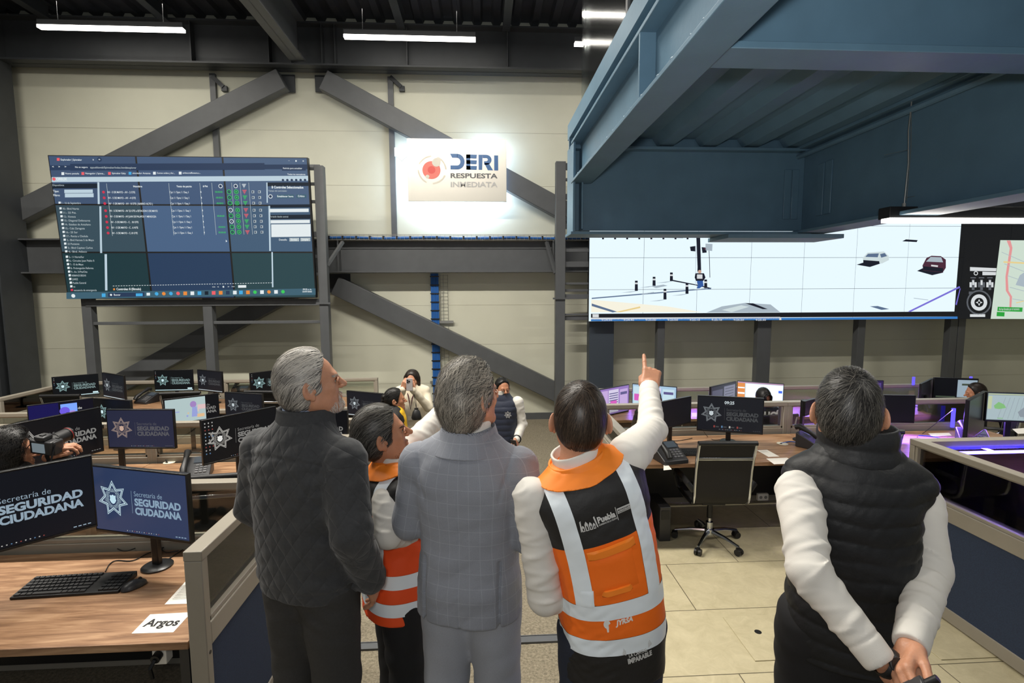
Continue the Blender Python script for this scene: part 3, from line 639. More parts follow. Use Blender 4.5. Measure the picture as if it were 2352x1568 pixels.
monitor((2144.6,866),(2246.6,869),7.0,'monitor half black and half pale in the rear right row',mb,[PAL['grey'][0],emis('pale teal page',S(150,168,180),1),emis('moss',S(66,76,62))],0.51)
# right, front row
monitor((1516,922),(1585,909),4.7,'switched-off angled monitor just right of the raised arm',art_base(),OFF_M,0.73)
monitor((1602.5,906.7),(1755,914),4.75,'police emblem monitor showing the time 09:25',AC,pm('dim'),0.73)
monitor((1846,921),(1871,914),4.75,'switched-off edge-on monitor left of the right man\'s head',art_base(),OFF_M,0.73)
monitor((1985,905),(2102,907.5),4.85,'switched-off monitor right of the right man\'s head',art_base(),OFF_M,0.73)
monitor((2222,918),(2262,897),4.3,'switched-off angled monitor left of the map screen',art_base(),OFF_M,0.73)
mb = art_base(); rect(mb,-.49,.49,-.27,.24,Z,1); mb.poly([(-.38,.02,Z*2),(-.3,.1,Z*2),(-.2,.05,Z*2),(-.16,-.02,Z*2),(-.28,-.05,Z*2),(-.36,-.04,Z*2)],2); mb.poly([(.05,-.1,Z*2),(.2,.05,Z*2),(.35,-.02,Z*2),(.3,-.2,Z*2),(.1,-.2,Z*2)],3)
rect(mb,-.49,-.42,-.05,.22,Z*2,4); rect(mb,-.3,-.2,-.25,-.235,Z*2,2); rect(mb,-.49,.49,.25,.27,Z*2,4)
for k in range(9): mb.poly([(-.3+.09*k,-.25,Z*1.5),(-.294+.09*k,-.25,Z*1.5),(-.18+.08*k,.2,Z*1.5),(-.186+.08*k,.2,Z*1.5)],3)
monitor((2265,899),(2400,903),4.35,'monitor showing a pale map cut by the right frame edge',mb,[emis('map frame',S(120,136,140)),emis('map page',S(168,186,190),1),emis('map green',S(130,186,120)),emis('map grey',S(140,150,158)),emis('map list',S(190,200,160))],0.73)

# ------------------------------------------------------------------ chairs
def make_chair(label):
    t = thing('office_chair', label, 'chair', (0,0,0), 0, 'mesh office chairs'); bl = lambda mb, n, mt, bev=0: mb.build(n, mt, t, 40, bev, world=False)
    prof = [(-.20,.47),(-.245,.50),(-.265,.56),(-.27,.66),(-.285,.80),(-.315,.93),(-.35,1.05)]
    def side(x): return [(x,y,z) for y,z in [(.22,.475),(.0,.455)]+prof]
    for x in (-.235,.235): bl(MB().tube(side(x), 0.014, 10, flat=1.5), 'side_frame', M_CHROME)
    m = MB(); n = len(prof)
    for i in range(n):
        for s in (-.225,.225): m.v.append((s, prof[i][0]+.002, prof[i][1]))
    for i in range(n-1): m.f.append([2*i,2*i+1,2*i+3,2*i+2]); m.m.append(0)
    q = MB(); 
    for p in m.v: q.v.append((p[0],p[1]-.012,p[2]))
    q.f = list(m.f); q.m = list(m.m); m.merge(q)
    bl(m, 'backrest', M_MESH)
    bl(MB().tube([(-.245,-.352,1.055),(.245,-.352,1.055)],0.022,12), 'headrest_roll', M_BLACK)
    bl(MB().bar((-.235,-.318,.91),(.235,-.318,.91),.02,.03), 'cross_bar', M_CHROME, .006)
    bl(MB().box(-.225,.225,-.20,.23,.455,.485).tube([(-.225,.235,.47),(.225,.235,.47)],.022,10), 'seat', M_MESH, .006)
    for s in (-1,1): bl(MB().tube([(s*.24,-.262,.60),(s*.285,-.25,.66),(s*.285,-.05,.67),(s*.285,.1,.665),(s*.27,.16,.60),(s*.24,.16,.48)],.016,8,flat=1.6), 'armrest', M_BLACK)
    bl(MB().box(-.1,.1,-.1,.1,.40,.456).cyl((0,0,.24),(0,0,.42),.024,12), 'tilt_unit', M_BLACK)
    bl(MB().cyl((0,0,.13),(0,0,.32),.016,12).cyl((0,0,.12),(0,0,.20),.032,14), 'gas_column', M_CHROME)
    bl(MB().cyl((0,0,.085),(0,0,.135),.045,16), 'hub', M_CHROME)
    for k in range(5):
        a = 2*PI*k/5+.3; c, s = math.cos(a), math.sin(a)
        bl(MB().tube([(.03*c,.03*s,.115),(.16*c,.16*s,.105),(.30*c,.30*s,.075)],[.022,.018,.013],8,flat=1.0), 'leg', M_CHROME)
        e = (.30*c,.30*s)
        for j in (-1,1): pass
        bl(MB().cyl((e[0]-s*.028,e[1]+c*.028,.03),(e[0]-s*.006,e[1]+c*.006,.03),.03,14).cyl((e[0]+s*.028,e[1]-c*.028,.03),(e[0]+s*.006,e[1]-c*.006,.03),.03,14).cyl((e[0],e[1],.02),(e[0],e[1],.075),.009,8).box(e[0]-.02,e[0]+.02,e[1]-.02,e[1]+.02,.045,.062), 'caster', M_BLACK)
    return t
ch = make_chair('chrome framed mesh chair at the right desk, in full view'); p = at(1622,1238,Z=0); ch.location = (p.x, p.y-.05, 0); ch.rotation_euler = (0,0,R(-4)); ch.scale = (.95,.95,.93)
for (x, y, zf, rz, sc, lab) in ((3.2,4.30,0,-14,1,'mesh chair half hidden behind the man in the puffer vest'),
        (3.36,6.0,ZR,4,.92,'mesh chair behind the seated police officer'),
        (-1.9,3.86,-.1,8,1,'mesh chair beside the large grey telephone, behind the left foreground partition'),
        (-5.4,7.25,-.18,0,1,'mesh chair under the leftmost rear monitor'),(-3.98,7.3,-.18,6,1,'mesh chair under the middle rear monitor'),(-2.85,7.3,-.18,-8,1,'mesh chair under the rightmost rear monitor')):
    c = dup(ch, None, (x,y,zf), R(rz), lab); c.scale = (sc,)*3

# ------------------------------------------------------------------ telephones
def make_phone(label):
    t = thing('desk_telephone', label, 'telephone', (0,0,0), 0, 'desk telephones'); bl = lambda mb, n, mt, bev=0: mb.build(n, mt, t, 40, bev, world=False)
    def sl(x,y,h=0): return (x, y, .035+.45*(y+.1)+h)     # sloping deck
    m = MB().add([(-.10,-.1,0),(.10,-.1,0),(.10,.1,0),(-.10,.1,0),(-.10,-.1,.03),(.10,-.1,.03),(.10,.1,.12),(-.10,.1,.12)],[(0,3,2,1),(4,5,6,7),(0,1,5,4),(1,2,6,5),(2,3,7,6),(3,0,4,7)])
    bl(m, 'body', M_GRAPH, .006)
    m = MB(); m.poly([sl(-.02,.025,.0),sl(.085,.025,.0),sl(.085,.085,.0),sl(-.02,.085,.0)]); bl(m, 'display', emis('phone display',S(70,78,84)))
    for i in range(4):
        for j in range(3):
            x = .0+.027*j; y = -.075+.022*i; a, b2, c, d = sl(x,y,.002), sl(x+.02,y,.002), sl(x+.02,y+.014,.002), sl(x,y+.014,.002)
            bl(MB().add([sl(x,y,-.004),sl(x+.02,y,-.004),sl(x+.02,y+.014,-.004),sl(x,y+.014,-.004),a,b2,c,d],[(4,5,6,7),(0,1,5,4),(1,2,6,5),(2,3,7,6),(3,0,4,7)]), 'key', M_IVORY if False else mat('phone key',S(92,92,94),.5))
    bl(MB().tube([sl(-.065,-.11,.025),sl(-.065,-.085,.045),sl(-.065,0,.05),sl(-.065,.085,.045),sl(-.065,.115,.02)],[.022,.024,.016,.024,.022],10), 'handset', M_BLACK)
    return t
ph = make_phone('large grey telephone on the second left row desk')
def put_phone(o, px, py, Z, rz): q = at(px,py,Z=Z); o.location = (q.x,q.y,Z); o.rotation_euler = (0,0,R(rz))
put_phone(ph,452,1092,0.63,18); ph.scale = (1.15,)*3
for px,py,Z,rz,lab in ((338,924,.55,-20,'telephone on the rear left desk, below the dim angled monitor'),(124,930,.55,10,'telephone below the leftmost rear monitor'),(552,908,.55,5,'telephone left of the rightmost rear monitor'),
        (1537,1057,.73,12,'telephone on the right desk beside the pointing man\'s sleeve'),(1868,1026,.73,35,'telephone standing left of the right man\'s collar'),(2236,1022,.73,-30,'telephone on the purple lit desk at the right edge'),(2146,945,.51,-25,'telephone under the half black monitor in the rear right row')):
    put_phone(dup(ph,None,None,None,lab), px, py, Z, rz)

# ------------------------------------------------------------------ keyboards, mice, papers, cables
def keyboard(c, ax, w, d, label, detailed=True):
    """c centre (on desk), ax angle"""
    t = thing('keyboard', label, 'keyboard', c, ax, 'keyboards'); bl = lambda mb, n, mt, bev=0: mb.build(n, mt, t, 30, bev, world=False)
    bl(MB().add([(-w/2,-d/2,0),(w/2,-d/2,0),(w/2,d/2,0),(-w/2,d/2,0),(-w/2,-d/2,.012),(w/2,-d/2,.012),(w/2,d/2,.028),(-w/2,d/2,.028)],[(0,3,2,1),(4,5,6,7),(0,1,5,4),(1,2,6,5),(2,3,7,6),(3,0,4,7)]), 'case', M_BLACK, .003)
    z = lambda y: .012+.016*(y+d/2)/d
    rows = [(-.40,6.5,[1.3,1.2,1.2,6,1.2,1.2,1.3,1.3]),(-.24,0,[2]+[1]*10+[2.6]),(-.08,0,[1.6]+[1]*11+[2]),(.08,0,[1.3]+[1]*12+[1.4]),(.22,0,[1]*13+[1.8]),(.40,0,[1]*13)]
    for (ry, _, ks) in rows:
        u = (.66*w)/sum(ks); x = -w/2+.012
        for k in ks:
            y = ry*d; kw = k*u-.0025; kd = d*.115
            bl(MB().add([(x,y-kd/2,z(y)-.001),(x+kw,y-kd/2,z(y)-.001),(x+kw,y+kd/2,z(y)-.001),(x,y+kd/2,z(y)-.001),(x+.0015,y-kd/2+.001,z(y)+.006),(x+kw-.0015,y-kd/2+.001,z(y)+.006),(x+kw-.0015,y+kd/2-.001,z(y)+.007),(x+.0015,y+kd/2-.001,z(y)+.007)],[(4,5,6,7),(0,1,5,4),(1,2,6,5),(2,3,7,6),(3,0,4,7)]) if detailed else MB().box(x,x+kw,y-kd/2,y+kd/2,z(y),z(y)+.006), 'key', M_KEY)
            x += k*u
    for i in range(5 if detailed else 0):
        for j in range(4):
            x = w*.30+j*w*.048; y = (-.38+i*.16)*d; kd = d*.115
            bl(MB().box(x,x+w*.04,y-kd/2,y+kd/2,z(y)-.001,z(y)+.0065), 'key', M_KEY)
    return t
a = at(24,1374,Z=.745); b = at(275,1358,Z=.745); e = at(312,1313,Z=.745)
kc = (a+e)/2
keyboard((kc.x,kc.y,.7305), math.atan2(b.y-a.y,b.x-a.x), (b-a).length, .16, 'black keyboard on the left foreground desk')
t = thing('computer_mouse', 'black mouse at the right end of the foreground keyboard', 'mouse', tuple(at(308,1348,Z=.7305)), R(-38))
m = MB(); m.ball((0,0,.004),(.032,.058,.034),16); m.v = [(x*(1-.12*y/.058),y,max(z,0)) for x,y,z in m.v]; m.build('shell', M_GRAPH, t, 40, 0, world=False)
MB().cyl((-.004,.028,.033),(.004,.028,.033),.008,12).build('scroll_wheel', M_BLACK, t, 40, 0, world=False)
q = at(1597,1041,Z=.735); keyboard((q.x+.06,q.y,.7305), R(-4), .42, .14, 'black keyboard behind the chrome framed chair', False)
def wire(name, pts, label, mt, r=.0028, cat='cable'):
    P = [Vector(p) for p in pts]; out = []
    for i in range(len(P)-1):
        p0, p1, p2, p3 = P[max(i-1,0)], P[i], P[i+1], P[min(i+2,len(P)-1)]
        for k in range(6):
            s = k/6; out.append(.5*((2*p1)+(p2-p0)*s+(2*p0-5*p1+4*p2-p3)*s*s+(3*p1-p0-3*p2+p3)*s**3))
    out.append(P[-1]); return tag(MB().tube(out, r, 6).build(name, mt), label, cat)
D = lambda px, py, z=.734: at(px,py,Z=z)
wire('keyboard_cable', [D(242,1312),D(252,1295),D(268,1287),D(305,1287),D(340,1270),D(385,1252),D(370,1243)], 'thin black cable running back from the foreground keyboard', M_BLACK)
wire('mouse_cable', [D(338,1316),D(362,1303),D(392,1280),D(420,1262)], 'thin black cable running back from the foreground mouse', M_BLACK)
wire('monitor_cable', [D(232,1244),D(262,1256),D(285,1265),D(312,1258),D(345,1240)], 'black cable looping round the round monitor stand', M_BLACK)
wire('power_cable', [D(368,1243),D(372,1262),D(385,1268),D(410,1264)], 'short black cable between the navy monitor and the partition', M_BLACK)
for px,py,Z,rx,lab in ((510,1261,.73,.055,'ivory cable grommet in the foreground desk by the glass partition'),(389,1062,.63,.05,'ivory cable grommet in the desk behind the dusk blue monitor'),(1797,1019,.73,.05,'ivory cable grommet on the right desk'),(2325,1177,.73,.06,'ivory cable grommet on the near right purple desk')):
    q = at(px,py,Z=Z); g = thing('cable_grommet', lab, 'grommet', (q.x,q.y,Z), 0, 'desk cable grommets')
    MB().lathe((q.x,q.y,Z),[(rx,.0005),(rx,.004),(rx*.92,.006)],24).build('cover', M_IVORY, g); MB().lathe((q.x-rx*.4,q.y-rx*.2,Z),[(rx*.22,.006),(rx*.22,.008)],12).build('hole', M_BLACK, g)
wire('grommet_cable', [D(506,1263,.74),D(492,1257,.75),D(478,1252,.77),D(462,1246,.79)], 'black cable leaving the foreground grommet', M_BLACK, .006)
wire('grommet_cable', [at(384,1062,Z=.64),at(378,1052,Z=.66),at(365,1042,Z=.70),at(360,1024,Y=4.55)], 'black cable rising from the grommet to the dusk blue monitor', M_BLACK, .006)
wire('patch_cable', [D(1794,1018),D(1815,1014),D(1835,1017),D(1850,1024),D(1866,1032)], 'blue patch cable lying on the right desk', M_BLUEWIRE, .006)
wire('patch_cable', [D(2110,1000),D(2140,1002),D(2170,1009),D(2205,1017)], 'blue patch cable lying on the purple lit desk', M_BLUEWIRE, .005)
wire('patch_cable', [D(2322,1180),D(2335,1172),D(2352,1172),D(2375,1176)], 'blue patch cable leaving the near right grommet', M_BLUEWIRE, .009)
wire('monitor_cable', [at(1613,985,Y=4.8),D(1625,1002),D(1640,1010),D(1665,1008)], 'black cable under the 09:25 monitor', M_BLACK)
wire('monitor_cable', [at(1522,985,Y=4.7),D(1530,1004),D(1548,1012),D(1570,1010),D(1590,1006)], 'black cable under the switched-off monitor by the raised arm', M_BLACK)
wire('monitor_cable', [at(2190,940,Y=4.85),at(2165,960,Y=4.8),D(2120,995),D(2106,1004)], 'black cable hanging behind the map screen to the desk', M_BLACK)
def sheet(corners, Z, label, text=None, lines=0, group='papers on the desks', tz=.0012):
    P = [at(px,py,Z=Z) for px,py in corners]; o = P[0]                     # tl tr br bl
    m = MB().add([(p.x,p.y,Z+tz) for p in P]+[(p.x,p.y,Z+.0003) for p in P],[(3,2,1,0),(4,5,6,7),(0,1,5,4),(1,2,6,5),(2,3,7,6),(3,0,4,7)])
    ex = P[2]-P[3]; ey = P[0]-P[3]
    f = lambda q: (P[3].x+ex.x*q[0]+ey.x*q[1], P[3].y+ex.y*q[0]+ey.y*q[1], Z+tz+.0006)
    if text: put_text(m, text, .52, .34, h=.40, w=.84, bold=.03, m=1, align='c', xf=f)
    for k in range(lines): m.poly([f((.12,.85-.06*k)),f((.12+random.uniform(.5,.75),.85-.06*k)),f((.12+.6,.865-.06*k)),f((.12,.865-.06*k))], 2)
    return tag(m.build('paper_sheet', [M_PAPER,M_INK,M_GREYINK], None, 0), label, 'paper', group)
sheet([(345,1411),(440,1406),(398,1452),(302,1455)], .73, 'white paper reading Argos on the left foreground desk', 'Argos')
sheet([(430,1331),(495,1328),(440,1386),(378,1388)], .73, 'printed page under the glass partition on the foreground desk', None, 12)
sheet([(1739,1034),(1762,1033),(1790,1048),(1765,1049)], .73, 'small white sheet on the right desk, farther of two', None, 4)
sheet([(1760,1053),(1808,1051),(1828,1064),(1778,1066)], .73, 'white card on the right desk nearest its front edge', None, 0)
sheet([(1524,1062),(1530,1062),(1543,1078),(1524,1080)], .73, 'white paper corner beside the pointing man\'s sleeve', None, 0)
sheet([(2132,995),(2180,994),(2186,1000),(2140,1002)], .73, 'white sheet on the purple desk behind the puffer vest man', None, 0)
sheet([(2122,1045),(2165,1043),(2170,1056),(2150,1058)], .73, 'white sheet at the front edge of the purple lit desk', None, 0)
sheet([(2325,985),(2352,983),(2372,995),(2338,996)], .73, 'white sheet under the map screen at the right edge', None, 0)
sheet([(1588,948),(1600,948),(1604,957),(1589,957)], .51, 'white sheet on the rear right desk left of the 09:25 monitor', None, 0)
# sockets and the computer tower
p = at(365,1502,Y=2.25); t = thing('power_socket', 'white power socket with a black plug under the left foreground desk', 'socket', (p.x,2.25,p.z))
MB().box(p.x-.03,p.x+.03,2.25,2.30,p.z-.05,p.z+.05).build('box', M_PAPER, t, 30, .004); MB().cyl((p.x,2.249,p.z),(p.x,2.22,p.z-.005),.02,14).tube([(p.x,2.22,p.z-.005),(p.x-.01,2.2,p.z-.03),(p.x-.015,2.22,p.z-.09)],.008,8).build('plug', M_BLACK, t)
p = at(1752,1141,Y=4.94); t = thing('power_socket', 'white double socket on the dark panel under the right desk', 'socket', (p.x,4.94,p.z))
MB().box(p.x-.055,p.x+.055,4.93,4.965,p.z-.035,p.z+.035).build('plate', M_PAPER, t, 30, .003); MB().cyl((p.x-.025,4.929,p.z),(p.x-.025,4.93,p.z),.016,14).build('outlet', M_GREYINK, t); MB().cyl((p.x+.025,4.929,p.z),(p.x+.025,4.93,p.z),.016,14).build('outlet', M_GREYINK, t)
p = at(1527,1243,Z=0); t = thing('computer_tower', 'small black computer tower on the floor beside the orange vest', 'computer', (p.x,p.y,0))
MB().box(p.x-.05,p.x+.05,p.y,p.y+.32,0,.31).build('case', M_GRAPH, t, 30, .006); MB().box(p.x-.035,p.x+.035,p.y-.004,p.y+.001,.2,.28).build('front_panel', M_BLACK, t)
# ------------------------------------------------------------------ purple and blue lamps of the right desks
M_LED = emis('blue led', S(80,70,255), 2.2)
for (px,py,Y,h,lab) in ((2095,874,7.34,.12,'short blue light bar on the rear right partition, left one'),(2226,873,7.34,.12,'short blue light bar on the rear right partition, right one'),(2184,958,5.06,.2,'tall blue light bar on the partition behind the right desk')):
    q = at(px,py,Y=Y); tag(MB().box(q.x-.015,q.x+.015,Y-.035,Y-.015,q.z-h/2,q.z+h/2).build('light_bar', M_LED), lab, 'lamp', 'blue light bars')
q = at(2290,1040,Y=3.42); t = tag(MB().box(3.3,5.3,3.40,3.425,1.03,1.045).build('light_strip', emis('bright blue led', S(80,70,255), 16.0)), 'blue light strip under the rail of the near right partition', 'lamp')
VIO = (0.27, 0.13, 1.0)
area('desk_lamp', (4.3,4.95,0.99), (1.9,.04), 48, VIO, target=(4.2,4.6,.73), spread=110); area('desk_lamp', (3.0,7.25,0.74), (3.2,.04), 40, VIO, target=(3.0,6.9,.51), spread=110); area('desk_lamp', (6.0,7.25,0.74), (2.6,.04), 40, VIO, target=(6.0,6.9,.51), spread=110); area('desk_lamp', (4.3,3.36,1.02), (1.9,.04), 44, VIO, target=(4.2,2.8,.73), spread=150)
# ------------------------------------------------------------------ left video wall: 3 x 3 displays leaning slightly forward
WW, WH = 4.0, 2.26
vw = thing('video_wall', 'video wall of nine displays showing a browser window with a list of junctions', 'screen', (-4.79,9.0,2.08)); vw.rotation_euler = (R(3.8),0,0)
PANEL = [[S(66,86,116),S(70,92,124),S(78,100,130)],[S(58,80,92),S(76,102,136),S(70,96,122)],[S(30,58,64),S(42,64,94),S(44,72,78)]]
# bottom row first in z
for r in range(3):
    for c in range(3):
        x0 = -WW/2+c*WW/3; z0 = WH-(r+1)*WH/3
        MB().box(x0,x0+WW/3,0.005,0.09,z0,z0+WH/3).build('display_bezel', M_BLACK, vw, 0, 0, world=False)
        q = MB().add([(x0+.014,0.002,z0+.012),(x0+WW/3-.014,0.002,z0+.012),(x0+WW/3-.014,0.002,z0+WH/3-.012),(x0+.014,0.002,z0+WH/3-.012)],[(0,1,2,3)])
        q.build('display', emis('display %d%d'%(r,c), PANEL[r][c], .92), vw, 0, 0, world=False)
VWP = [emis('pane navy',S(22,34,46)),emis('pane pale',S(186,206,218)),emis('pane white',S(226,234,236)),emis('list grey',S(176,188,192)),emis('ok green',S(60,200,90)),emis('alert red',S(236,96,104)),emis('check crimson',S(206,52,78)),emis('bar slate',S(40,58,86)),emis('task teal',S(62,96,112)),emis('app blue',S(70,170,225)),emis('app orange',S(232,140,60))]
def uv(x, y):            # place in the browser picture -> metres on the wall
    t = (y-(48+27*x/2200))/1172.0; u = (x-(55+140*t))/(2125-88*t)
    return (u-.5)*WW, (1-t)*WH
def block(name): return MB()
def vrect(m, x0, y0, x1, y1, c, lay=1):
    P = [uv(x0,y1),uv(x1,y1),uv(x1,y0),uv(x0,y0)]; m.poly([(p[0],-.0008*lay,p[1]) for p in P], c)
def vtext(m, s, x, y, h, w, c, bold=.01, lay=4):
    a = uv(x,y); b = uv(x+w,y); put_text(m, s, 0, 0, h=h/1172*WH, w=b[0]-a[0], bold=bold, m=c, xf=lambda q: (a[0]+q[0], -.0008*lay, a[1]+q[1]))
def vdot(m, x, y, r, c, lay=5, n=14):
    a = uv(x,y); k = r/1172*WH; m.poly([(a[0]+k*math.cos(2*PI*i/n), -.0008*lay, a[1]+k*math.sin(2*PI*i/n)) for i in range(n)], c)
m = MB()
vrect(m,70,130,2178,168,7); vrect(m,235,118,1820,172,7,2); vrect(m,85,222,2182,262,1); vrect(m,88,275,450,312,0); vrect(m,1840,275,2185,305,0,1); vrect(m,1965,138,2165,180,7,3)
vtext(m,'Explorador | Spinnaker',163,92,15,168,2); vtext(m,'x',416,92,16,12,2); vdot(m,472,85,18,7); vtext(m,'+',464,93,16,16,2,lay=6); vrect(m,130,72,152,94,5)
vtext(m,'No es seguro',276,150,13,100,2); vtext(m,'sppueblaweb/Spinnaker/index.html#explorer',396,154,15,372,3); vtext(m,'Reinicia para actualizar',1975,166,13,160,2); vtext(m,'Todos los marcadores',2010,215,13,150,2)
for s,x,w in (('Nueva pestaña',196,110),('Navegador | Spinna...',356,156),('Spinnaker Gaby',570,112),('simulador Antanas',736,146),('Cursos online y for...',934,146),('online.trafficware.c...',1144,146)):
    vtext(m,s,x,200,13,w,2); vrect(m,x-32,184,x-10,206,(9 if 'simul' in s else (5 if 'pinn' in s else 2)))
for x in (100,150,200): vtext(m,'<' if x==100 else '>',x-8,148,16,14,2)
vtext(m,'_',2018,98,14,14,2); vtext(m,'x',2138,108,16,14,2); vrect(m,2078,96,2090,108,2); vdot(m,105,238,13,5,6); vtext(m,'ORIUX',124,248,22,86,2,.03,6)
for k in range(6): vdot(m,1972+37*k,256,10,7,6)
m.build('browser_bar', VWP, vw, 0, 0, world=False)
m = MB()
vtext(m,'Dispositivos',92,292,14,92,3); vtext(m,'Tipo:',96,342,18,46,2); vtext(m,'Filtro:',98,374,18,52,2); vrect(m,184,322,412,350,1,2); vrect(m,188,353,418,384,1,2)
vrect(m,450,265,466,440,1,2); vtext(m,'1 - 16 de Septiembre',163,436,16,152,3); vrect(m,136,418,154,434,2,3)
names = ['10.- Blvd Norte','11.- 25 Pte.','12.- Xonaca','13.- Diagonal Defensores','14.- Esteban de Antuñano','15.- Calz Zaragoza','16.- 25 Sur','17.- Recta a Cholula','2.- Blvd Heroes 5 de Mayo','23 Poniente','3.- Blvd Capitan Carlos','4.- Blvd. Atlixco']
for i, s in enumerate(names): vtext(m,s,170+3.6*i,482+31.9*i,16,len(s)*8.6,3); vrect(m,142+3.6*i,463+31.9*i,160+3.6*i,480+31.9*i,2,3)
names = ['5.- 11 Norte/Sur','6.- Circuito Juan Pablo II','7.- 15 de Mayo','8.- Prolongación Reforma','9.- Av. 31Pte/Ote','HERMANOS SERDAN','JUAREZ','Puebla General','cc','secuencia de emergencia']
for i, s in enumerate(names): vtext(m,s,212+4*i,877+31*i,16,len(s)*7.6 if i<9 else 182,3); vrect(m,186+4*i,858+31*i,204+4*i,876+31*i,6 if i==9 else 2,3)
vrect(m,462,458,478,840,1,2); vrect(m,497,850,516,1155,1,2)
m.build('sidebar', VWP, vw, 0, 0, world=False)
m = MB()
vtext(m,'Nombre',740,306,14,72,2,.03); vtext(m,'Texto de patrón',1092,308,14,124,2,.03); vtext(m,'# Pat',1308,308,14,40,2,.03)
rows = [(352,'AV - 5 DE MAYO - AV - 2 OTE',5,'00:00:00'),(398,'AV - 5 DE MAYO - AV - 4 OTE',4,'-00:00:01'),(444,'AV - 5 DE MAYO - AV - 8 OTE ( BARRIO ALTO )',4,'-00:00:01'),(502,'AV - 5 DE MAYO - AV 22 OTE o ESTACION 5 DE MAYO',5,''),(548,'AV - 5 DE MAYO - AV JUAN DE PALAFOX Y MENDOZA',5,'00:00:00'),(594,'AV - 5 DE MAYO - C . 18 OTE',4,''),(639,'AV - 5 DE MAYO - C . 6 NTE',4,'-00:00:01'),(684,'AV - 5 DE MAYO - C.10 OTE',5,'00:00:00')]
for y, s, w, tm in rows:
    d = (y-352)*.092
    vdot(m,499+d,y-8,11,6); vtext(m,s,530+d,y,16,len(s)*8.3,2); vtext(m,'Cyc 1 / Sync 1 / Seq 1',1034+d*.85,y+3,16,155,2); vtext(m,'1',1288+d*.7,y+3,14,6,2)
    if tm: vtext(m,tm,1408+d*.7,y+3,14,60,4)
    for x, c in ((1523+d*.7,4 if tm else 2),(1582+d*.6,4)): vdot(m,x,y-4,18,c); vdot(m,x,y-4,13,7,7); vdot(m,x,y-4,7 if c==4 and x>1560 else 3,c,8)
    for j in range(4): vrect(m,1632+j*5+d*.6,y-18+j*9,1668-j*5+d*.6,y-13+j*9,w,5)
    for x in (1720,1774): vrect(m,x-11+d*.5,y-13,x+11+d*.5,y+9,3,5); vrect(m,x-7+d*.5,y-9,x+3+d*.5,y+5,7,6)
for x in (1453,1578): vdot(m,x,302,17,2); vdot(m,x,302,12,7,7)
for j in range(4): vrect(m,1630+j*5,286+j*9,1664-j*5,291+j*9,2,5)
for x, sk in ((522,40),(1026,34),(1280,30),(1378,30),(1542,26),(1612,26),(1684,24)): 
    P = [uv(x+sk,700),uv(x+sk+3,700),uv(x+3,275),uv(x,275)]; m.poly([(p[0],-.0016,p[1]) for p in P], 3)
for k in range(62): vrect(m,560+k*21.2,1116-.1*k,572+k*21.2,1120-.1*k,2,3)
vtext(m,'Controles: 8 (filtrado)',590,1154,20,198,2,.02); vrect(m,563,1138,577,1154,10,3)
for x,s in ((1370,'<<'),(1412,'<'),(1456,'1'),(1498,'>'),(1530,'>>')): vtext(m,s,x,1146,14,len(s)*12,2)
vrect(m,1583,1128,1650,1150,2,3); m.poly([(p[0],-.004,p[1]) for p in (uv(1488,742),uv(1488,762),uv(1500,756))],2)
m.build('junction_table', VWP, vw, 0, 0, world=False)
m = MB()
vtext(m,'8 Controles Seleccionados',1876,322,20,266,2,.03); vtext(m,'Tiempo del controlador',1848,348,13,156,3); vdot(m,1865,388,17,2); vdot(m,1865,388,12,7,7)
vrect(m,1915,374,2062,402,8,2); vtext(m,'Establecer hora',1922,394,15,134,2,.02); vrect(m,2080,374,2165,402,8,2); vtext(m,'Crítico',2094,394,15,56,2,.02)
vrect(m,1845,455,2195,480,0,1); vrect(m,1853,490,2182,518,2,2); vrect(m,1855,540,2195,575,0,1); vtext(m,'Forzado desde central',1858,560,14,152,3); vrect(m,1862,583,2190,610,2,2); vrect(m,1866,618,2196,724,2,2)
vtext(m,'Destello',1930,754,16,66,2); vrect(m,2016,733,2098,762,3,2); vtext(m,'Enviar',2030,754,16,54,2,.03); vrect(m,2108,733,2192,762,3,2); vtext(m,'Limpiar',2120,754,16,58,2,.03)
vrect(m,1832,275,1842,440,1,2); vrect(m,1846,465,1860,840,1,2); vrect(m,1864,850,1876,1150,1,2)
m.build('control_panel', VWP, vw, 0, 0, world=False)
m = MB()
vrect(m,186,1166,2228,1222,8,1); vrect(m,520,1176,815,1212,7,2); vtext(m,'Buscar',568,1200,16,54,2); vdot(m,545,1193,9,2); vdot(m,242,1196,16,2); vrect(m,470,1180,500,1210,9,3); vrect(m,745,1184,800,1208,9,3); vrect(m,832,1180,860,1204,2,3)
for k, c in enumerate([9,10,9,5,10,2,9,0,5,10,7,2,9,10,4,2,10,2,4]):
    x = 914+k*58.3-(0 if k<12 else 8); (vdot(m,x,1190,15,c) if k in (0,1,2,3,14,16,18) else vrect(m,x-15,1175,x+15,1206,c,4))
vtext(m,'09:25 a. m.',2122,1178,13,74,2,.02); vtext(m,'23/07/2025',2118,1198,13,80,2,.02)
m.build('taskbar', VWP, vw, 0, 0, world=False)

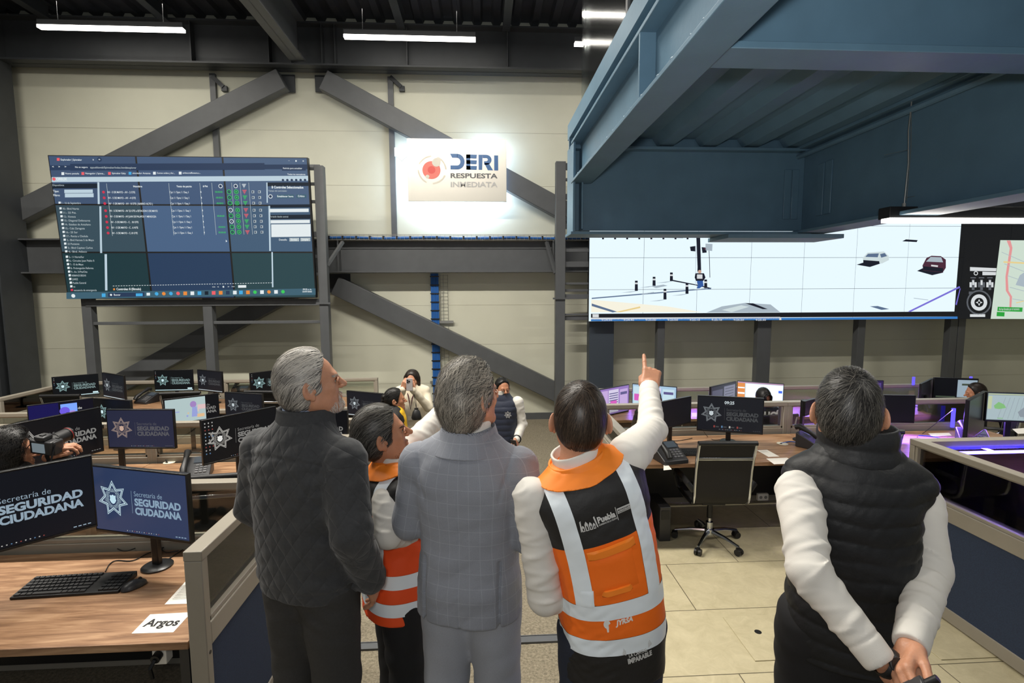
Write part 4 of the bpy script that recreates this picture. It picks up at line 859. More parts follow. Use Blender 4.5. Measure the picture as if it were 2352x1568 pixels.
# steel stand of the left video wall
def Xat(px, py, Y): return at(px,py,Y=Y).x
t = thing('screen_frame', 'grey steel frame standing behind the left video wall', 'frame', (-4.8,9.15,ZB))
for px, py, top in ((202,760,4.0),(479,760,4.0)):
    x = Xat(px,py,9.12); MB().box(x-.075,x+.075,9.12,9.26,ZB,top).build('post', M_STEEL, t, 30, .006)
x = Xat(748,740,9.12); MB().box(x-.075,x+.075,9.05,9.19,ZB,4.26).build('post', M_STEEL, t, 30, .006); xp = x
xl = Xat(202,760,9.12)
MB().box(xl,xp,9.11,9.2,1.95,2.06).build('rail', M_STEEL, t, 30, .004); MB().box(xl,xp,9.15,9.2,1.64,1.69).build('rail', M_STEEL, t, 30, .004)
xs = -2.78
for z in (4.2,3.95,3.66,3.1,2.75,2.45): MB().box(xs-.1,xp,9.12,9.16,z,z+(.09 if z in (4.2,3.1) else .05)).build('rung', M_STEEL, t, 30, .003)
MB().bar((xp+.06,9.12,2.62),(xp+.24,9.5,3.05),.05,.05).build('stay', M_STEEL, t, 30); MB().box(xp-.12,xp+.12,9.02,9.05,1.97,2.0).build('bracket', M_STEEL, t, 30)

# ------------------------------------------------------------------ right video wall
YR = 9.6
zb = at(1352,738,Y=YR).z; xr0 = at(1352,738,Y=YR).x; PW, PH = 1.02, 0.585
rw = thing('video_wall', 'long video wall on the right showing a sunlit street corner and a camera control panel', 'screen', (xr0,YR,zb))
M_SCR_W = emis('street daylight', S(222,238,246), 1.12); M_SCR_K = emis('console black', S(20,22,26), 1)
for c in range(10):
    for r in range(4):
        x0 = xr0+c*PW; z0 = zb+r*PH
        MB().box(x0,x0+PW,YR+.004,YR+.09,z0,z0+PH).build('display_bezel', M_BLACK, rw, 0)
        MB().box(x0+.003,x0+PW-.003,YR+.001,YR+.005,z0+.003,z0+PH-.003).build('display', M_SCR_K if c > 6 else M_SCR_W, rw, 0)
RP = [emis('street blue shade',S(90,110,140)),emis('ink navy',S(22,26,40)),emis('denim',S(50,90,160)),emis('road mark yellow',S(232,206,140)),emis('timeline blue',S(52,120,190)),emis('white car',S(206,220,222)),emis('maroon car',S(74,40,58)),emis('curb grey',S(168,182,192)),emis('console white',S(214,218,220)),emis('map cream',S(204,220,206)),emis('map road',S(226,150,150)),emis('status green',S(40,160,60)),emis('violet line',S(120,110,214)),emis('street figure skin',S(196,160,140)),M_SCR_W,M_SCR_K,emis('console grey',S(90,94,100)),emis('pavement',S(236,232,214),1.1)]
def rp(px, py, l=1): q = at(px,py,Y=YR); return (q.x, YR-.0008*l, q.z)
def rpoly(m, pts, c, l=1): m.poly([rp(x,y,l) for x,y in pts], c)
def zz(x, y): return 1300+x*.4473, 520+y*.4473     # zoomed view -> photo
def zpoly(m, pts, c, l=1): rpoly(m, [zz(*p) for p in pts], c, l)
def zcirc(m, x, y, r, c, l=1, n=24): zpoly(m, [(x+r*math.cos(2*PI*i/n), y+r*math.sin(2*PI*i/n)) for i in range(n)], c, l)
m = MB()
zpoly(m,[(130,375),(520,410),(700,440),(128,440)],17,1); zpoly(m,[(132,366),(380,345),(745,316),(745,321),(380,351),(132,372)],0,2)
zpoly(m,[(132,395),(262,437),(240,441),(132,408)],0,2); zpoly(m,[(250,440),(380,410),(382,418),(280,440)],3,2)
zpoly(m,[(440,308),(500,298),(522,304),(462,316)],7,2); zpoly(m,[(385,346),(450,336),(455,340),(395,350)],7,2)
zpoly(m,[(545,273),(680,300),(748,316),(740,320),(670,303),(545,280)],1,2)
for x,y,h in ((361,330,52),(452,304,46),(541,280,44),(508,374,54),(621,345,54),(717,316,44)):
    zpoly(m,[(x-8,y),(x+8,y),(x+7,y-h),(x-7,y-h)],1,4); zpoly(m,[(x-8,y-h+10),(x+8,y-h+10),(x+8,y-h+18),(x-8,y-h+18)],8,5); zpoly(m,[(x,y),(x+10,y),(x-30,y+8),(x-80,y+10)],7,3)
zpoly(m,[(132,40),(610,52),(600,60),(132,52)],0,2)
for k in range(8): x = 190+k*62; zpoly(m,[(x-5,46),(x+5,46),(x+5,66),(x-5,66)],1,3)
zpoly(m,[(668,36),(688,36),(694,232),(676,232)],1,4); zpoly(m,[(636,104),(664,100),(664,128),(640,126)],1,5); zpoly(m,[(696,106),(720,108),(722,134),(700,136)],1,5); zcirc(m,712,114,5,6,6); zpoly(m,[(716,88),(752,90),(750,126),(716,122)],7,5); zpoly(m,[(733,124),(736,124),(740,262),(737,262)],1,4); zpoly(m,[(667,100),(669,100),(666,300),(664,300)],7,3)
zcirc(m,686,232,9,13,6); zpoly(m,[(664,240),(708,240),(716,262),(704,280),(668,280),(660,262)],1,6); zpoly(m,[(672,246),(700,246),(700,268),(672,268)],8,7); zpoly(m,[(672,278),(702,278),(706,304),(684,318),(672,318),(676,300)],2,6)
m.build('street_corner', RP, rw, 0)
m = MB()
zpoly(m,[(1492,196),(1530,184),(1615,190),(1560,208)],1,2); zpoly(m,[(1524,160),(1548,134),(1632,128),(1656,150),(1658,172),(1622,190),(1526,186)],5,3); zpoly(m,[(1536,156),(1550,140),(1606,138),(1600,158)],0,4); zpoly(m,[(1526,172),(1608,178),(1610,192),(1526,188)],1,4); zpoly(m,[(1612,142),(1636,136),(1648,152),(1618,160)],0,4)
zpoly(m,[(1802,228),(1840,210),(1940,236),(1880,250)],1,2); zpoly(m,[(1830,200),(1850,162),(1876,150),(1924,152),(1950,170),(1950,212),(1934,236),(1834,226)],6,3); zpoly(m,[(1848,180),(1872,156),(1926,158),(1936,184)],7,4); zpoly(m,[(1834,204),(1936,214),(1934,234),(1834,224)],1,4); zpoly(m,[(1874,196),(1910,200),(1908,208),(1874,204)],8,5)
zpoly(m,[(1726,76),(1745,66),(1806,70),(1800,80)],1,3)
zpoly(m,[(720,442),(800,410),(920,392),(1050,400),(1100,440)],7,2); zpoly(m,[(920,394),(960,394),(1036,424),(1010,424)],1,3); zpoly(m,[(800,428),(900,404),(940,412),(850,440)],5,3)
zpoly(m,[(1755,436),(2020,306),(2024,314),(1770,438)],12,2); zpoly(m,[(1560,410),(1600,408),(1660,424),(1620,428)],0,2); zpoly(m,[(1785,366),(1860,376),(1860,379),(1785,369)],7,2)
zpoly(m,[(2000,400),(2022,318),(2026,318),(2006,404)],12,2)
m.build('passing_cars', RP, rw, 0)
m = MB()
zpoly(m,[(128,448),(2010,436),(2010,462),(128,470)],15,2); zpoly(m,[(128,468),(1100,464),(1100,474),(128,478)],8,3); zpoly(m,[(128,476),(2010,462),(2010,474),(128,486)],4,3); zpoly(m,[(136,450),(168,450),(168,466),(136,466)],8,4)
zpoly(m,[(1096,466),(1104,466),(1106,480),(1094,480)],8,5)
for k, s in enumerate(('9:24:30','9:24:40','9:25:00','9:25:00','9:25:10','9:25:18','9:25:20','9:25:30')):
    q = zz(182+113*k,484); p = rp(*q,5); put_text(m, s, 0,0, h=.035, w=.2, bold=.01, m=8, xf=lambda a: (p[0]+a[0], p[1], p[2]+a[1]))
zpoly(m,[(2050,66),(2230,70),(2180,474),(2010,474),(2026,320)],15,2)
zpoly(m,[(2074,208),(2210,214),(2208,230),(2074,228)],8,3); zpoly(m,[(2138,232),(2208,234),(2206,250),(2138,250)],8,3); zcirc(m,2104,240,11,8,3); zcirc(m,2104,240,7,15,4)
for x in (2090,2133,2176):
    zpoly(m,[(x-18,286),(x+18,286),(x+18,312),(x-18,312)],16 if x==2133 else 8,3); zpoly(m,[(x-7,272),(x+7,272),(x+7,326),(x-7,326)],16,4); zpoly(m,[(x-5,276),(x+5,276),(x+5,300),(x-5,300)],8,5); zpoly(m,[(x-14,260),(x+14,260),(x+14,266),(x-14,266)],16,4)
zpoly(m,[(2068,334),(2098,334),(2098,348),(2068,348)],16,3)
zcirc(m,2120,390,64,16,3); zcirc(m,2120,390,56,15,4); zcirc(m,2120,390,42,8,5); zcirc(m,2120,390,24,15,6)
for a in range(4): zpoly(m,[(2120+18*math.cos(a*PI/2),390+18*math.sin(a*PI/2)),(2120+8*math.cos(a*PI/2+.8),390+8*math.sin(a*PI/2+.8)),(2120+8*math.cos(a*PI/2-.8),390+8*math.sin(a*PI/2-.8))],8,7)
zpoly(m,[(2074,450),(2152,450),(2152,464),(2074,464)],8,3)
for (x,y,s) in ((2078,110,'Pa'),(2072,138,'Bandas')): pass
m.build('camera_console', RP, rw, 0)
m = MB()
zpoly(m,[(2230,70),(2700,74),(2700,476),(2180,474)],9,2); zpoly(m,[(2262,72),(2282,72),(2292,110),(2268,260),(2272,330),(2290,360),(2286,420),(2276,420),(2278,362),(2258,330),(2256,258),(2278,112)],10,3); zpoly(m,[(2246,178),(2352,184),(2352,192),(2246,186)],3,3); zpoly(m,[(2330,250),(2352,236),(2352,310),(2308,300)],7,3)
for k in range(5): zpoly(m,[(2236+14*k,130+60*k),(2352,180+50*k),(2352,183+50*k),(2236+14*k,133+60*k)],7,3)
zpoly(m,[(2216,412),(2344,416),(2342,438),(2214,434)],11,4); zpoly(m,[(2212,438),(2252,440),(2250,462),(2210,460)],11,4)
q = zz(2222,430); p = rp(*q,6); put_text(m,'No hay llamadas por el momento',0,0,h=.05,w=.42,m=8,xf=lambda a: (p[0]+a[0], p[1], p[2]+a[1]))
zpoly(m,[(2310,390),(2352,380),(2352,384),(2312,394)],3,3)
m.build('map_window', RP, rw, 0)
t = thing('screen_frame', 'grey steel frame carrying the right video wall', 'frame', (5,9.75,ZB))
x = Xat(1287,700,9.62); MB().box(x-.09,x+.09,9.62,9.76,ZB,4.5).build('post', M_STEEL, t, 30, .006); xp = x
for px, w in ((1518,.07),(1747,.07),(1762,.07),(1977,.075),(2188,.075),(2206,.075)):
    x = Xat(px,800,9.75); MB().box(x-w,x+w,9.75,9.9,ZB,3.9).build('post', M_STEEL, t, 30, .006)
MB().box(xp,12.2,9.70,9.75,zb+.02,zb+.1).build('rail', M_STEEL, t, 30, .004); MB().box(xp,xr0+.1,9.70,9.75,zb+.55,zb+.6).build('rail', M_STEEL, t, 30, .004)
for py, h in ((383,.12),(413,.05),(452,.10),(493,.06),(520,.08),(575,.06),(607,.10),(651,.04),(681,.09),(722,.035)):
    z = at(1320,py,Y=9.7).z; MB().box(xp,xr0+.1,9.67,9.72,z-h/2,z+h/2).build('rung', M_STEEL, t, 30, .003)
MB().bar((xp-.08,9.7,2.5),(xp-.22,9.95,3.1),.05,.06).build('stay', M_STEEL, t, 30); MB().box(xp-.14,xp+.16,9.58,9.62,2.02,2.05).build('bracket', M_STEEL, t, 30)

# ------------------------------------------------------------------ backlit steel sign
ZS0, ZS1 = 3.83, 4.95; XS0, XS1 = -1.34, 0.473; YS = 9.92
M_PLATE = mat('brushed steel plate', S(214,210,200), 0.34, metal=0.55, noise=0.02, nscale=2)
sg = thing('wall_sign', 'backlit brushed steel sign reading DERI RESPUESTA INMEDIATA', 'sign', ((XS0+XS1)/2,YS,ZS0))
MB().box(XS0,XS1,YS,YS+.05,ZS0,ZS1).build('plate', M_PLATE, sg, 30, .003)
MB().box(XS0+.1,XS1-.1,YS+.06,YS+.09,ZS0+.08,ZS1-.08).build('light_box', emis('sign backlight', S(170,205,255), 5.0), sg, 0)
for x in (XS0+.25,XS1-.25): MB().cyl((x,YS+.09,(ZS0+ZS1)/2),(x,10.4,(ZS0+ZS1)/2),.02,10).build('standoff', M_STEEL, sg)
area('sign_lamp', ((XS0+XS1)/2, YS+.12, (ZS0+ZS1)/2-.05), (1.7,1.0), 85, (0.62,0.78,1.0), rot=(R(90),0,0))
def sp(x, y, l=1): return (XS0+(x-272)/834*(XS1-XS0), YS-.002*l, ZS1-(y-104)/530*(ZS1-ZS0))      # from a close view of the sign
M_SB = mat('sign blue letter', S(44,100,160), .35); M_SR = mat('sign red', S(226,74,64), .4); M_SRL = mat('sign light red', S(238,120,106), .4); M_SG = mat('sign grey letter', S(96,98,100), .4); M_SGL = mat('sign pale letter', S(190,190,188), .4); M_SCREAM = mat('sign cream', S(224,218,204), .4)
m = MB()
def stext(s, x0, x1, y, capy, bold, mi):
    put_text(m, s, 0, 0, h=abs(sp(0,y)[2]-sp(0,capy)[2]), w=sp(x1,0)[0]-sp(x0,0)[0], bold=bold, m=mi, xf=lambda q: (sp(x0,y)[0]+q[0], YS-.004, sp(x0,y)[2]+q[1]))
# open D: top bar, round back, foot bar
A = []; B = []
for k in range(15):
    a = PI/2-PI*k/14; A.append((690+62*math.cos(a), 296-66*math.sin(a))); B.append((688+28*math.cos(a), 296-32*math.sin(a)))
pts = [(630,230)]+A+[(632,362),(650,328)]+B[::-1]+[(630,264)]
for i in range(14): m.poly([sp(*A[i],2),sp(*A[i+1],2),sp(*B[i+1],2),sp(*B[i],2)], 0)
m.poly([sp(630,230,2),sp(692,230,2),sp(690,264,2),sp(648,264,2)],0); m.poly([sp(632,328,2),sp(690,328,2),sp(692,362,2),sp(632,362,2)],0)
for y in (234,282,330): m.poly([sp(766,y,2),sp(856,y+2,2),sp(852,y+34,2),sp(766,y+32,2)],0)
m.poly([sp(766,234,2),sp(800,234,2),sp(800,362,2),sp(766,362,2)],0)
m.poly([sp(870,236,2),sp(905,236,2),sp(900,364,2),sp(870,364,2)],0)
A = [(936+44*math.cos(PI/2-PI*k/10), 278-42*math.sin(PI/2-PI*k/10)) for k in range(11)]; B = [(934+14*math.cos(PI/2-PI*k/10), 277-13*math.sin(PI/2-PI*k/10)) for k in range(11)]
for i in range(10): m.poly([sp(*A[i],2),sp(*A[i+1],2),sp(*B[i+1],2),sp(*B[i],2)], 0)
m.poly([sp(905,236,2),sp(936,236,2),sp(934,264,2),sp(905,264,2)],0); m.poly([sp(915,292,2),sp(934,290,2),sp(936,320,2),sp(918,320,2)],0); m.poly([sp(918,306,2),sp(956,306,2),sp(992,367,2),sp(948,367,2)],0)
m.poly([sp(1002,240,2),sp(1036,240,2),sp(1036,368,2),sp(1002,368,2)],0)
SGM = [M_SB,M_SR,M_SRL,M_SG,M_SGL,M_SCREAM]; m.build('name_lettering', SGM, sg, 0); m = MB()
stext('RESPUESTA',632,1030,434,394,.03,3); stext('INMEDIATA',632,1030,510,466,.03,4); m.build('tagline_lettering', SGM, sg, 0); m = MB()
def circ(x, y, r, mi, l, n=40, a0=0, a1=2*PI): m.poly([sp(x+r*math.cos(a0+(a1-a0)*i/n), y+r*math.sin(a0+(a1-a0)*i/n), l) for i in range(n)], mi)
circ(472,369,76,2,1); circ(473,368,32,1,2); circ(515,303,37,5,3); circ(438,425,16,5,3)
for a0 in (.4,2.0,3.55,5.1):
    n = 12; pts = [(478+r*math.cos(a), 367+r*math.sin(a)) for r, s in ((122,1),(108,-1)) for a in [a0+(1.15)*(i if s>0 else n-i)/n for i in range(n+1)]]
    for i in range(n): m.poly([sp(*pts[i],1),sp(*pts[i+1],1),sp(*pts[2*n-i],1),sp(*pts[2*n+1-i],1)],4 if False else 5)
m.build('round_emblem', SGM, sg, 0)
q = at(909,352,Y=10.28); w = at(938,356,Y=9.98)
tag(MB().box(q.x-.02,q.x+.02,10.25,10.29,q.z-.06,q.z+.1).tube([(q.x,10.27,q.z-.05),((q.x+w.x)/2,10.1,w.z-.08),(w.x,9.98,w.z)],.006,6).build('power_cable', M_PAPER), 'thin cable from the wall post to the steel sign', 'cable')
# ------------------------------------------------------------------ figure kit: distance fields -> smooth meshes
def V3(*a): return np.array(a, float)
def Rx(a): return np.array(Matrix.Rotation(R(a), 3, 'X'))
def Ry(a): return np.array(Matrix.Rotation(R(a), 3, 'Y'))
def Rz(a): return np.array(Matrix.Rotation(R(a), 3, 'Z'))
I3 = np.eye(3)
class Field:
    def __init__(s, lo, hi, h):
        s.h = h; s.lo = np.array(lo, float); s.n = np.ceil((np.array(hi)-s.lo)/h).astype(int)+1
        s.ax = [np.asarray(s.lo[i]+h*np.arange(s.n[i]), np.float32) for i in range(3)]
        s.d = np.full(s.n, 0.5, np.float32); s.Rm = I3; s.c = np.zeros(3)
    def frame(s, Rm=I3, c=(0,0,0)): s.Rm = np.array(Rm); s.c = np.array(c, float); return s
    def w(s, p): return s.Rm @ np.array(p, float) + s.c
    def _put(s, f, lo, hi, k, mode):
        pad = k+2.5*s.h
        i0 = np.clip(np.floor((np.array(lo)-pad-s.lo)/s.h).astype(int), 0, s.n); i1 = np.clip(np.ceil((np.array(hi)+pad-s.lo)/s.h).astype(int)+1, 0, s.n)
        if (i1 <= i0).any(): return s
        sl = tuple(slice(a,b) for a,b in zip(i0,i1))
        X = s.ax[0][sl[0]][:,None,None]; Y = s.ax[1][sl[1]][None,:,None]; Z = s.ax[2][sl[2]][None,None,:]
        b = f(X,Y,Z).astype(np.float32); a = s.d[sl]
        if mode == 'cut': 
            b = -b
            if k: h = np.clip(.5-.5*(a-b)/k*-1, 0, 1); h = np.clip(.5+.5*(a-b)/k,0,1); s.d[sl] = b+(a-b)*h + k*h*(1-h)
            else: s.d[sl] = np.maximum(a,b)
        else:
            if k: h = np.clip(.5+.5*(b-a)/k,0,1); s.d[sl] = b+(a-b)*h - k*h*(1-h)
            else: s.d[sl] = np.minimum(a,b)
        return s
    def cone(s, a, b, ra, rb, k=0.02, mode='add'):
        a = s.w(a); b = s.w(b); ab = b-a; L2 = float(ab@ab)+1e-12; m = max(ra,rb)
        def f(X,Y,Z):
            t = np.clip(((X-a[0])*ab[0]+(Y-a[1])*ab[1]+(Z-a[2])*ab[2])/L2, 0, 1)
            return np.sqrt((X-a[0]-t*ab[0])**2+(Y-a[1]-t*ab[1])**2+(Z-a[2]-t*ab[2])**2) - (ra+(rb-ra)*t)
        return s._put(f, np.minimum(a,b)-m, np.maximum(a,b)+m, k, mode)
    def chain(s, pts, rs, k=0.02):
        for i in range(len(pts)-1): s.cone(pts[i], pts[i+1], rs[i], rs[i+1], k if i == 0 else 0.012)
        return s
    def ell(s, c, r, k=0.02, mode='add', Rm=I3):
        c = s.w(c); M = (s.Rm @ np.array(Rm)); r = np.array(r, float); ext = np.sqrt(((M*r)**2).sum(1))
        def f(X,Y,Z):
            x,y,z = X-c[0],Y-c[1],Z-c[2]
            q = [(M[0,i]*x+M[1,i]*y+M[2,i]*z)/r[i] for i in range(3)]
            k0 = np.sqrt(q[0]**2+q[1]**2+q[2]**2); k1 = np.sqrt((q[0]/r[0])**2+(q[1]/r[1])**2+(q[2]/r[2])**2)+1e-9
            return k0*(k0-1)/k1
        return s._put(f, c-ext, c+ext, k, mode)
    def rbox(s, c, hs, rad, k=0.01, mode='add', Rm=I3):
        c = s.w(c); M = (s.Rm @ np.array(Rm)); hs = np.array(hs, float); ext = np.abs(M)@hs
        def f(X,Y,Z):
            x,y,z = X-c[0],Y-c[1],Z-c[2]
            q = [np.abs(M[0,i]*x+M[1,i]*y+M[2,i]*z)-(hs[i]-rad) for i in range(3)]
            return np.sqrt(np.maximum(q[0],0)**2+np.maximum(q[1],0)**2+np.maximum(q[2],0)**2)+np.minimum(np.maximum(np.maximum(q[0],q[1]),q[2]),0)-rad
        return s._put(f, c-ext, c+ext, k, mode)
    def stack(s, rows, k=0.02, n=2.4, mode='add', grow=0.0, cap=True):
        """upright tube of superellipses: rows of (z, cx, cy, rx, ry)"""
        A = np.array(sorted(rows), float); zz = np.linspace(A[0,0], A[-1,0], 80)
        def sm(c):
            v = np.interp(zz, A[:,0], A[:,c]); 
            for _ in range(10): v[1:-1] = .25*v[:-2]+.5*v[1:-1]+.25*v[2:]
            return v
        T = [sm(c) for c in range(1,5)]
        lo = [ (A[:,1]-A[:,3]).min()-grow, (A[:,2]-A[:,4]).min()-grow, A[0,0]]; hi = [(A[:,1]+A[:,3]).max()+grow, (A[:,2]+A[:,4]).max()+grow, A[-1,0]]
        def f(X,Y,Z):
            z = Z.ravel(); cx,cy,rx,ry = [np.interp(z,zz,t)[None,None,:] for t in T]; rx = rx+grow; ry = ry+grow
            d = ((np.abs((X-cx)/rx)**n+np.abs((Y-cy)/ry)**n)**(1/n)-1)*np.minimum(rx,ry)
            return np.maximum(d, np.maximum(A[0,0]-Z, Z-A[-1,0]))
        return s._put(f, lo, hi, k, mode)
    def displace(s, fn, band=0.035):
        idx = np.nonzero(np.abs(s.d) < band)
        P = np.stack([s.ax[i][idx[i]] for i in range(3)], 1)
        s.d[idx] += fn(P).astype(np.float32); return s
    def mesh(s, smooth=1):
        d = s.d; n = np.array(d.shape); sg = d < 0
        c = [(i,j,k) for i in (0,1) for j in (0,1) for k in (0,1)]
        cut = lambda a, o: a[o[0]:n[0]-1+o[0], o[1]:n[1]-1+o[1], o[2]:n[2]-1+o[2]]
        cnt = sum(cut(sg,o).astype(np.int8) for o in c); act = (cnt>0)&(cnt<8)
        ijk = np.argwhere(act); idx = -np.ones(act.shape, np.int64); idx[act] = np.arange(len(ijk))
        D = np.stack([d[ijk[:,0]+o[0],ijk[:,1]+o[1],ijk[:,2]+o[2]] for o in c], 1)
        acc = np.zeros((len(ijk),3)); num = np.zeros(len(ijk))
        for a in range(8):
            for b in range(a+1,8):
                if sum(abs(c[a][q]-c[b][q]) for q in range(3)) != 1: continue
                m = (D[:,a]<0) != (D[:,b]<0); t = np.zeros(len(ijk)); t[m] = D[m,a]/(D[m,a]-D[m,b])
                p = np.array(c[a])+t[:,None]*(np.array(c[b])-np.array(c[a])); acc[m] += p[m]; num[m] += 1
        V = s.lo + (ijk + acc/np.maximum(num,1)[:,None])*s.h
        F = []
        for ax in range(3):
            b, e = (ax+1)%3, (ax+2)%3
            sl0 = [slice(1,n[q]-1) for q in range(3)]; sl0[ax] = slice(0,n[ax]-1); sl1 = list(sl0); sl1[ax] = slice(1,n[ax])
            A = sg[tuple(sl0)]; B = sg[tuple(sl1)]; ed = np.argwhere(A != B)
            if not len(ed): continue
            st = A[tuple(ed.T)]; base = ed.copy()
            for q in range(3):
                if q != ax: base[:,q] += 1
            def cell(db, de): k = base.copy(); k[:,b] += db; k[:,e] += de; return idx[tuple(k.T)]
            q = np.stack([cell(-1,-1),cell(0,-1),cell(0,0),cell(-1,0)],1)
            q[~st] = q[~st][:,::-1]; F.append(q)
        F = np.concatenate(F); F = F[(F>=0).all(1)]
        if smooth: V = relax(V, F, smooth)
        return V, F
def relax(V, F, it, lam=0.5):
    e = np.concatenate([F[:,[0,1]],F[:,[1,2]],F[:,[2,3]],F[:,[3,0]]]); e = np.concatenate([e, e[:,::-1]])
    cnt = np.bincount(e[:,0], minlength=len(V))[:,None]+1e-9
    for _ in range(it):
        S_ = np.stack([np.bincount(e[:,0], V[e[:,1],i], len(V)) for i in range(3)], 1); V = V*(1-lam)+lam*S_/cnt
    return V
def tris(F): return np.concatenate([F[:,[0,1,2]],F[:,[0,2,3]]]) if F.shape[1] == 4 else F
def clip(V, T, f, A=None):
    """the part of a triangle mesh where f > 0, cut exactly along f = 0"""
    T = tris(T); pos = f[T] > 0; n = pos.sum(1); outV = [V]; outA = [A] if A is not None else None; out = [T[n==3]]; base = len(V)
    def mid(i, j):
        nonlocal base
        t = (f[i]/(f[i]-f[j]))[:,None]; outV.append(V[i]+t*(V[j]-V[i]))
        if A is not None: outA.append(A[i]+t*(A[j]-A[i]))
        r = base+np.arange(len(i)); base += len(i); return r
    for cnt in (1,2):
        t = T[n==cnt]; p = pos[n==cnt]
        if not len(t): continue
        lone = np.argmax(p if cnt==1 else ~p, 1); r = np.arange(len(t)); a = t[r,lone]; b = t[r,(lone+1)%3]; c = t[r,(lone+2)%3]
        ab = mid(a,b); ac = mid(a,c)
        if cnt == 1: out.append(np.stack([a,ab,ac],1))
        else: out += [np.stack([ab,b,c],1), np.stack([ab,c,ac],1)]
    Vn = np.concatenate(outV); Tn = np.concatenate(out); An = np.concatenate(outA) if A is not None else None
    u, inv = np.unique(Tn, return_inverse=True); Tn = inv.reshape(Tn.shape); Vn = Vn[u]
    return (Vn, Tn, An[u]) if A is not None else (Vn, Tn)
def join(*ms):
    V, F, o = [], [], 0
    for v, f in ms: V.append(v); F.append(tris(f)+o); o += len(v)
    return np.concatenate(V), np.concatenate(F)
def mobj(name, V, F, mats, parent=None, attr=None, matidx=None, label=None):
    me = bpy.data.meshes.new(name); V = np.asarray(V, np.float32); F = np.asarray(F, np.int32); k = F.shape[1]
    me.vertices.add(len(V)); me.vertices.foreach_set('co', V.ravel()); me.loops.add(F.size); me.loops.foreach_set('vertex_index', F.ravel())
    me.polygons.add(len(F)); me.polygons.foreach_set('loop_start', np.arange(0,F.size,k,dtype=np.int32)); me.polygons.foreach_set('loop_total', np.full(len(F),k,np.int32))
    me.update(calc_edges=True); me.validate(); me.polygons.foreach_set('use_smooth', [True]*len(me.polygons))
    for m in (mats if isinstance(mats,(list,tuple)) else [mats]): me.materials.append(m)
    if matidx is not None: me.polygons.foreach_set('material_index', np.asarray(matidx, np.int32))
    if attr is not None:
        for nm, a in attr.items():
            a = np.asarray(a, np.float32)
            if a.ndim == 1: l = me.attributes.new(nm,'FLOAT','POINT'); l.data.foreach_set('value', a)
            else: l = me.attributes.new(nm,'FLOAT_VECTOR','POINT'); l.data.foreach_set('vector', a.ravel())
    o = bpy.data.objects.new(name, me); COL.objects.link(o)
    if parent: o.parent = parent
    if label: o['label'] = label
    return o
def normals(V, F):
    T = tris(F); n = np.cross(V[T[:,1]]-V[T[:,0]], V[T[:,2]]-V[T[:,0]]); N = np.zeros_like(V)
    for i in range(3):
        for j in range(3): N[:,j] += np.bincount(T[:,i], n[:,j], len(V))
    return N/(np.linalg.norm(N,axis=1)[:,None]+1e-12)
def folds(seed, amp, wl, kz=1.0, kx=0.5, n=5):
    """soft cloth folds: a sum of warped ridged waves"""
    rs = np.random.RandomState(seed); ks = [(rs.normal(0,kx,2), rs.choice([-1,1])*rs.uniform(.6,1.2)*kz, rs.uniform(0,6.28), rs.uniform(.6,1.4)) for _ in range(n)]
    wp = rs.uniform(0,6.28,6)
    def f(P):
        x,y,z = P[:,0],P[:,1],P[:,2]; wx = x+.02*np.sin(z*17+wp[0])+.012*np.sin(y*31+wp[1]); wz = z+.022*np.sin(x*19+wp[2])+.015*np.sin(y*23+wp[3]); r = 0
        for kk, k3, ph, m in ks: r = r + (np.abs(np.sin((wx*kk[0]+y*kk[1]+wz*k3)*PI/(wl*m)+ph))-.63)
        msk = .55+.45*np.sin(x*9+wp[4])*np.sin(z*8+wp[5])
        return -amp*r/np.sqrt(n)*1.3*msk
    return f
# ---------------------------------------------------------------- head, hand, hair
def head_skin(f, c, Rm, jaw=1.0, nose=1.0, ears=True):
    """c: head centre (half way chin to crown), facing +y in its own frame"""
    f.frame(Rm, c)
    f.ell((0,-.012,.03),(.076,.097,.086),.03).ell((0,-.032,-.012),(.066,.072,.072),.03).ell((0,.028,-.035),(.061*jaw,.060,.082),.035)
    for s in (-1,1):
        f.cone((s*.049*jaw,.0,-.062),(s*.012,.064,-.100),.022,.019,.03); f.ell((s*.044,.054,-.022),(.02,.018,.018),.02)
    f.ell((0,.074,-.102),(.020,.018,.016),.02).cone((-.03,.081,.016),(.03,.081,.016),.011,.011,.02)
    f.cone((0,.086,.010),(0,.104+.010*nose,-.028),.0075,.0115,.012)
    for s in (-1,1): f.ell((s*.0115,.099,-.032),(.0085,.010,.0075),.006)
    for s in (-1,1): f.ell((s*.031,.095,-.003),(.016,.014,.0095),.010,'cut')
    f.ell((0,.086,-.060),(.024,.011,.0055),.006).ell((0,.085,-.071),(.020,.011,.0065),.006).ell((0,.099,-.0655),(.022,.006,.0016),.003,'cut')
    if ears:
        for s in (-1,1):
            M_ = Rz(s*30)@Rx(-12)
            f.cone((s*.070,-.004,-.012),(s*.082,-.010,-.012),.016,.012,.008).ell((s*.090,-.020,-.006),(.0075,.021,.033),.006,'add',M_).ell((s*.085,-.010,-.034),(.007,.011,.014),.006)
            f.ell((s*.0985,-.014,-.004),(.0095,.013,.022),.003,'cut',M_); f.ell((s*.088,.002,-.014),(.006,.005,.009),.004)
    f.frame(); return f
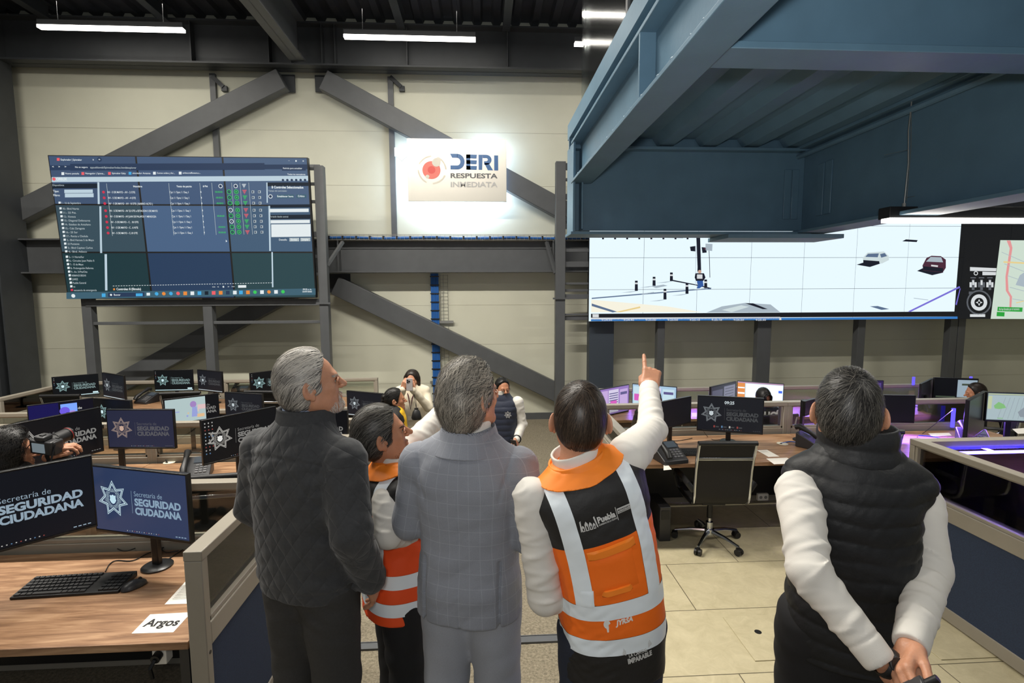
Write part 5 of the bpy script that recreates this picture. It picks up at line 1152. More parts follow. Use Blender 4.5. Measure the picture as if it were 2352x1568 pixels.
def eyes(parent, c, Rm, iris=(60,40,28)):
    mw = mat('eye white', S(186,174,164), .3); mi = mat('iris %d'%iris[0], S(*iris), .2)
    for s in (-1,1):
        m = MB().ball((0,0,0),.0112,14); m.ball((0,.0072,0),(.0056,.0052,.0056),12,1)
        m.v = [tuple(Rm @ (np.array(p)+V3(s*.031,.0725,-.003)) + np.array(c)) for p in m.v]
        m.build('eye', [mw,mi], parent, 60, 0, world=False)
        lid = MB().tube([(s*.031-.017,.086,-.003),(s*.031-.006,.0925,.0035),(s*.031+.006,.0925,.0035),(s*.031+.017,.086,-.003)],[.003,.0046,.0046,.003],6); lid.tube([(s*.031-.015,.086,-.005),(s*.031,.0905,-.0085),(s*.031+.015,.086,-.005)],[.0025,.0036,.0025],6)
        lid.v = [tuple(Rm @ np.array(p) + np.array(c)) for p in lid.v]; lid.build('eyelid', M_SKIN, parent, 60, 0, world=False)
def hand_skin(f, wrist, Rm, side, curls, thumb=(30,20,20), spread=6.0, sc=1.0):
    """own frame: fingers +y, back of hand +z, thumb on -x*side (side=+1 right hand). curls: 4 x (mcp, pip, dip) degrees, index first"""
    f.frame(np.array(Rm)*1.0, wrist); s = side; g = sc
    P = lambda *p: np.array(p)*g
    f.cone(P(0,-.03,0),P(0,.012,0),.027*g,.027*g,.01); f.rbox(P(0,.052,0),P(.040,.048,.0145),.013*g,.014)
    f.ell(P(-s*.026,.03,-.008),P(.017,.032,.016),.012)
    base = [(-.030,.093),(-.010,.098),(.0105,.095),(.029,.087)]; ln = [(.043,.026,.021),(.047,.029,.022),(.043,.027,.021),(.034,.021,.018)]
    tips = []
    for i in range(4):
        x, y = base[i]; p = P(s*x,y,.002); ang = 0; sp = R((1.5-i)*spread)*s
        d0 = V3(-math.sin(sp), math.cos(sp), 0); r = [.0104,.0094,.0086,.0074] if i < 3 else [.009,.0082,.0074,.0066]
        for j in range(3):
            ang += R(curls[i][j]); d = V3(d0[0]*math.cos(ang), d0[1]*math.cos(ang), -math.sin(ang)); q = p+d*ln[i][j]*g
            f.cone(p,q,r[j]*g,r[j+1]*g,.009 if j == 0 else .003); f.ell(p,P(r[j],r[j],r[j])*1.06,.002); p = q
        tips.append(f.w(p))
    p = P(-s*.030,.022,-.006); a = R(thumb[0]); d = V3(-s*math.sin(a)*.9, math.cos(a), -.35)
    for j, (L, r0, r1) in enumerate(((.042,.0145,.0115),(.032,.0115,.0102),(.026,.0102,.0082))):
        d = d/np.linalg.norm(d); q = p+d*L*g; f.cone(p,q,r0*g,r1*g,.010 if j == 0 else .003); p = q
        if j < 2: b = R(thumb[j+1]); d = V3(d[0]*math.cos(b)+s*d[1]*math.sin(b), d[1]*math.cos(b)-s*d[0]*math.sin(b)*1.0, d[2])
    f.frame(); return tips
def look(d, up=(0,0,1)):
    """frame with +y along d and +z near up"""
    y = np.array(d, float); y /= np.linalg.norm(y); u = np.array(up, float); x = np.cross(y,u); x /= np.linalg.norm(x); z = np.cross(x,y); return np.stack([x,y,z],1)
def hair_mat(name, dark, light, rough=0.42):
    if name in MATS: return MATS[name]
    m = mat(name, dark, rough, spec=0.35); nt = m.node_tree; L = nt.links.new; b = nt.nodes['Principled BSDF']
    at_ = nt.nodes.new('ShaderNodeAttribute'); at_.attribute_name = 'tone'; r = nt.nodes.new('ShaderNodeValToRGB')
    r.color_ramp.elements[0].position = 0.0; r.color_ramp.elements[0].color = (*dark,1); r.color_ramp.elements[1].position = 1.0; r.color_ramp.elements[1].color = (*light,1)
    L(at_.outputs['Fac'], r.inputs[0]); L(r.outputs[0], b.inputs['Base Color']); return m
def hair_cap(th=.010, front=((.09,.070),(.03,.040),(-.03,.024),(-.04,-.024)), nape=-.085, top=0.0, h=.004, shape=None):
    f = Field((-.13,-.16,-.14),(.13,.12,.17),h); g = th
    f.ell((0,-.012,.03),(.077+g*.55,.097+g,.086+g+top),.03).ell((0,-.032,-.012),(.067+g*.7,.072+g,.074+g),.03)
    if shape: shape(f)
    A = np.array(sorted(front)); z = f.ax[2]; ym = np.interp(z, A[:,0], A[:,1]); cut = np.maximum((f.ax[1][None,:,None]-ym[None,None,:])*.85, (nape-z)[None,None,:])
    h_ = np.clip(.5+.5*(f.d-cut)/.012,0,1); f.d = cut+(f.d-cut)*h_+.012*h_*(1-h_)
    return f.mesh(2)
def strands(V, F, n, flow, seg=6, step=.012, width=.0016, lift=.0015, wave=0.0, wfreq=60.0, tone=None, keep=None, seed=1, end_lift=0.0, base=0.0, jit=.35):
    rs = np.random.RandomState(seed); T = tris(F); a = np.linalg.norm(np.cross(V[T[:,1]]-V[T[:,0]], V[T[:,2]]-V[T[:,0]]),axis=1)
    t = T[rs.choice(len(T), n, p=a/a.sum())]; u = rs.rand(n,2); m = u.sum(1) > 1; u[m] = 1-u[m]
    p = V[t[:,0]]+u[:,:1]*(V[t[:,1]]-V[t[:,0]])+u[:,1:]*(V[t[:,2]]-V[t[:,0]])
    if keep is not None: p = p[keep(p)]
    n = len(p); bvh = BVHTree.FromPolygons([tuple(x) for x in V],[tuple(int(i) for i in x) for x in T]); rp = rs.normal(0,1,(n,3)); ph = rs.rand(n)*.9; clump = 2.6*np.sin(p[:,0]*85+1)+2.6*np.sin(p[:,1]*70+p[:,2]*45)+1.6*np.sin(p[:,2]*110+p[:,0]*40)
    tn = tone(p, rs) if tone else rs.rand(n)
    outp = []; outs = []; prev = None
    for k in range(seg+1):
        loc = np.empty_like(p); nor = np.empty_like(p)
        for i in range(n): l, nn, _, _ = bvh.find_nearest(p[i]); loc[i] = l; nor[i] = nn
        g = flow(loc)+jit*.35*rp; g = g-(g*nor).sum(1)[:,None]*nor; g /= np.linalg.norm(g,axis=1)[:,None]+1e-9
        side = np.cross(g, nor); s = k/seg
        off = base+lift*(.35+ph)+end_lift*s*s
        wv = wave*np.sin(wfreq*step*k+clump+ph*.9)[:,None]*side if wave else 0
        outp.append(loc+nor*np.asarray(off).reshape(-1,1)+wv); outs.append(side); p = loc+g*step
    Pn = np.stack(outp,1); Sd = np.stack(outs,1); w = (width*.5*(1-np.linspace(0,1,seg+1)**2*.85))[None,:,None]
    A = Pn-Sd*w; B = Pn+Sd*w; VV = np.stack([A,B],2).reshape(-1,3); b0 = (np.arange(n)*(seg+1)*2)[:,None]+ (np.arange(seg)*2)[None,:]
    FF = np.stack([b0,b0+1,b0+3,b0+2],2).reshape(-1,4); return VV, FF, np.repeat(tn,(seg+1)*2)
def xfm(V, Rm, c): return V @ np.array(Rm).T + np.array(c)
def hair(parent, c, Rm, cap, st, mt, name='hair', captone=.25, sc=1.0):
    """cap and strands in head frame -> one hair mesh"""
    V, F = cap; VV, FF, tn = st; Va, Fa = join((V,F),(VV,FF))
    return mobj(name, xfm(Va*sc, Rm, c), Fa, mt, parent, {'tone': np.concatenate([np.full(len(V),captone),tn])})
M_SKIN = mat('skin', S(190,136,106), .5, noise=.07, nscale=30, bump=.12, bscale=160, sss=.12)
M_SKIN2 = mat('tanned skin', S(180,124,92), .5, noise=.07, nscale=30, bump=.12, bscale=160, sss=.1)
def limb_attr(V, arms, tor):
    """cloth coordinates (around, along) for pattern: arms = [(S,E,W)], tor=(cx,cy)"""
    u = np.arctan2(V[:,0]-tor[0], -(V[:,1]-tor[1]))*.17; w = V[:,2].copy(); dmin = np.full(len(V), 9.0); isarm = np.zeros(len(V))
    for (S_,E,Wr) in arms:
        for a, b, o in ((S_,E,0),(E,Wr,np.linalg.norm(np.array(E)-S_))):
            a = np.array(a); b = np.array(b); ab = b-a; L = np.linalg.norm(ab); t = ((V-a)@ab)/L**2; q = a+np.clip(t,0.15 if o==0 else 0,1.2)[:,None]*ab; d = np.linalg.norm(V-q,axis=1)
            e1 = np.cross(ab,(0,1,0)); e1 /= np.linalg.norm(e1); e2 = np.cross(ab/L,e1); ang = np.arctan2((V-q)@e2,(V-q)@e1)
            m = (d < .085)&(d < dmin)&(t > .12 if o==0 else t > -1); dmin[m] = d[m]; u[m] = ang[m]*.065+3; w[m] = -(o+t[m]*L); isarm[m] = 1
    return np.stack([u,w,isarm],1)
# ------------------------------------------------------------------ cloth materials
def nodes_of(m): return m.node_tree, m.node_tree.links.new, m.node_tree.nodes['Principled BSDF']
def nmath(nt, op, a, b=None, c=None):
    n = nt.nodes.new('ShaderNodeMath'); n.operation = op
    for i, v in enumerate((a,b,c)):
        if v is None: continue
        if isinstance(v,(int,float)): n.inputs[i].default_value = v
        else: nt.links.new(v, n.inputs[i])
    return n.outputs[0]
def pat_uv(nt):
    a = nt.nodes.new('ShaderNodeAttribute'); a.attribute_name = 'pat'; s = nt.nodes.new('ShaderNodeSeparateXYZ'); nt.links.new(a.outputs['Vector'], s.inputs[0]); return s.outputs[0], s.outputs[1]
def quilt_mat():
    m = mat('charcoal quilted cloth', S(52,53,55), .85, noise=.12, nscale=90, sheen=.15); nt, L, b = nodes_of(m); u, w = pat_uv(nt)
    d = []
    for sg in (1,-1):
        k = nmath(nt,'ADD', u, nmath(nt,'MULTIPLY', w, .75*sg)); d.append(nmath(nt,'PINGPONG', k, .034))
    h = nmath(nt,'POWER', nmath(nt,'DIVIDE', nmath(nt,'MINIMUM', d[0], d[1]), .034), .5)
    tc = nt.nodes.new('ShaderNodeTexCoord'); n = nt.nodes.new('ShaderNodeTexNoise'); n.inputs['Scale'].default_value = 420; L(tc.outputs['Object'], n.inputs['Vector'])
    bp = nt.nodes.new('ShaderNodeBump'); bp.inputs['Strength'].default_value = .6; bp.inputs['Distance'].default_value = .006; L(nmath(nt,'ADD', h, nmath(nt,'MULTIPLY', n.outputs['Fac'], .12)), bp.inputs['Height']); L(bp.outputs[0], b.inputs['Normal'])
    return m
def plaid_mat():
    m = mat('grey windowpane suiting', S(152,156,166), .75, sheen=.1); nt, L, b = nodes_of(m); u, w = pat_uv(nt)
    l1 = nmath(nt,'LESS_THAN', nmath(nt,'PINGPONG', u, .0215), .0008); l2 = nmath(nt,'LESS_THAN', nmath(nt,'PINGPONG', w, .025), .0008)
    tc = nt.nodes.new('ShaderNodeTexCoord'); n = nt.nodes.new('ShaderNodeTexNoise'); n.inputs['Scale'].default_value = 500; n.inputs['Detail'].default_value = 2; L(tc.outputs['Object'], n.inputs['Vector'])
    mx = nt.nodes.new('ShaderNodeMixRGB'); mx.inputs[1].default_value = (*S(147,151,161),1); mx.inputs[2].default_value = (*S(172,176,186),1); L(nmath(nt,'MULTIPLY', nmath(nt,'MAXIMUM', l1, l2), .8), mx.inputs[0])
    m2 = nt.nodes.new('ShaderNodeMixRGB'); m2.blend_type = 'MULTIPLY'; m2.inputs[0].default_value = .35; L(mx.outputs[0], m2.inputs[1]); L(n.outputs['Fac'], m2.inputs[2]); L(m2.outputs[0], b.inputs['Base Color'])
    return m
M_QUILT = quilt_mat(); M_PLAID = plaid_mat()
M_SHIRT = mat('white cotton', S(222,218,210), .85, bump=.05, bscale=350)
M_CREAM = mat('cream knit', S(222,212,190), .9, bump=.25, bscale=180)
M_BLKTR = mat('black trouser cloth', S(24,24,26), .85, noise=.1, nscale=120)
M_GRYTR = mat('charcoal trouser cloth', S(52,51,50), .85, noise=.1, nscale=120)
M_ORANGE = mat('hi-vis orange cloth', S(255,116,18), .6, bump=.04, bscale=200)
M_REDOR = mat('hi-vis red orange cloth', S(244,84,30), .6, bump=.04, bscale=200)
M_ORCOL = mat('bright orange collar cloth', S(255,138,36), .55)
M_REFL = mat('silver reflective tape', S(238,247,253), .35, bump=.03, bscale=60)  # flash thrown back by the tape is put into its near-white bluish colour
M_BLKV = mat('black vest cloth', S(30,29,29), .6, bump=.08, bscale=120)
M_PUFF = mat('black puffer nylon', S(30,31,33), .55, noise=.05, nscale=60, bump=.12, bscale=90, spec=.35)
M_NAVYP = mat('navy puffer nylon', S(38,44,62), .55, bump=.1, bscale=60)
M_SHOE = mat('black leather', S(22,20,19), .35)
M_YELL = mat('yellow knit', S(236,186,30), .8); M_BLKJ = mat('black jacket cloth', S(28,26,26), .8); M_BURG = mat('burgundy cloth', S(74,30,38), .8)
M_LOGO = mat('silver print', S(206,206,204), .5); M_LOGOW = mat('white print', S(236,234,228), .6)
H_GREY = hair_mat('silver hair', S(74,72,70), S(214,208,198)); H_SALT = hair_mat('salt and pepper hair', S(58,55,52), S(186,178,164)); H_DARK = hair_mat('dark brown hair', S(26,21,18), S(92,76,62)); H_BLACK = hair_mat('black hair', S(14,13,13), S(62,58,54)); H_BLK2 = hair_mat('black greying hair', S(18,17,17), S(128,124,116)); H_WHITE = hair_mat('white beard hair', S(150,144,136), S(228,222,212))
# ------------------------------------------------------------------ building one figure
class Fig:
    def __init__(s, label, X, Y, zf, rz): s.label = label; s.o = np.array((X,Y,zf)); s.a = R(rz); s.M = rotz(s.a)
    def px(s, x, y, Y): return s.M.T @ (np.array(at(x,y,Y=Y)) - s.o)           # photo pixel at depth Y -> own frame
    def body(s, arms, hc, Rm, skin, hands=(), hh=.0026, jaw=1.0, nose=1.0, neck=(0,.0,1.47), hips=.92, legs=True, nr=.056, bend=None):
        """one body: trunk and limbs (coarse, under the clothes), head and neck, hands"""
        f = Field((-.55,-.5,.02),(.55,.75,1.75),.013)
        nz = neck[2] if not bend else 1.43; f.stack([(hips-.1,0,0,.13,.09),(hips+.06,0,0,.15,.10),(hips+.5*(nz-.12-hips),0,0,.13,.09),(nz-.12,0,0,.15,.095),(nz-.05,0,0,.11,.07),(nz,0,0,.055,.055)])
        def armcones(q):
            for S_, E, Wr in arms: q.cone(S_,E,.042,.036,.03).cone(E,Wr,.034,.025,.02)
            return q
        if not bend: armcones(f)
        if legs:
            for sx in (-1,1): f.cone((sx*.085,0,hips),(sx*.10,.01,.50),.075,.052,.03).cone((sx*.10,.01,.50),(sx*.11,-.02,.07),.05,.038,.02)
        V, F = f.mesh(1)
        if bend: V = bend(V)
        ms = [(V,F)]
        if bend: A_ = np.array([p for a in arms for p in a]); ms.append(armcones(Field(A_.min(0)-.1,A_.max(0)+.1,.010)).mesh(1))
        lo = np.array(hc)-.21; hi = np.array(hc)+.17; lo[2] = min(lo[2], neck[2]-.05)
        g = Field(lo, hi, hh); g.frame(Rm,hc); nb = g.w((0,-.022,-.05)); g.frame(); g.cone(nb, neck, nr, nr+.008, .03)
        head_skin(g, hc, Rm, jaw, nose); s.headmesh = g.mesh(1); ms.append(s.headmesh)
        for (w, Rh, side, curls, th, sc) in hands:
            k = Field(np.array(w)-.21, np.array(w)+.21, .0024); hand_skin(k, w, Rh, side, curls, th, 6.0, sc); ms.append(k.mesh(1))
        V, F = join(*ms)
        s.root = mobj('person', V, F, skin); s.root.location = tuple(s.o); s.root.rotation_euler = (0,0,s.a)
        return tag(s.root, s.label, 'person')
    def cloth(s, name, f, mt, sm=2, pat=None, bend=None, label=None):
        V, F = f.mesh(sm)
        a = {'pat': pat(V)} if pat else None
        if bend: V = bend(V)
        s.last = (V,F); return mobj(name, V, F, mt, s.root, a, None, label)
    def trousers(s, mt, top=.98, hips=.92, r=(.105,.078,.070), seed=5, shoes=True, h=.009, rx=.165, ry=.115):
        f = Field((-.28,-.24,.03),(.28,.28,top+.03),h); f.ell((0,0,hips),(rx,ry,.12),.03)
        for sx in (-1,1): f.cone((sx*.085,0,hips-.03),(sx*.10,.01,.50),r[0],r[1],.03).cone((sx*.10,.01,.50),(sx*.11,-.02,.06),r[1],r[2],.02)
        f.displace(folds(seed,.006,.12,1,.4)); s.cloth('trousers', f, mt)
        if shoes:
            for sx in (-1,1):
                m = MB().ball((sx*.115,.045,.04),(.046,.135,.055),16); m.v = [(x,y,max(z,.002)) for x,y,z in m.v]; m.build('shoe', M_SHOE, s.root, 50, 0, world=False)
def slab(f, lim, soft=0):   # keep f where z > lim(P)
    pass
ARMS_DOWN = lambda: None
def collar_ring(f, rows, thick=.009, n=2.2):
    f.stack(rows, .004, n); r2 = [(z,cx,cy,rx-thick,ry-thick) for z,cx,cy,rx,ry in rows]; r2[0] = (r2[0][0]-.05,)+r2[0][1:]; r2[-1] = (r2[-1][0]+.05,)+r2[-1][1:]
    return f.stack(r2, .003, n, 'cut')

# ================================================================== 1  grey haired man in the quilted jacket
P = Fig('person with swept-back silver hair in a dark quilted jacket, hand in pocket', -.668, 1.95, .22, -25)
hc = P.M.T @ (np.array(at(716,882,Y=1.95)) - P.o); Rm = Rz(-44) @ Rx(11)
ar = [(V3(.195,-.015,1.375),V3(.262,-.075,1.14),V3(.232,.055,.91)), (V3(-.195,-.015,1.375),V3(-.245,-.02,1.14),V3(-.19,.14,.96))]
P.body(ar, hc, Rm, M_SKIN, jaw=1.06, nose=.75, neck=(0,.01,1.47), nr=.060,
       hands=[(ar[0][2]+V3(-.004,.012,-.015), look((-.12,.42,-.9),(1,.3,0)), 1, [(20,25,15)]*4, (25,15,15), 1.0)])
eyes(P.root, hc, Rm)
f = Field((-.42,-.30,.84),(.42,.32,1.62),.0055)
f.stack([(.86,0,.01,.195,.150),(.92,0,.005,.205,.155),(1.05,0,0,.205,.15),(1.2,0,-.005,.208,.148),(1.32,0,-.012,.208,.142),(1.40,0,-.015,.178,.125),(1.47,0,-.01,.115,.10),(1.51,0,0,.09,.085)],.01)
for sx in (-1,1): f.cone((sx*.06,-.012,1.455),(sx*.185,-.018,1.365),.055,.066,.04)
for a in ar: f.cone(a[0],a[1],.080,.072,.03).cone(a[1],a[2],.071,.060,.02).cone(a[2],a[2]+(a[2]-a[1])*.08,.060,.056,.004)
f.displace(folds(3,.0055,.11,1,.45)); f.displace(folds(9,.003,.05,.9,.6))
for a in ar:      # armhole seam
    n_ = (a[1]-a[0]); n_ = V3(np.sign(a[0][0])*.85,0,-.30); c0 = a[0]+V3(-np.sign(a[0][0])*.035,0,0)
    f.displace(lambda Q, n_=n_/np.linalg.norm(n_), c0=c0: .0045*np.exp(-(((Q-c0)@n_)/.006)**2)*(np.linalg.norm(Q-c0,axis=1)<.17))
f.displace(lambda Q: .004*np.exp(-((Q[:,2]-1.395+.10*(Q[:,0]**2)/.04*.3)/.005)**2)*(Q[:,1]<.02)*(np.abs(Q[:,0])<.19))
f.displace(lambda Q: .004*np.exp(-((Q[:,2]-.905)/.005)**2)*(np.abs(Q[:,0])<.23))
P.cloth('jacket', f, M_QUILT, 1, lambda V: limb_attr(V, ar, (0,0)))
f = Field((-.16,-.16,1.42),(.16,.18,1.64),.004); collar_ring(f, [(1.45,0,0,.118,.112),(1.495,0,.008,.104,.102),(1.54,0,.016,.101,.099),(1.55,0,.018,.103,.101)], .012)
f.displace(lambda Q: np.maximum(0,(Q[:,2]-1.475+.20*np.maximum(Q[:,1]-.02,0)-.075))*.9); P.cloth('jacket_collar', f, mat('charcoal collar cloth', S(54,55,57), .85, noise=.12, nscale=90), 1)
f = Field((-.14,-.14,1.44),(.14,.18,1.66),.0036); collar_ring(f, [(1.48,0,.012,.086,.086),(1.565,0,.024,.083,.084)], .010); P.cloth('shirt_collar', f, mat('pale blue shirt', S(150,164,190), .8), 1)
P.trousers(M_GRYTR, top=1.0, rx=.175, ry=.135, r=(.118,.088,.075))
cap = hair_cap(.014, ((.115,.058),(.09,.060),(.05,.040),(.02,.030),(-.02,.026),(-.035,-.020)), -.082, .010)
tn = lambda p, rs: np.clip(rs.beta(1.2,1.5,len(p))*.8+.34*np.sin(p[:,0]*95+p[:,2]*30+1)*np.sin(p[:,2]*80-p[:,0]*50+p[:,1]*60)+.18*(p[:,2]>.03)*rs.rand(len(p))-.45*np.clip((-p[:,2]-.0)/.07,0,1)*rs.rand(len(p))+.25*(p[:,1]>.0),0,1)
st = strands(*cap, 4200, lambda q: np.stack([q[:,0]*2.0, -np.ones(len(q)), -.25-.55*(q[:,2]<.02)-.3*(q[:,1]<-.06)],1), 8, .011, .0022, .0040, .0026, 55, tn, seed=2, end_lift=.006)
hair(P.root, hc, Rm, cap, st, H_GREY, captone=.12)
# beard and brows
HV = (P.headmesh[0]-hc) @ Rm
hm = (HV, P.headmesh[1])
bk = lambda q: (q[:,1] > .035)&(q[:,2] < -.046)&(q[:,2] > -.128)&~((np.abs(q[:,0])<.020)&(q[:,2]>-.074)&(q[:,2]<-.056))&(np.abs(q[:,0])<.055)&((q[:,2]<-.078)|(np.abs(q[:,0])<.032))
st = strands(*hm, 9000, lambda q: np.stack([q[:,0]*.5, .25*np.ones(len(q)), -np.ones(len(q))],1), 3, .004, .0016, .0022, 0, 0, keep=bk, seed=4, end_lift=.002)
mobj('beard', xfm(st[0],Rm,hc), st[1], H_WHITE, P.root, {'tone':st[2]})
def brows(P, hm, Rm, hc, mt, seed=8):
    k = lambda q: (q[:,1] > .06)&(q[:,2] > .011)&(q[:,2] < .021)&(np.abs(q[:,0]) > .012)&(np.abs(q[:,0]) < .046)
    st = strands(*hm, 14000, lambda q: np.stack([np.sign(q[:,0]), .0*q[:,0], .2+0*q[:,0]],1), 3, .004, .0013, .0012, 0, 0, keep=k, seed=seed)
    mobj('eyebrows', xfm(st[0],Rm,hc), st[1], mt, P.root, {'tone':st[2]})
brows(P, hm, Rm, hc, H_GREY)

# ================================================================== 3  man in the grey windowpane suit
P = Fig('person in a grey windowpane suit with wavy salt and pepper hair, seen from behind', -.055, 1.87, .22, -14)
hc = P.M.T @ (np.array(at(1083,909,Y=1.88)) - P.o); Rm = Rz(-36) @ Rx(6)
ar = [(V3(.19,-.01,1.355),V3(.232,-.02,1.10),V3(.10,.21,1.07)), (V3(-.19,-.01,1.355),V3(-.232,-.01,1.11),V3(-.08,.21,1.10))]
P.body(ar, hc, Rm, M_SKIN, jaw=1.0, nose=1.1, neck=(0,.01,1.44))
eyes(P.root, hc, Rm)
f = Field((-.38,-.30,.76),(.38,.32,1.60),.0055)
f.stack([(.80,0,-.01,.195,.145),(.92,0,-.01,.192,.145),(1.07,0,-.005,.176,.130),(1.19,0,-.01,.182,.132),(1.29,0,-.018,.194,.132),(1.37,0,-.018,.172,.118),(1.44,0,-.01,.115,.095),(1.48,0,0,.085,.08)],.01)
for sx in (-1,1): f.cone((sx*.06,-.012,1.435),(sx*.185,-.015,1.345),.045,.058,.035)
for a in ar: f.cone(a[0],a[1],.069,.062,.025).cone(a[1],a[2],.062,.050,.02)
f.displace(folds(13,.0045,.15,1,.5)); f.displace(folds(16,.002,.06,1,.6))
for a in ar:
    n_ = V3(np.sign(a[0][0])*.9,0,-.22); c0 = a[0]+V3(-np.sign(a[0][0])*.030,0,0)
    f.displace(lambda Q, n_=n_/np.linalg.norm(n_), c0=c0: .0045*np.exp(-(((Q-c0)@n_)/.0055)**2)*(np.linalg.norm(Q-c0,axis=1)<.15))
f.displace(lambda Q: .0035*np.exp(-((Q[:,0]-.002)/.004)**2)*(Q[:,1]<-.02)*(Q[:,2]<1.44))
for sx in (-.135,.135): f.displace(lambda Q, sx=sx: .011*np.exp(-((Q[:,0]-sx)/.0045)**2)*(Q[:,1]<-.02)*(Q[:,2]<1.04))
P.cloth('suit_jacket', f, M_PLAID, 1, lambda V: limb_attr(V, ar, (0,0)))
f = Field((-.16,-.16,1.36),(.16,.18,1.60),.003); collar_ring(f, [(1.40,0,-.010,.136,.126),(1.45,0,.0,.110,.106),(1.492,0,.006,.096,.094)], .010)
P.cloth('suit_collar', f, M_PLAID, 3, lambda V: limb_attr(V, [], (0,0)))
f = Field((-.14,-.14,1.40),(.14,.18,1.62),.0034); collar_ring(f, [(1.44,0,.006,.083,.083),(1.512,0,.014,.078,.079)], .011); P.cloth('shirt_collar', f, M_SHIRT, 1)
P.trousers(M_PLAID, top=1.0, rx=.165, ry=.125, r=(.112,.085,.075), seed=21)
def wavyshape(f):
    f.ell((0,-.055,-.02),(.082,.07,.075),.03).ell((0,-.05,-.075),(.066,.055,.045),.03)
cap = hair_cap(.017, ((.12,.062),(.09,.060),(.05,.045),(.02,.034),(-.02,.026),(-.035,-.015)), -.110, .010, .004, wavyshape)
tn = lambda p, rs: np.clip(rs.beta(1.0,1.4,len(p))+.34*np.sin(p[:,0]*95+p[:,2]*30+1)*np.sin(p[:,2]*80-p[:,0]*50+p[:,1]*60)-.7*np.clip((-p[:,2]-.055)/.04,0,1),0,1)
st = strands(*cap, 4600, lambda q: np.stack([q[:,0]*1.5, -np.ones(len(q)), -.35-.7*(q[:,2]<.03)-.5*(q[:,1]<-.07)],1), 9, .010, .0024, .0065, .0062, 105, tn, seed=5, end_lift=.011)
hair(P.root, hc, Rm, cap, st, H_SALT, captone=.16)
HV = (P.headmesh[0]-hc) @ Rm; brows(P, (HV,P.headmesh[1]), Rm, hc, H_SALT)

# ================================================================== hi-vis vests
def hivis(P, rows, sx, bend, m_or, seed, stripes, yoke, black_below, vx, shcones):
    f = Field((-.30,-.28,rows[0][0]-.04),(.30,.26,1.56),.0055); f.stack(rows,.01)
    for a, b, ra, rb in shcones: f.cone(a,b,ra,rb,.035)
    f.displace(folds(seed,.0055,.13,1,.5)); f.displace(folds(seed+1,.0022,.05,.9,.6))
    V, F = f.mesh(1); T = tris(F); B = bend if bend else (lambda v: v); pz = V[:,2]; ax = V[:,0]
    ring = np.full(len(V),-9.0)
    for lo, hi in stripes: ring = np.maximum(ring, np.minimum(pz-lo, hi-pz))
    vert = np.minimum(.026-np.abs(np.abs(ax)-vx), pz-stripes[-1][0])
    tape = np.maximum(ring, vert); blk = np.maximum(pz-yoke(ax), black_below-pz)
    v, t = clip(V,T,np.minimum(-tape,-blk)); vest = mobj('safety_vest', B(v), t, m_or, P.root)
    for nm, fb in (('yoke_panel', pz-yoke(ax)),('hem_panel', black_below-pz)):
        v, t = clip(V,T,np.minimum(-tape,fb))
        if len(t): mobj(nm, B(v), t, M_BLKV, vest)
    N = normals(V,T); Vo = V+N*.0012
    v, t = clip(Vo,T,ring); mobj('reflective_band', B(v), t, M_REFL, vest)
    for s in (-1,1):
        v, t = clip(Vo,T,np.minimum(np.minimum(vert,-ring), ax*s)); mobj('reflective_brace', B(v), t, M_REFL, vest)
    rr = np.hypot(ax*.92, (V[:,1]-.01)*1.12); Vc = V+N*.005; v, t = clip(Vc,T,np.minimum(.142-rr-.012*(V[:,1]>0), pz-yoke(0*ax)-.05))
    co = mobj('collar', B(v), t, M_ORCOL, vest); so = co.modifiers.new('thick','SOLIDIFY'); so.thickness = .006; so.offset = 1
    return vest, B(V), T
# ================================================================== 4  man pointing at the screens
P = Fig('person in a black and orange safety vest lifting an arm to point at the screens', .432, 1.66, .22, 6)
def bend4(V):
    z = V[:,2]; zz_ = np.linspace(.6,1.7,111); th = R(1)*np.interp(zz_,[.75,.95,1.2,1.42],[0,6,15,20]); cx = np.concatenate([[0],np.cumsum(-np.sin(th[:-1])*.01)]); cz = .6+np.concatenate([[0],np.cumsum(np.cos(th[:-1])*.01)])
    t = np.interp(z,zz_,th); X = np.interp(z,zz_,cx)+V[:,0]*np.cos(t); Z = np.where(z<.6, z, np.interp(z,zz_,cz)+V[:,0]*np.sin(t)); return np.stack([np.where(z<.6,V[:,0],X),V[:,1],Z],1)
nb = bend4(V3(0,0,1.43)[None])[0]; hc = P.M.T @ (np.array(at(1333,962,Y=1.66)) - P.o); Rm = Rz(-16) @ Rx(8)
shR = bend4(V3(.165,-.005,1.39)[None])[0]; shL = bend4(V3(-.180,-.01,1.39)[None])[0]
E_ = P.px(1496,988,1.88); W_ = P.px(1491,893,2.09)
aR = (shR, E_, W_); aL = (shL, P.px(1252,1372,1.62), P.px(1330,1330,1.86))
tip = P.px(1502,822,2.20); hd = tip-W_
P.body([aR,aL], hc, Rm, M_SKIN, jaw=1.02, neck=tuple(nb), legs=True, bend=bend4,
       hands=[(W_+hd*.02, look(hd,(-.35,-.9,.15)), 1, [(4,6,4),(62,88,40),(68,88,40),(70,86,40)], (14,34,30), .98)])
rows = [(.70,0,0,.176,.132),(.86,0,0,.18,.136),(1.05,0,-.005,.174,.132),(1.2,0,-.008,.178,.13),(1.32,0,-.012,.19,.128),(1.38,0,-.012,.185,.115),(1.42,0,-.005,.12,.09),(1.44,0,0,.09,.08)]
vest, VV, TT = hivis(P, rows, 0, bend4, M_ORANGE, 31, [(.83,.886),(.955,1.01)], lambda x: 1.215+0*x, .84, .115, [((sx*.07,-.01,1.40),(sx*.155,-.012,1.37),.045,.05) for sx in (-1,1)])
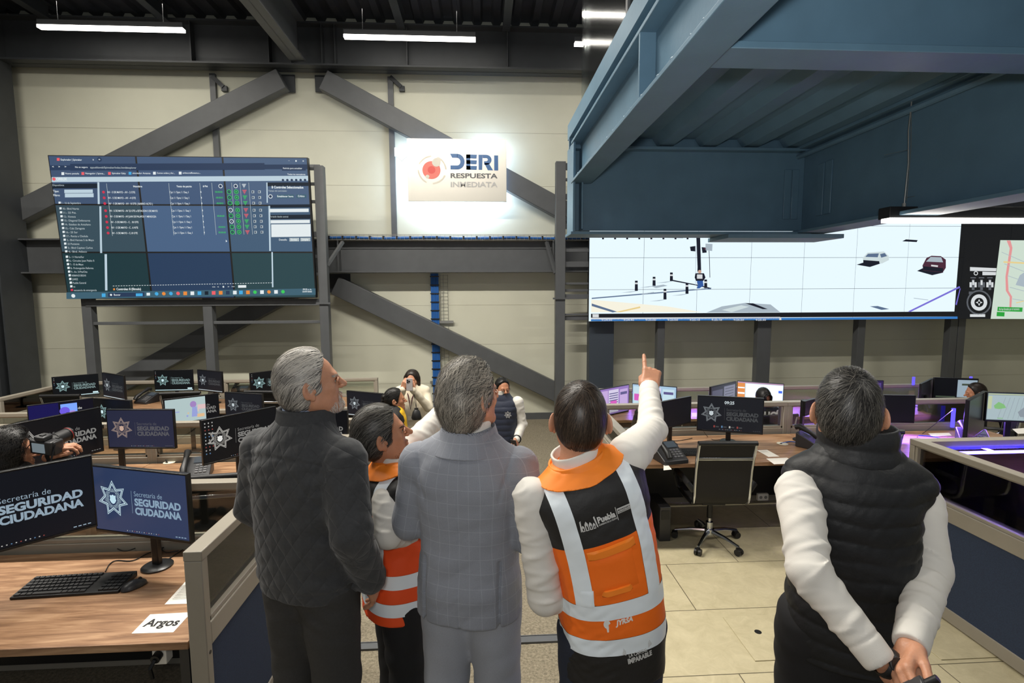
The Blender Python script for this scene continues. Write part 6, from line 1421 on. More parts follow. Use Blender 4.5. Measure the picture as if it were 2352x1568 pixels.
f = Field((-.17,-.17,1.34),(.17,.17,1.52),.0034); collar_ring(f, [(1.395,0,.0,.105,.100),(1.43,0,.0,.098,.096),(1.458,0,.004,.094,.092)], .010); V,F = f.mesh(1); mobj('collar', bend4(V), F, M_ORCOL, vest)
f = Field((-.13,-.14,1.38),(.13,.14,1.52),.0034); collar_ring(f, [(1.40,0,.004,.082,.082),(1.482,0,.008,.077,.077)], .010); V,F = f.mesh(1); mobj('shirt_collar', bend4(V), F, M_SHIRT, P.root)
def sleeve(P, a, r, seed, amp=.006, name='shirt_sleeve', mt=None, h=.005, cuff=True, wl=.07):
    pts = np.array(a); lo = pts.min(0)-.13; hi = pts.max(0)+.13; f = Field(lo,hi,h); f.cone(a[0],a[1],r[0],r[1],.01).cone(a[1],a[2],r[1],r[2],.02)
    d = np.array(a[1])-a[0]; f.displace(folds(seed,amp*.5,wl*2.0,1.0,.35,4))
    rs = np.random.RandomState(seed); q = rs.uniform(0,6.28,8); p0,p1,p2 = [np.array(x,float) for x in a]; L1 = np.linalg.norm(p1-p0); L2 = np.linalg.norm(p2-p1)
    def arm_folds(Q):
        t1 = (Q-p0)@(p1-p0)/L1**2; t2 = (Q-p1)@(p2-p1)/L2**2; lower = t2 > 0; s_ = np.where(lower, L1+t2*L2, np.minimum(t1,1)*L1)
        av = (p2-p0)/np.linalg.norm(p2-p0); e1 = np.cross(av,(.3,1,.1)); e1 /= np.linalg.norm(e1); e2 = np.cross(av,e1); c0 = np.where(lower[:,None], p1+np.clip(t2,0,1.2)[:,None]*(p2-p1), p0+np.clip(t1,0,1)[:,None]*(p1-p0))
        an = np.arctan2((Q-c0)@e2,(Q-c0)@e1)
        r = 0
        for k, (lam, tw, am) in enumerate(((.075,.9,1.0),(.048,-1.2,.7),(.11,.5,.8))):
            w = np.sin(2*PI*s_/lam + tw*np.sin(an+q[k]) + .8*np.sin(s_*31+q[k+3]) + (1 if k%2 else -1)*an)
            r = r + am*(np.maximum(w,-.2)**2)*(.5+.5*np.sin(an+s_*9+q[k+5]))
        m = .5+.55*np.exp(-((s_-L1)/.10)**2)+.35*np.exp(-((s_-L1-L2)/.08)**2)
        return -amp*1.15*(r-.35)*m*np.clip((L1+L2-.05-s_)/.03,0,1)
    f.displace(arm_folds)
    if cuff:
        d = np.array(a[2])-a[1]; d /= np.linalg.norm(d); e = np.array(a[2]); f.cone(e-d*.03,e+d*.012,r[2]*.92,r[2]*.90,.002)
        f.displace(lambda Q: .003*np.exp(-(((Q-(e-d*.045))@d)/.004)**2)*(np.linalg.norm(Q-e,axis=1)<.12))
        X,Y,Z = f.ax[0][:,None,None],f.ax[1][None,:,None],f.ax[2][None,None,:]; f.d = np.maximum(f.d, ((X-e[0])*d[0]+(Y-e[1])*d[1]+(Z-e[2])*d[2]-.016).astype(np.float32))
    return P.cloth(name, f, mt or M_SHIRT, 1)
sleeve(P, aR, (.070,.052,.040), 41, .005); sleeve(P, aL, (.062,.056,.048), 43, .006)
P.trousers(mat('dark denim', S(34,40,56), .8, noise=.15, nscale=200), top=.9, rx=.16, ry=.115, hips=.86, seed=33)
cap = hair_cap(.009, ((.115,.075),(.09,.072),(.05,.050),(.02,.036),(-.02,.028),(-.035,-.018)), -.098, .006)
tn = lambda p, rs: rs.beta(1.2,3.2,len(p))
cr = V3(.005,-.060,.095)
def flow4(q): d = q-cr; d[:,1] += .0; return np.stack([d[:,0]+.25*(d[:,1]), d[:,1]-.25*d[:,0], d[:,2]-.05],1)/ (np.linalg.norm(d,axis=1)[:,None]+.02)
st = strands(*cap, 4200, flow4, 5, .009, .0017, .0020, .0006, 60, tn, seed=7, end_lift=.002, jit=.5)
hair(P.root, hc, Rm, cap, st, H_DARK, captone=.12)
# printing on the back of the vest
bv = BVHTree.FromPolygons([tuple(v) for v in VV],[tuple(int(i) for i in t) for t in TT])
def back_print(parent, name, items, cx, cz, ang, mats, dy=-.0016, sc=1.0):
    m = MB(); ca, sa = math.cos(R(ang)), math.sin(R(ang))
    for it in items: it(m)
    out = []
    for x,y,z in m.v:
        x *= sc; y *= sc; X = cx+x*ca-y*sa; Z = cz+x*sa+y*ca; hit = bv.ray_cast((X,-1,Z),(0,1,0)); Yh = hit[0].y if hit[0] is not None else -.13
        out.append((X,Yh+dy-z*.5,Z))
    m.v = out; return m.build(name, mats, parent, 0, 0, world=False)
def poly2(pts, mi=0): return lambda m: m.poly([(x,y,0) for x,y in pts], mi)
def crest(m):
    for k, (x,w,h) in enumerate(((-.028,.012,.028),(-.012,.014,.042),(.004,.012,.034),(.018,.010,.026))): m.poly([(x-w/2,0,0),(x+w/2,0,0),(x+w/2,h*.7,0),(x,h,0),(x-w/2,h*.7,0)],0); m.poly([(x-w/5,.004,.002),(x+w/5,.004,.002),(x+w/5,h*.45,.002),(x,h*.6,.002),(x-w/5,h*.45,.002)],1)
    m.poly([(-.04,.0,0),(-.034,.004,0),(-.03,.05,0),(-.036,.046,0)],0); m.poly([(.028,.004,0),(.033,.0,0),(.028,.052,0),(.022,.048,0)],0)
tp = P.px(1385,1207,1.52)
back_print(vest, 'city_print', [crest, lambda m: put_text(m,'Puebla',.036,.016,h=.026,w=.078,bold=.045,m=0), lambda m: put_text(m,'GOBIERNO DE LA CIUDAD',.036,.004,h=.007,w=.082,bold=.02,m=0),
    lambda m: m.poly([(.119,-.004,0),(.1215,-.004,0),(.1215,.056,0),(.119,.056,0)],0), lambda m: m.poly([(.125,.022,0),(.185,.022,0),(.185,.046,0),(.125,.046,0)],0), lambda m: put_text(m,'MOVILIDAD E',.128,.034,h=.007,w=.054,z=.002,bold=.03,m=1), lambda m: put_text(m,'INFRAESTRUCTURA',.128,.025,h=.006,w=.054,z=.002,bold=.02,m=1)],
    tp[0]-.040, tp[2]-.008, 17, [M_LOGO,M_BLKV], dy=-.0026, sc=.76)
tp = P.px(1436,1441,1.50)
back_print(vest, 'maker_print', [lambda m: put_text(m,'JYRSA',.0,.0,h=.016,w=.058,bold=.05,m=0,shear=.25), lambda m: m.poly([(-.026+.011*math.cos(a*.5),.010+.015*math.sin(a*.5),0) for a in range(12)],0), lambda m: m.poly([(-.023,-.01,.002),(-.012,-.01,.002),(-.014,.012,.002),(-.022,.008,.002)],1), lambda m: m.poly([(-.03,-.016,0),(-.025,-.016,0),(-.022,.002,0),(-.03,.004,0)],0)],
    tp[0]-.022, tp[2]-.006, 11, [M_LOGOW,M_ORANGE])
tp = P.px(1478,1527,1.50)
def wing(x, s): return lambda m: [m.poly([(x,.022+.004*k,0),(x+s*.020-s*.003*k,.030+.005*k,0),(x+s*.019-s*.003*k,.033+.005*k,0),(x,.025+.004*k,0)],0) for k in range(4)]
back_print(vest, 'slogan_print', [lambda m: put_text(m,'LA CAPITAL',-.028,.013,h=.012,w=.064,bold=.03,m=0), lambda m: put_text(m,'IMPARABLE',-.034,-.008,h=.017,w=.086,bold=.05,m=0), wing(-.036,-.6), wing(.042,.7)], tp[0]-.006, tp[2], 9, [M_LOGO])
# back pocket with flap and tape tag
tp = P.px(1415,1300,1.50)
def pocket(m):
    m.poly([(-.062,-.075,0),(.055,-.08,0),(.07,.02,0),(-.068,.02,0)],0)
q = MB(); 
def grid_patch(name, cx, cz, w, h, ang, mt, off, nx=8, nz=8, parent=None, edge=0):
    m = MB(); ca, sa = math.cos(R(ang)), math.sin(R(ang))
    for j in range(nz+1):
        for i in range(nx+1):
            x = (i/nx-.5)*w; y = (j/nz-.5)*h; X = cx+x*ca-y*sa; Z = cz+x*sa+y*ca; hit = bv.ray_cast((X,-1,Z),(0,1,0)); m.v.append((X,(hit[0].y if hit[0] is not None else -.13)-off*(1 if 0<i<nx and 0<j<nz else .05)-.0004,Z))
    for j in range(nz):
        for i in range(nx): a = j*(nx+1)+i; m.f.append([a,a+1,a+nx+2,a+nx+1]); m.m.append(0)
    return m.build(name, mt, parent, 60, 0, world=False)
grid_patch('back_pocket', tp[0]+.0, tp[2]-.03, .145, .125, 13, M_ORANGE, .007, parent=vest); grid_patch('pocket_flap', tp[0]-.008, tp[2]+.045, .155, .030, 17, M_ORCOL, .010, parent=vest); grid_patch('pocket_edge', tp[0]+.012, tp[2]-.088, .10, .022, 12, M_ORCOL, .012, parent=vest)
tg = P.px(1350,1380,1.52); grid_patch('tape_tag', tg[0], tg[2], .04, .06, 4, M_REFL, .003, parent=vest)

# ================================================================== 2  man in the vest behind, pointing ahead
P = Fig('person in a red and black safety vest between the quilted jacket and the grey suit', -.375, 2.2, 0, -66)
hc = P.M.T @ (np.array(at(878,998,Y=2.2)) - P.o); Rm = Rz(-6) @ Rx(14)
aL = (P.px(905,1085,2.40), P.px(955,1012,2.50), P.px(1018,944,2.70)); aR = (P.px(888,1150,2.06), P.px(893,1224,2.0), P.px(975,1226,2.16))
hd = aL[2]-aL[1]
P.body([aR,aL], hc, Rm, M_SKIN2, jaw=1.05, nose=1.2, neck=(0,.0,1.45), hands=[(aL[2]+hd*.05, look(hd,(0,0,1)), -1, [(5,8,5),(60,80,40),(65,80,40),(65,80,40)], (25,25,15), .95)])
eyes(P.root, hc, Rm)
rows = [(.84,0,0,.190,.155),(.95,0,0,.190,.152),(1.1,0,0,.178,.138),(1.22,0,-.0,.182,.135),(1.34,0,-.006,.19,.128),(1.40,0,-.008,.18,.115),(1.45,0,-.002,.12,.09),(1.47,0,0,.09,.08)]
vest, VV, TT = hivis(P, rows, 0, None, M_REDOR, 51, [(.885,.94),(1.0,1.055)], lambda x: 1.285+0*x, .80, .115, [((sx*.07,-.01,1.43),(sx*.155,-.012,1.40),.045,.05) for sx in (-1,1)])
f = Field((-.17,-.17,1.36),(.17,.17,1.56),.0045); collar_ring(f, [(1.425,0,.0,.105,.100),(1.46,0,.0,.098,.096),(1.488,0,.004,.092,.090)], .008); P.cloth('collar', f, M_ORCOL, 1).parent = vest
f = Field((-.13,-.14,1.40),(.13,.14,1.56),.004); collar_ring(f, [(1.43,0,.004,.084,.084),(1.505,0,.010,.078,.078)], .011); P.cloth('shirt_collar', f, M_SHIRT, 1)
sleeve(P, aL, (.072,.060,.048), 61, cuff=False); sleeve(P, aR, (.060,.060,.050), 63, .008, cuff=False)
P.trousers(M_BLKTR, top=.98, rx=.165, ry=.13, r=(.11,.082,.07), seed=55)
cap = hair_cap(.013, ((.12,.066),(.09,.070),(.05,.050),(.02,.036),(-.03,.026),(-.04,-.015)), -.098, .010)
tn = lambda p, rs: np.clip(rs.beta(1.1,3.0,len(p))+.3*(p[:,1]>.0)*(p[:,2]>.05)*rs.rand(len(p)),0,1)
st = strands(*cap, 3200, lambda q: np.stack([q[:,0]*1.5, -np.ones(len(q)), -.2-.6*(q[:,2]<.02)-.3*(q[:,1]<-.06)],1), 6, .011, .0024, .0035, .0012, 70, tn, seed=9, end_lift=.004)
hair(P.root, hc, Rm, cap, st, H_BLK2, captone=.06)
HV = (P.headmesh[0]-hc) @ Rm; hm = (HV,P.headmesh[1]); brows(P, hm, Rm, hc, H_BLACK)
bk = lambda q: (q[:,1] > .02)&(q[:,2] < -.044)&(q[:,2] > -.125)&~((np.abs(q[:,0])<.019)&(q[:,2]>-.078)&(q[:,2]<-.056))&((q[:,2]<-.080)|(np.abs(q[:,0])<.030))
st = strands(*hm, 9000, lambda q: np.stack([q[:,0]*.5, .2*np.ones(len(q)), -np.ones(len(q))],1), 2, .003, .0013, .0010, 0, 0, keep=bk, seed=10)
mobj('beard', xfm(st[0],Rm,hc), st[1], H_BLACK, P.root, {'tone':st[2]})

# ================================================================== 5  man in the puffer vest, hands behind his back
P = Fig('person in a black puffer vest and white sleeves holding hands behind the back', 1.145, 1.50, .22, -22)
hc = P.M.T @ (np.array(at(1948,945,Y=1.50)) - P.o); Rm = Rz(-10) @ Rx(2)
aL = (P.px(1834,1130,1.50), P.px(1858,1312,1.34), P.px(2012,1508,1.20)); aR = (P.px(2112,1150,1.52), P.px(2136,1310,1.41), P.px(2092,1475,1.22))
hL = P.px(2128,1572,1.17)-aL[2]; hR = P.px(2052,1572,1.13)-aR[2]
P.body([aL,aR], hc, Rm, M_SKIN, neck=(0,.0,1.47), hands=[(aL[2]+hL*.16, look(hL,(.1,-.75,.6)), -1, [(30,35,20),(34,40,20),(38,40,20),(40,40,20)], (35,18,12), 1.0), (aR[2]+hR*.10, look(hR,(-.8,-.35,.3)), 1, [(40,50,30),(45,50,30),(50,50,30),(50,50,30)], (24,8,4), 1.0)])
f = Field((-.32,-.32,.80),(.32,.32,1.60),.005)
f.stack([(.84,0,0,.175,.14),(.92,0,0,.178,.143),(1.05,0,-.0,.172,.140),(1.2,0,-.005,.168,.140),(1.32,0,-.01,.165,.136),(1.40,0,-.012,.152,.122),(1.46,0,-.008,.125,.10),(1.50,0,0,.09,.085)],.01)
for sx in (-1,1): f.cone((sx*.07,-.01,1.445),(sx*.150,-.012,1.395),.055,.056,.04)
def puff(Q, p=.056, z0=.86):
    z = Q[:,2]+.005*np.sin(Q[:,0]*14+1)+.0025*np.sin(Q[:,0]*37+Q[:,2]*30)-.03*Q[:,0]; t = ((z-z0)/p)%1.0
    return -.0065*(np.sin(PI*t)**.38-.5)
f.displace(puff); f.displace(folds(71,.002,.06,.7,.9))
P.cloth('puffer_vest', f, M_PUFF, 1)
f = Field((-.18,-.18,1.40),(.18,.2,1.62),.0045); collar_ring(f, [(1.455,0,.0,.118,.112),(1.50,0,.006,.108,.106),(1.555,0,.012,.106,.106),(1.565,0,.012,.104,.104)], .014); f.displace(lambda Q: -.005*(np.abs(np.sin(PI*(Q[:,2]-1.455)/.052))-.5)); f.displace(folds(75,.002,.05,.5,1.0)); P.cloth('collar', f, M_PUFF, 1)
sleeve(P, aL, (.066,.056,.042), 81, .007, wl=.06, h=.0042); sleeve(P, aR, (.064,.056,.042), 85, .007, wl=.06, h=.0042)
P.trousers(M_BLKTR, top=.98, rx=.18, ry=.14, r=(.12,.09,.078), seed=77)
cap = hair_cap(.010, ((.115,.075),(.09,.072),(.05,.050),(.02,.036),(-.02,.028),(-.035,-.018)), -.098, .012)
cr = V3(.022,-.075,.075); tn = lambda p, rs: np.clip(rs.beta(1.0,4.5,len(p))+.25*(np.abs(p[:,0])>.055)*rs.rand(len(p)),0,1)
st = strands(*cap, 5200, flow4, 4, .008, .0016, .0028, .0004, 60, tn, seed=12, end_lift=.004, jit=.6)
hair(P.root, hc, Rm, cap, st, H_BLK2, captone=.04)
w0 = aL[2]; d = hL/np.linalg.norm(hL); Rw = look(d,(.1,-.75,.6)); wt = thing('wristwatch', 'black sports watch on the wrist of the puffer vest person', 'watch', tuple(P.M@(w0+d*.030)+P.o)); wt.rotation_euler = Matrix((P.M@Rw).tolist()).to_euler()
m = MB(); m.tube([(.036*math.cos(a*PI/10),0,.032*math.sin(a*PI/10)) for a in range(21)],[.006]*21,8,flat=1.0,up=(0,1,0),cap=False); m.v = [(x*.94,y*2.6,z*.96) for x,y,z in m.v]; m.build('strap', M_BLACK, wt, 60, 0, world=False)
MB().cyl((0,0,.028),(0,0,.036),.019,20).build('case', M_GRAPH, wt, 60, .002, world=False); MB().cyl((0,0,.0362),(0,0,.0366),.015,20).build('dial', M_BLACK, wt, 60, 0, world=False)
rr = P.px(2112,1590,1.10); rd = thing('handheld_radio', 'black handheld radio in the clasped hands of the puffer vest person', 'radio', tuple(P.M@rr+P.o), R(-20)); rd.rotation_euler = (R(10),R(42),R(-20))
MB().box(-.027,.027,-.015,.015,-.10,.03).build('case', M_GRAPH, rd, 30, .005, world=False); MB().cyl((-.012,0,.03),(-.012,0,.058),.009,12).build('antenna', M_BLACK, rd, 60, 0, world=False); MB().cyl((.012,0,.03),(.012,0,.050),.009,12).build('knob', M_BLACK, rd, 60, 0, world=False)
# ================================================================== the people farther off
def simple_top(P, ar, mt, name='top', hem=.84, w=.175, d=.125, seed=1, h=.008, pdisp=None, sleeves=True, ztop=1.47):
    f = Field((-.45,-.45,hem-.05),(.45,.55,1.6),h); f.stack([(hem,0,0,w,d),(hem+.15,0,0,w*1.0,d),(1.15,0,0,w*.97,d*.98),(1.3,0,-.005,w*1.03,d*.98),(1.39,0,-.01,w*.95,d*.86),(1.44,0,0,w*.6,d*.7),(ztop,0,0,.075,.075)],.01)
    for sx in (-1,1): f.cone((sx*.06,0,1.42),(sx*w*.92,0,1.375),.045,.055,.035)
    if sleeves:
        for a in ar: f.cone(a[0],a[1],.062,.054,.02).cone(a[1],a[2],.054,.040,.02)
    f.displace(pdisp if pdisp else folds(seed,.006,.12,1,.4)); return P.cloth(name, f, mt, 1)
def far_hair(P, hc, Rm, mt, th=.013, front=None, nape=-.10, n=900, flow=None, w=.004, step=.014, seg=6, shape=None, seed=1, tone=None, wave=.001, cap_t=.08):
    cap = hair_cap(th, front or ((.12,.066),(.09,.064),(.05,.046),(.02,.034),(-.03,.022),(-.04,-.018)), nape, .010, .005, shape)
    st = strands(*cap, n, flow or (lambda q: np.stack([q[:,0]*1.5,-np.ones(len(q)),-.4-.6*(q[:,2]<.02)],1)), seg, step, w, .004, wave, 60, tone or (lambda p, rs: rs.beta(1.2,2.6,len(p))), seed=seed, end_lift=.004)
    return hair(P.root, hc, Rm, cap, st, mt, captone=cap_t)
def place(label, hx, hy, Y, zf, rz, back=.0):
    q = at(hx,hy,Y=Y); P = Fig(label, q.x, q.y, zf, rz); return P
# 6 woman taking a picture
P = place('person in a cream sweater holding a phone before the face by the back wall', 947, 873, 6.5, ZB, 176)
hc = P.M.T@(np.array(at(947,872,Y=6.5))-P.o); dz = hc[2]-1.50; hc[1] += .02
ar = [(V3(.165,0,1.34),V3(.20,.14,1.16),V3(.055,.27,1.44)),(V3(-.165,0,1.34),V3(-.22,.12,1.18),V3(-.06,.27,1.43))]
P.body(ar, hc, I3, M_SKIN, hh=.005, neck=(0,0,1.42), hands=[(ar[0][2], look((-.35,.15,.95),(.3,1,0)), 1, [(40,50,30)]*4,(25,25,15),.95),(ar[1][2], look((.35,.15,.95),(-.3,1,0)), -1, [(40,50,30)]*4,(25,25,15),.95)])
eyes(P.root, hc, I3)
simple_top(P, ar, M_CREAM, 'sweater', .86, .18, .13, 3)
f = Field((-.25,-.2,.3),(.25,.2,1.0),.01); f.stack([(.32,0,0,.19,.15),(.6,0,0,.185,.14),(.88,0,0,.165,.12),(.96,0,0,.15,.11)]); P.cloth('skirt', f, M_BURG, 1)
P.trousers(M_BURG, top=.95, seed=4)
def longhair(f):
    f.ell((0,-.05,-.08),(.085,.06,.14),.03)
    for s in (-1,1): f.cone((s*.075,.0,.03),(s*.085,.03,-.20),.028,.022,.02).cone((s*.085,.03,-.20),(s*.055,.075,-.30),.022,.012,.02)
cap = (lambda f: f.mesh(2))((lambda f: (f.ell((0,-.018,.035),(.09,.105,.10),.02), longhair(f), f.ell((0,.085,-.02),(.052,.05,.095),.02,'cut'))[0])(Field((-.14,-.16,-.36),(.14,.14,.17),.006)))
st = strands(*cap, 900, lambda q: np.stack([q[:,0]*.8,-.3*np.ones(len(q)),-np.ones(len(q))],1), 6, .02, .004, .003, .001, 40, lambda p, rs: rs.beta(1,3,len(p)), seed=3)
hair(P.root, hc, I3, cap, st, H_DARK, captone=.05)
MB().tube([(-.07,.06,1.44),(-.02,.135,1.30),(0,.145,1.16),(.02,.135,1.30),(.07,.06,1.44)],.007,6).build('lanyard', M_BURG, P.root, 60, 0, world=False)
MB().box(-.035,.035,.142,.148,1.03,1.08).build('badge', M_PAPER, P.root, 0, 0, world=False)
b = P.M@(V3(-.03,.315,1.505))+P.o; ph_ = thing('smartphone', 'phone with a clear case held up by the person in the cream sweater', 'phone', tuple(b), R(176))
MB().box(-.038,.038,-.005,.005,-.075,.075).build('case', mat('pale phone shell', S(176,170,170), .25), ph_, 30, .004, world=False)
m = MB()
for x,z in ((.02,.05),(.02,.028),(.0,.039)): m.cyl((x,.005,z),(x,.009,z),.0095,14)
m.build('camera_lens', M_BLACK, ph_, 40, 0, world=False)
q = P.M@(V3(-.10,.29,1.17))+P.o; pk = thing('pouch', 'small black drawstring pouch hanging from the wrist of the phone holder', 'pouch', tuple(q), R(176))
MB().lathe((0,0,0),[(.055,-.09),(.062,-.07),(.045,.0),(.022,.03),(.026,.045)],14).build('bag', M_BLACK, pk, 50, 0, world=False); MB().tube([(0,0,.04),(.015,.0,.14),(.03,0,.24),(0,.0,.13),(0,0,.04)],.003,5).build('cord', M_BLACK, pk, 50, 0, world=False)
# 7 woman in yellow
P = place('person in a yellow shirt and black jacket with braided hair, seen in profile', 905, 918, 5.6, ZB+.04, -78)
hc = P.M.T@(np.array(at(908,918,Y=5.6))-P.o); Rm = Rx(4)
ar = [(V3(.16,0,1.34),V3(.19,.0,1.06),V3(.15,.18,.95)),(V3(-.16,0,1.34),V3(-.19,0,1.06),V3(-.15,.18,.95))]
ar = [tuple(p-V3(0,0,1.5-hc[2]) for p in a) for a in ar]; zsh = 1.5-hc[2]
P.body(ar, hc, Rm, M_SKIN2, hh=.005, jaw=1.05, neck=(0,-.01,hc[2]-.13))
eyes(P.root, hc, Rm)
f = Field((-.4,-.35,.5),(.4,.4,1.5),.008); z0 = -zsh; f.stack([(.84+z0,0,0,.17,.13),(1.15+z0,0,0,.17,.135),(1.3+z0,0,0,.175,.13),(1.39+z0,0,0,.15,.10),(1.46+z0,0,0,.065,.065)],.01); f.displace(folds(7,.005,.12)); P.cloth('shirt', f, M_YELL, 1)
f = Field((-.4,-.35,.5),(.4,.4,1.5),.008); f.stack([(.80+z0,0,-.01,.185,.135),(1.15+z0,0,-.01,.182,.14),(1.3+z0,0,-.01,.187,.135),(1.39+z0,0,-.01,.16,.105),(1.455+z0,0,-.01,.08,.075)],.01)
for a in ar: f.cone(a[0],a[1],.064,.056,.02).cone(a[1],a[2],.056,.044,.02)
f.rbox((0,.16,1.2+z0),(.075,.14,.4),.02,.01,'cut'); P.cloth('jacket', f, M_BLKJ, 1); P.trousers(M_BLKTR, top=.92, hips=.84, seed=8)
def bunshape(f):
    for k in range(4): f.ell((0,-.115-.006*k,.045-.042*k),(.032-.003*k,.026,.028),.012)
far_hair(P, hc, Rm, H_BLACK, .009, shape=bunshape, nape=-.105, seed=4)
# 8 man in the navy vest
P = place('person with glasses in a navy vest and white sleeves, far down the aisle', 1152, 893, 6.1, ZB, 168)
hc = P.M.T@(np.array(at(1154,893,Y=6.1))-P.o); Rm = Rz(32); dz = hc[2]-1.52
ar = [tuple(p+V3(0,0,dz) for p in a) for a in [(V3(.19,0,1.37),V3(.235,-.03,1.10),V3(.2,.14,.98)),(V3(-.19,0,1.37),V3(-.24,-.02,1.10),V3(-.20,.13,.96))]]
d_ = V3(.1,.8,-.5)
P.body(ar, hc, Rm, M_SKIN2, hh=.005, neck=(0,0,hc[2]-.12), hands=[(ar[0][2],look(d_,(.5,.2,1)),1,[(40,50,30)]*4,(25,20,15),1),(ar[1][2],look(V3(0,.75,-.6),(-.9,.2,.3)),-1,[(45,50,30)]*4,(25,25,15),1)])
eyes(P.root, hc, Rm)
f = Field((-.35,-.3,.7),(.35,.3,1.6),.008); f.stack([(.84+dz,0,0,.185,.145),(1.1+dz,0,0,.185,.15),(1.3+dz,0,0,.195,.145),(1.38+dz,0,-.005,.18,.12),(1.43+dz,0,0,.11,.10),(1.48+dz,0,0,.09,.088)],.01); f.displace(lambda Q: puff(Q,.07,.84+dz)); P.cloth('quilted_vest', f, M_NAVYP, 1)
for a, sd in zip(ar,(91,95)): sleeve(P, a, (.07,.058,.045), sd, .006, h=.008, cuff=False)
f = Field((-.13,-.14,1.2),(.13,.14,1.6),.006); collar_ring(f, [(1.45+dz,0,.01,.082,.082),(1.515+dz,0,.015,.075,.076)], .008); P.cloth('shirt_collar', f, M_SHIRT, 1)
P.trousers(M_BLKTR, top=.95+dz, hips=.9+dz, seed=9); far_hair(P, hc, Rm, H_BLACK, .010, seed=6, tone=lambda p, rs: rs.beta(1,5,len(p)), nape=-.06)
m = MB()
for s in (-1,1): m.tube([(s*.032+.02*math.cos(a*PI/8),.098,-.002+.015*math.sin(a*PI/8)) for a in range(17)],.0016,5); m.tube([(s*.052,.097,.0),(s*.078,.06,.002),(s*.088,-.005,.0)],.0018,5)
m.tube([(-.012,.1,.002),(.012,.1,.002)],.0016,5); m.v = [tuple(Rm@np.array(p)+hc) for p in m.v]; m.build('glasses', M_GRAPH, P.root, 60, 0, world=False)
m = MB(); seven_star(m,0,0,.045,0,0,1,0); m.v = [(-.10+x*-1,.160+z*2,1.25+dz+y) for x,y,z in m.v]; m.build('emblem', [M_LOGO,M_NAVYP], P.root, 0, 0, world=False)
m = MB().tube([tuple(ar[1][2]+V3(.045*math.cos(a*PI/6),.01,.045*math.sin(a*PI/6))) for a in range(13)],.012,6); m.build('wristband', M_BLACK, P.root, 60, 0, world=False)
q = P.M@(ar[1][2]+V3(.02,.09,-.05))+P.o; ph2 = thing('smartphone', 'phone in the lowered hand of the person in the navy vest', 'phone', tuple(q)); ph2.rotation_euler = (R(-20),0,R(150))
MB().box(-.036,.036,-.004,.004,-.075,.075).build('case', M_GRAPH, ph2, 30, .004, world=False); MB().box(-.033,.033,-.006,-.004,-.07,.07).build('display', emis('phone glow',S(150,190,200),1), ph2, 0, 0, world=False)
# 9 photographer among the left rows
P = place('person with dark curly hair aiming a camera from between the left desks', 30, 1042, 3.3, 0, -58)
hc = P.M.T@(np.array(at(30,1040,Y=3.3))-P.o); zs = hc[2]-1.50
off = V3(0,0,zs)
cam_p = P.px(104,1022,3.32); hw = P.px(150,1052,3.42)
ar = [(V3(.17,0,1.33)+off, (V3(.17,0,1.33)+off+hw)/2+V3(.10,.02,-.13), hw), (V3(-.17,0,1.33)+off, V3(-.18,.16,1.12)+off, cam_p+V3(-.05,.02,-.08))]
hdir = P.px(120,1018,3.44)-hw
P.body(ar, hc, Rx(0), M_SKIN, hh=.004, hips=.55, legs=False, neck=(0,0,1.42+zs), hands=[(hw, look(hdir,(.3,-.5,.8)), 1, [(35,55,35),(40,55,35),(42,55,35),(45,55,35)],(30,20,15),1.0),(ar[1][2], look(V3(.3,.8,.5),(0,-.6,.6)), -1, [(30,45,30)]*4,(25,20,15),1.0)])
f = Field((-.5,-.45,.3),(.5,.65,1.5),.010); f.stack([(.42,0,0,.17,.13),(.9,0,0,.17,.13),(1.3+zs,0,0,.18,.13),(1.38+zs,0,0,.15,.1),(1.46+zs,0,0,.075,.07)],.01)
for a in ar: f.cone(a[0],a[1],.062,.052,.02).cone(a[1],a[2],.052,.036,.02)
f.displace(folds(12,.005,.1)); P.cloth('shirt', f, M_BLKJ, 1)
f = Field((-.3,-.35,-.02),(.3,.6,.65),.012)
f.ell((0,0,.46),(.165,.13,.12))
for sx in (-1,1): f.cone((sx*.09,.02,.45),(sx*.12,.40,.46),.09,.07).cone((sx*.12,.40,.46),(sx*.12,.36,.08),.07,.055).ell((sx*.12,.42,.045),(.045,.12,.045))
P.cloth('trousers', f, M_BLKTR, 1)
tag(MB().lathe((P.o[0],P.o[1],0),[(.17,0.0),(.17,.02),(.04,.04),(.04,.28),(.17,.30),(.17,.345)],20).build('stool', M_GRAPH), 'black stool under the person aiming the camera', 'stool')
def curl(f): f.ell((0,-.05,-.06),(.105,.09,.12),.03).ell((0,-.03,.05),(.10,.115,.10),.03)
cap = hair_cap(.028, ((.14,.06),(.09,.060),(.05,.05),(.0,.045),(-.08,.03),(-.14,.0)), -.17, .012, .005, curl)
st = strands(*cap, 2800, lambda q: np.stack([q[:,0]*2,-.7*np.ones(len(q)),-.8*np.ones(len(q))],1), 9, .012, .0034, .016, .012, 140, lambda p, rs: rs.beta(1,4,len(p)), seed=15, end_lift=.012, jit=.7)
hair(P.root, hc, I3, cap, st, H_BLACK, captone=.02)
cq = P.M@cam_p+P.o; cm_ = thing('camera', 'black camera with a red ringed lens held by the curly haired person', 'camera', tuple(cq)); tgt = np.array(at(152,1002,Y=3.44)); Rc = look(tgt-np.array(at(104,1024,Y=3.30)),(.1,-.2,1)); cm_.rotation_euler = Matrix(Rc.tolist()).to_euler()
MB().box(-.07,.07,-.035,.035,-.05,.04).box(-.03,.03,-.04,.03,.04,.07).box(.03,.075,-.02,.05,-.055,.035).build('body', M_GRAPH, cm_, 30, .008, world=False)
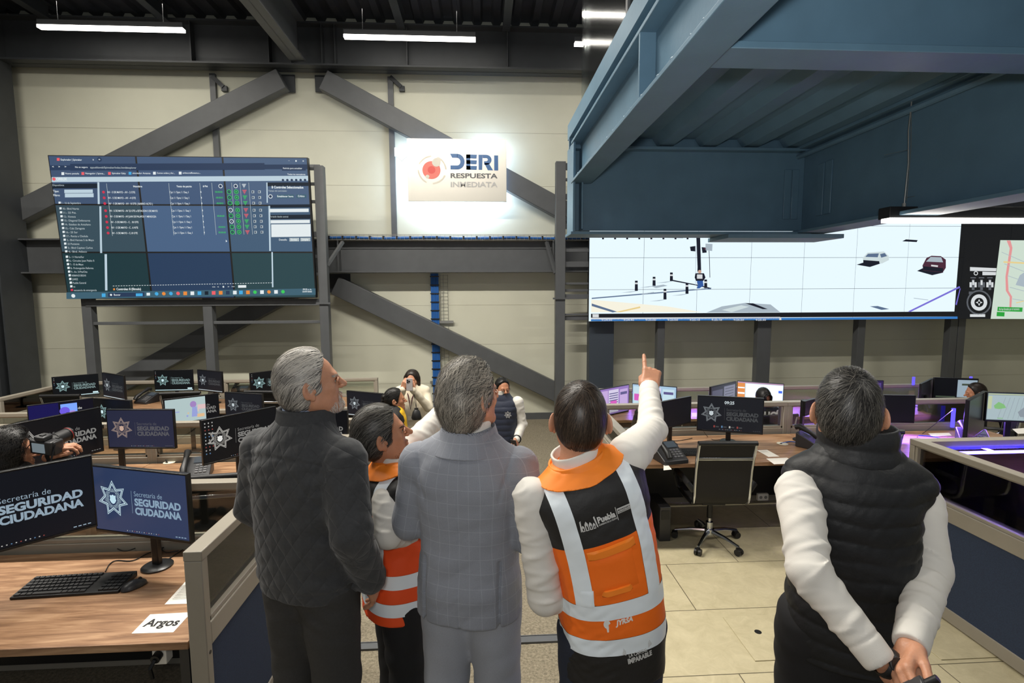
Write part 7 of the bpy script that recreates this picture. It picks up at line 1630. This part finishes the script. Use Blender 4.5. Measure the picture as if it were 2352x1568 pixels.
MB().cyl((-.01,.035,0),(-.01,.075,0),.036,24).cyl((-.01,.075,0),(-.01,.155,0),.040,24).cyl((-.01,.155,0),(-.01,.175,0),.043,24).build('lens', M_BLACK, cm_, 40, 0, world=False)
MB().cyl((-.01,.160,0),(-.01,.164,0),.0437,24).build('red_ring', mat('red lens ring', S(170,30,34), .4), cm_, 40, 0, world=False)
MB().cyl((.05,.035,.035),(.05,.035,.045),.010,14).box(-.055,-.03,-.015,.015,.04,.052).box(-.012,.012,-.02,.005,.07,.076).build('dials', M_KEY, cm_, 40, .002, world=False)
MB().box(-.05,.03,-.0375,-.035,-.035,.025).build('rear_display', emis('camera display',S(120,132,138),.8), cm_, 0, 0, world=False)
MB().tube([(-.07,-.01,.02),(-.11,-.06,-.06),(-.08,-.10,-.16),(0,-.12,-.19),(.08,-.08,-.14),(.075,-.01,.02)],.006,6,flat=.4).build('strap', M_BLACK, cm_, 60, 0, world=False)
# 10 seated officer, 11 far right, 12 typing
def seated(label, hx, hy, Y, rz, mt, hmt, seed, hpitch=-4, hyaw=0, shape=None, arms=None, hands=(), nape=-.10, zf=ZR):
    P = place(label, hx, hy, Y, zf, rz); hc = P.M.T@(np.array(at(hx,hy,Y=Y))-P.o); Rm = Rz(hyaw)@Rx(hpitch); o = V3(0,0,hc[2]-1.5)
    ar = [tuple(np.array(p)+o for p in a) for a in (arms or [(V3(.165,0,1.33),V3(.2,.08,1.06),V3(.14,.30,1.02)),(V3(-.165,0,1.33),V3(-.2,.08,1.06),V3(-.14,.30,1.02))])]
    z = o[2]
    P.body(ar, hc, Rm, M_SKIN2, hh=.005, hips=.62, legs=False, neck=(0,0,hc[2]-.12), hands=[(a[2]+V3(0,.02,0), look((0,1,-.1)), s_, [(20,25,15)]*4,(25,20,15),.95) for a, s_ in zip(ar,(1,-1))] if hands else ())
    f = Field((-.42,-.35,.4),(.42,.5,1.5),.008); f.stack([(.50,0,0,.165,.13),(1.0+z,0,0,.17,.13),(1.25+z,0,0,.178,.13),(1.36+z,0,0,.15,.1),(1.43+z,0,0,.07,.07)],.01)
    for a in ar: f.cone(a[0],a[1],.062,.052,.02).cone(a[1],a[2],.052,.042,.02)
    f.displace(folds(seed,.005,.1)); P.cloth('shirt', f, mt, 1)
    f = Field((-.3,-.2,-.02),(.3,.6,.75),.012); f.ell((0,0,.56),(.165,.14,.1))
    for sx in (-1,1): f.cone((sx*.09,.02,.55),(sx*.11,.42,.52),.085,.07).cone((sx*.11,.42,.52),(sx*.11,.38,.08),.07,.055).ell((sx*.11,.43,.045),(.045,.12,.045))
    P.cloth('trousers', f, M_BLKTR, 1); far_hair(P, hc, Rm, hmt, .010, shape=shape, seed=seed, tone=lambda p, rs: rs.beta(1,6,len(p)), nape=nape, cap_t=.02); P.hc = hc; return P
def bun(f): f.ell((.02,-.135,.02),(.042,.036,.042),.012).ell((.03,-.16,.03),(.026,.022,.03),.01)
P = seated('seated person in a black police shirt with a hair bun before the bright white monitor', 1752, 914, 6.2, -10, M_BLKJ, H_BLACK, 21, shape=bun)
m = MB(); put_text(m,'POLICÍA',0.03,.0,h=.085,w=.36,bold=.05,align='c'); put_text(m,'DE LA CIUDAD',0.03,-.085,h=.06,w=.36,bold=.05,align='c')
zt = P.hc[2]-.225; bvp = BVHTree.FromPolygons([tuple(v) for v in P.last[0]] if False else [tuple(v.co) for v in P.root.children[0].data.vertices],[tuple(p.vertices) for p in P.root.children[0].data.polygons])
m.v = [(x,(bvp.ray_cast((x,-1,zt+y),(0,1,0))[0] or Vector((0,-.13,0))).y-.003,zt+y) for x,y,z in m.v]; m.build('back_print', M_LOGOW, P.root, 0, 0, world=False)
P = seated('seated person in profile half hidden by the map monitor at the right edge', 2240, 902, 6.4, 62, M_BLKJ, H_DARK, 25, hpitch=-8)
eyes(P.root, P.hc, Rx(-8))
P = seated('seated person typing behind the pointing arm, in dark clothes', 1500, 916, 6.2, 4, M_BLKJ, H_BLACK, 29, hands=(1,), arms=[(V3(.165,0,1.33),V3(.2,.08,1.06),V3(.14,.30,1.02)),(V3(-.165,0,1.33),V3(-.22,.08,1.04),V3(-.24,.26,1.02))])
for x, lab in ((3.28,None),): pass
for (px, Y, rz, lab) in ((1500,6.15,2,'mesh chair of the person typing behind the pointing arm'),(2262,6.4,60,'mesh chair of the seated person by the map monitor')):
    q = at(px,920,Y=Y); c = dup(ch, None, (q.x,Y,ZR), R(rz), lab); c.scale = (1,1,.95)
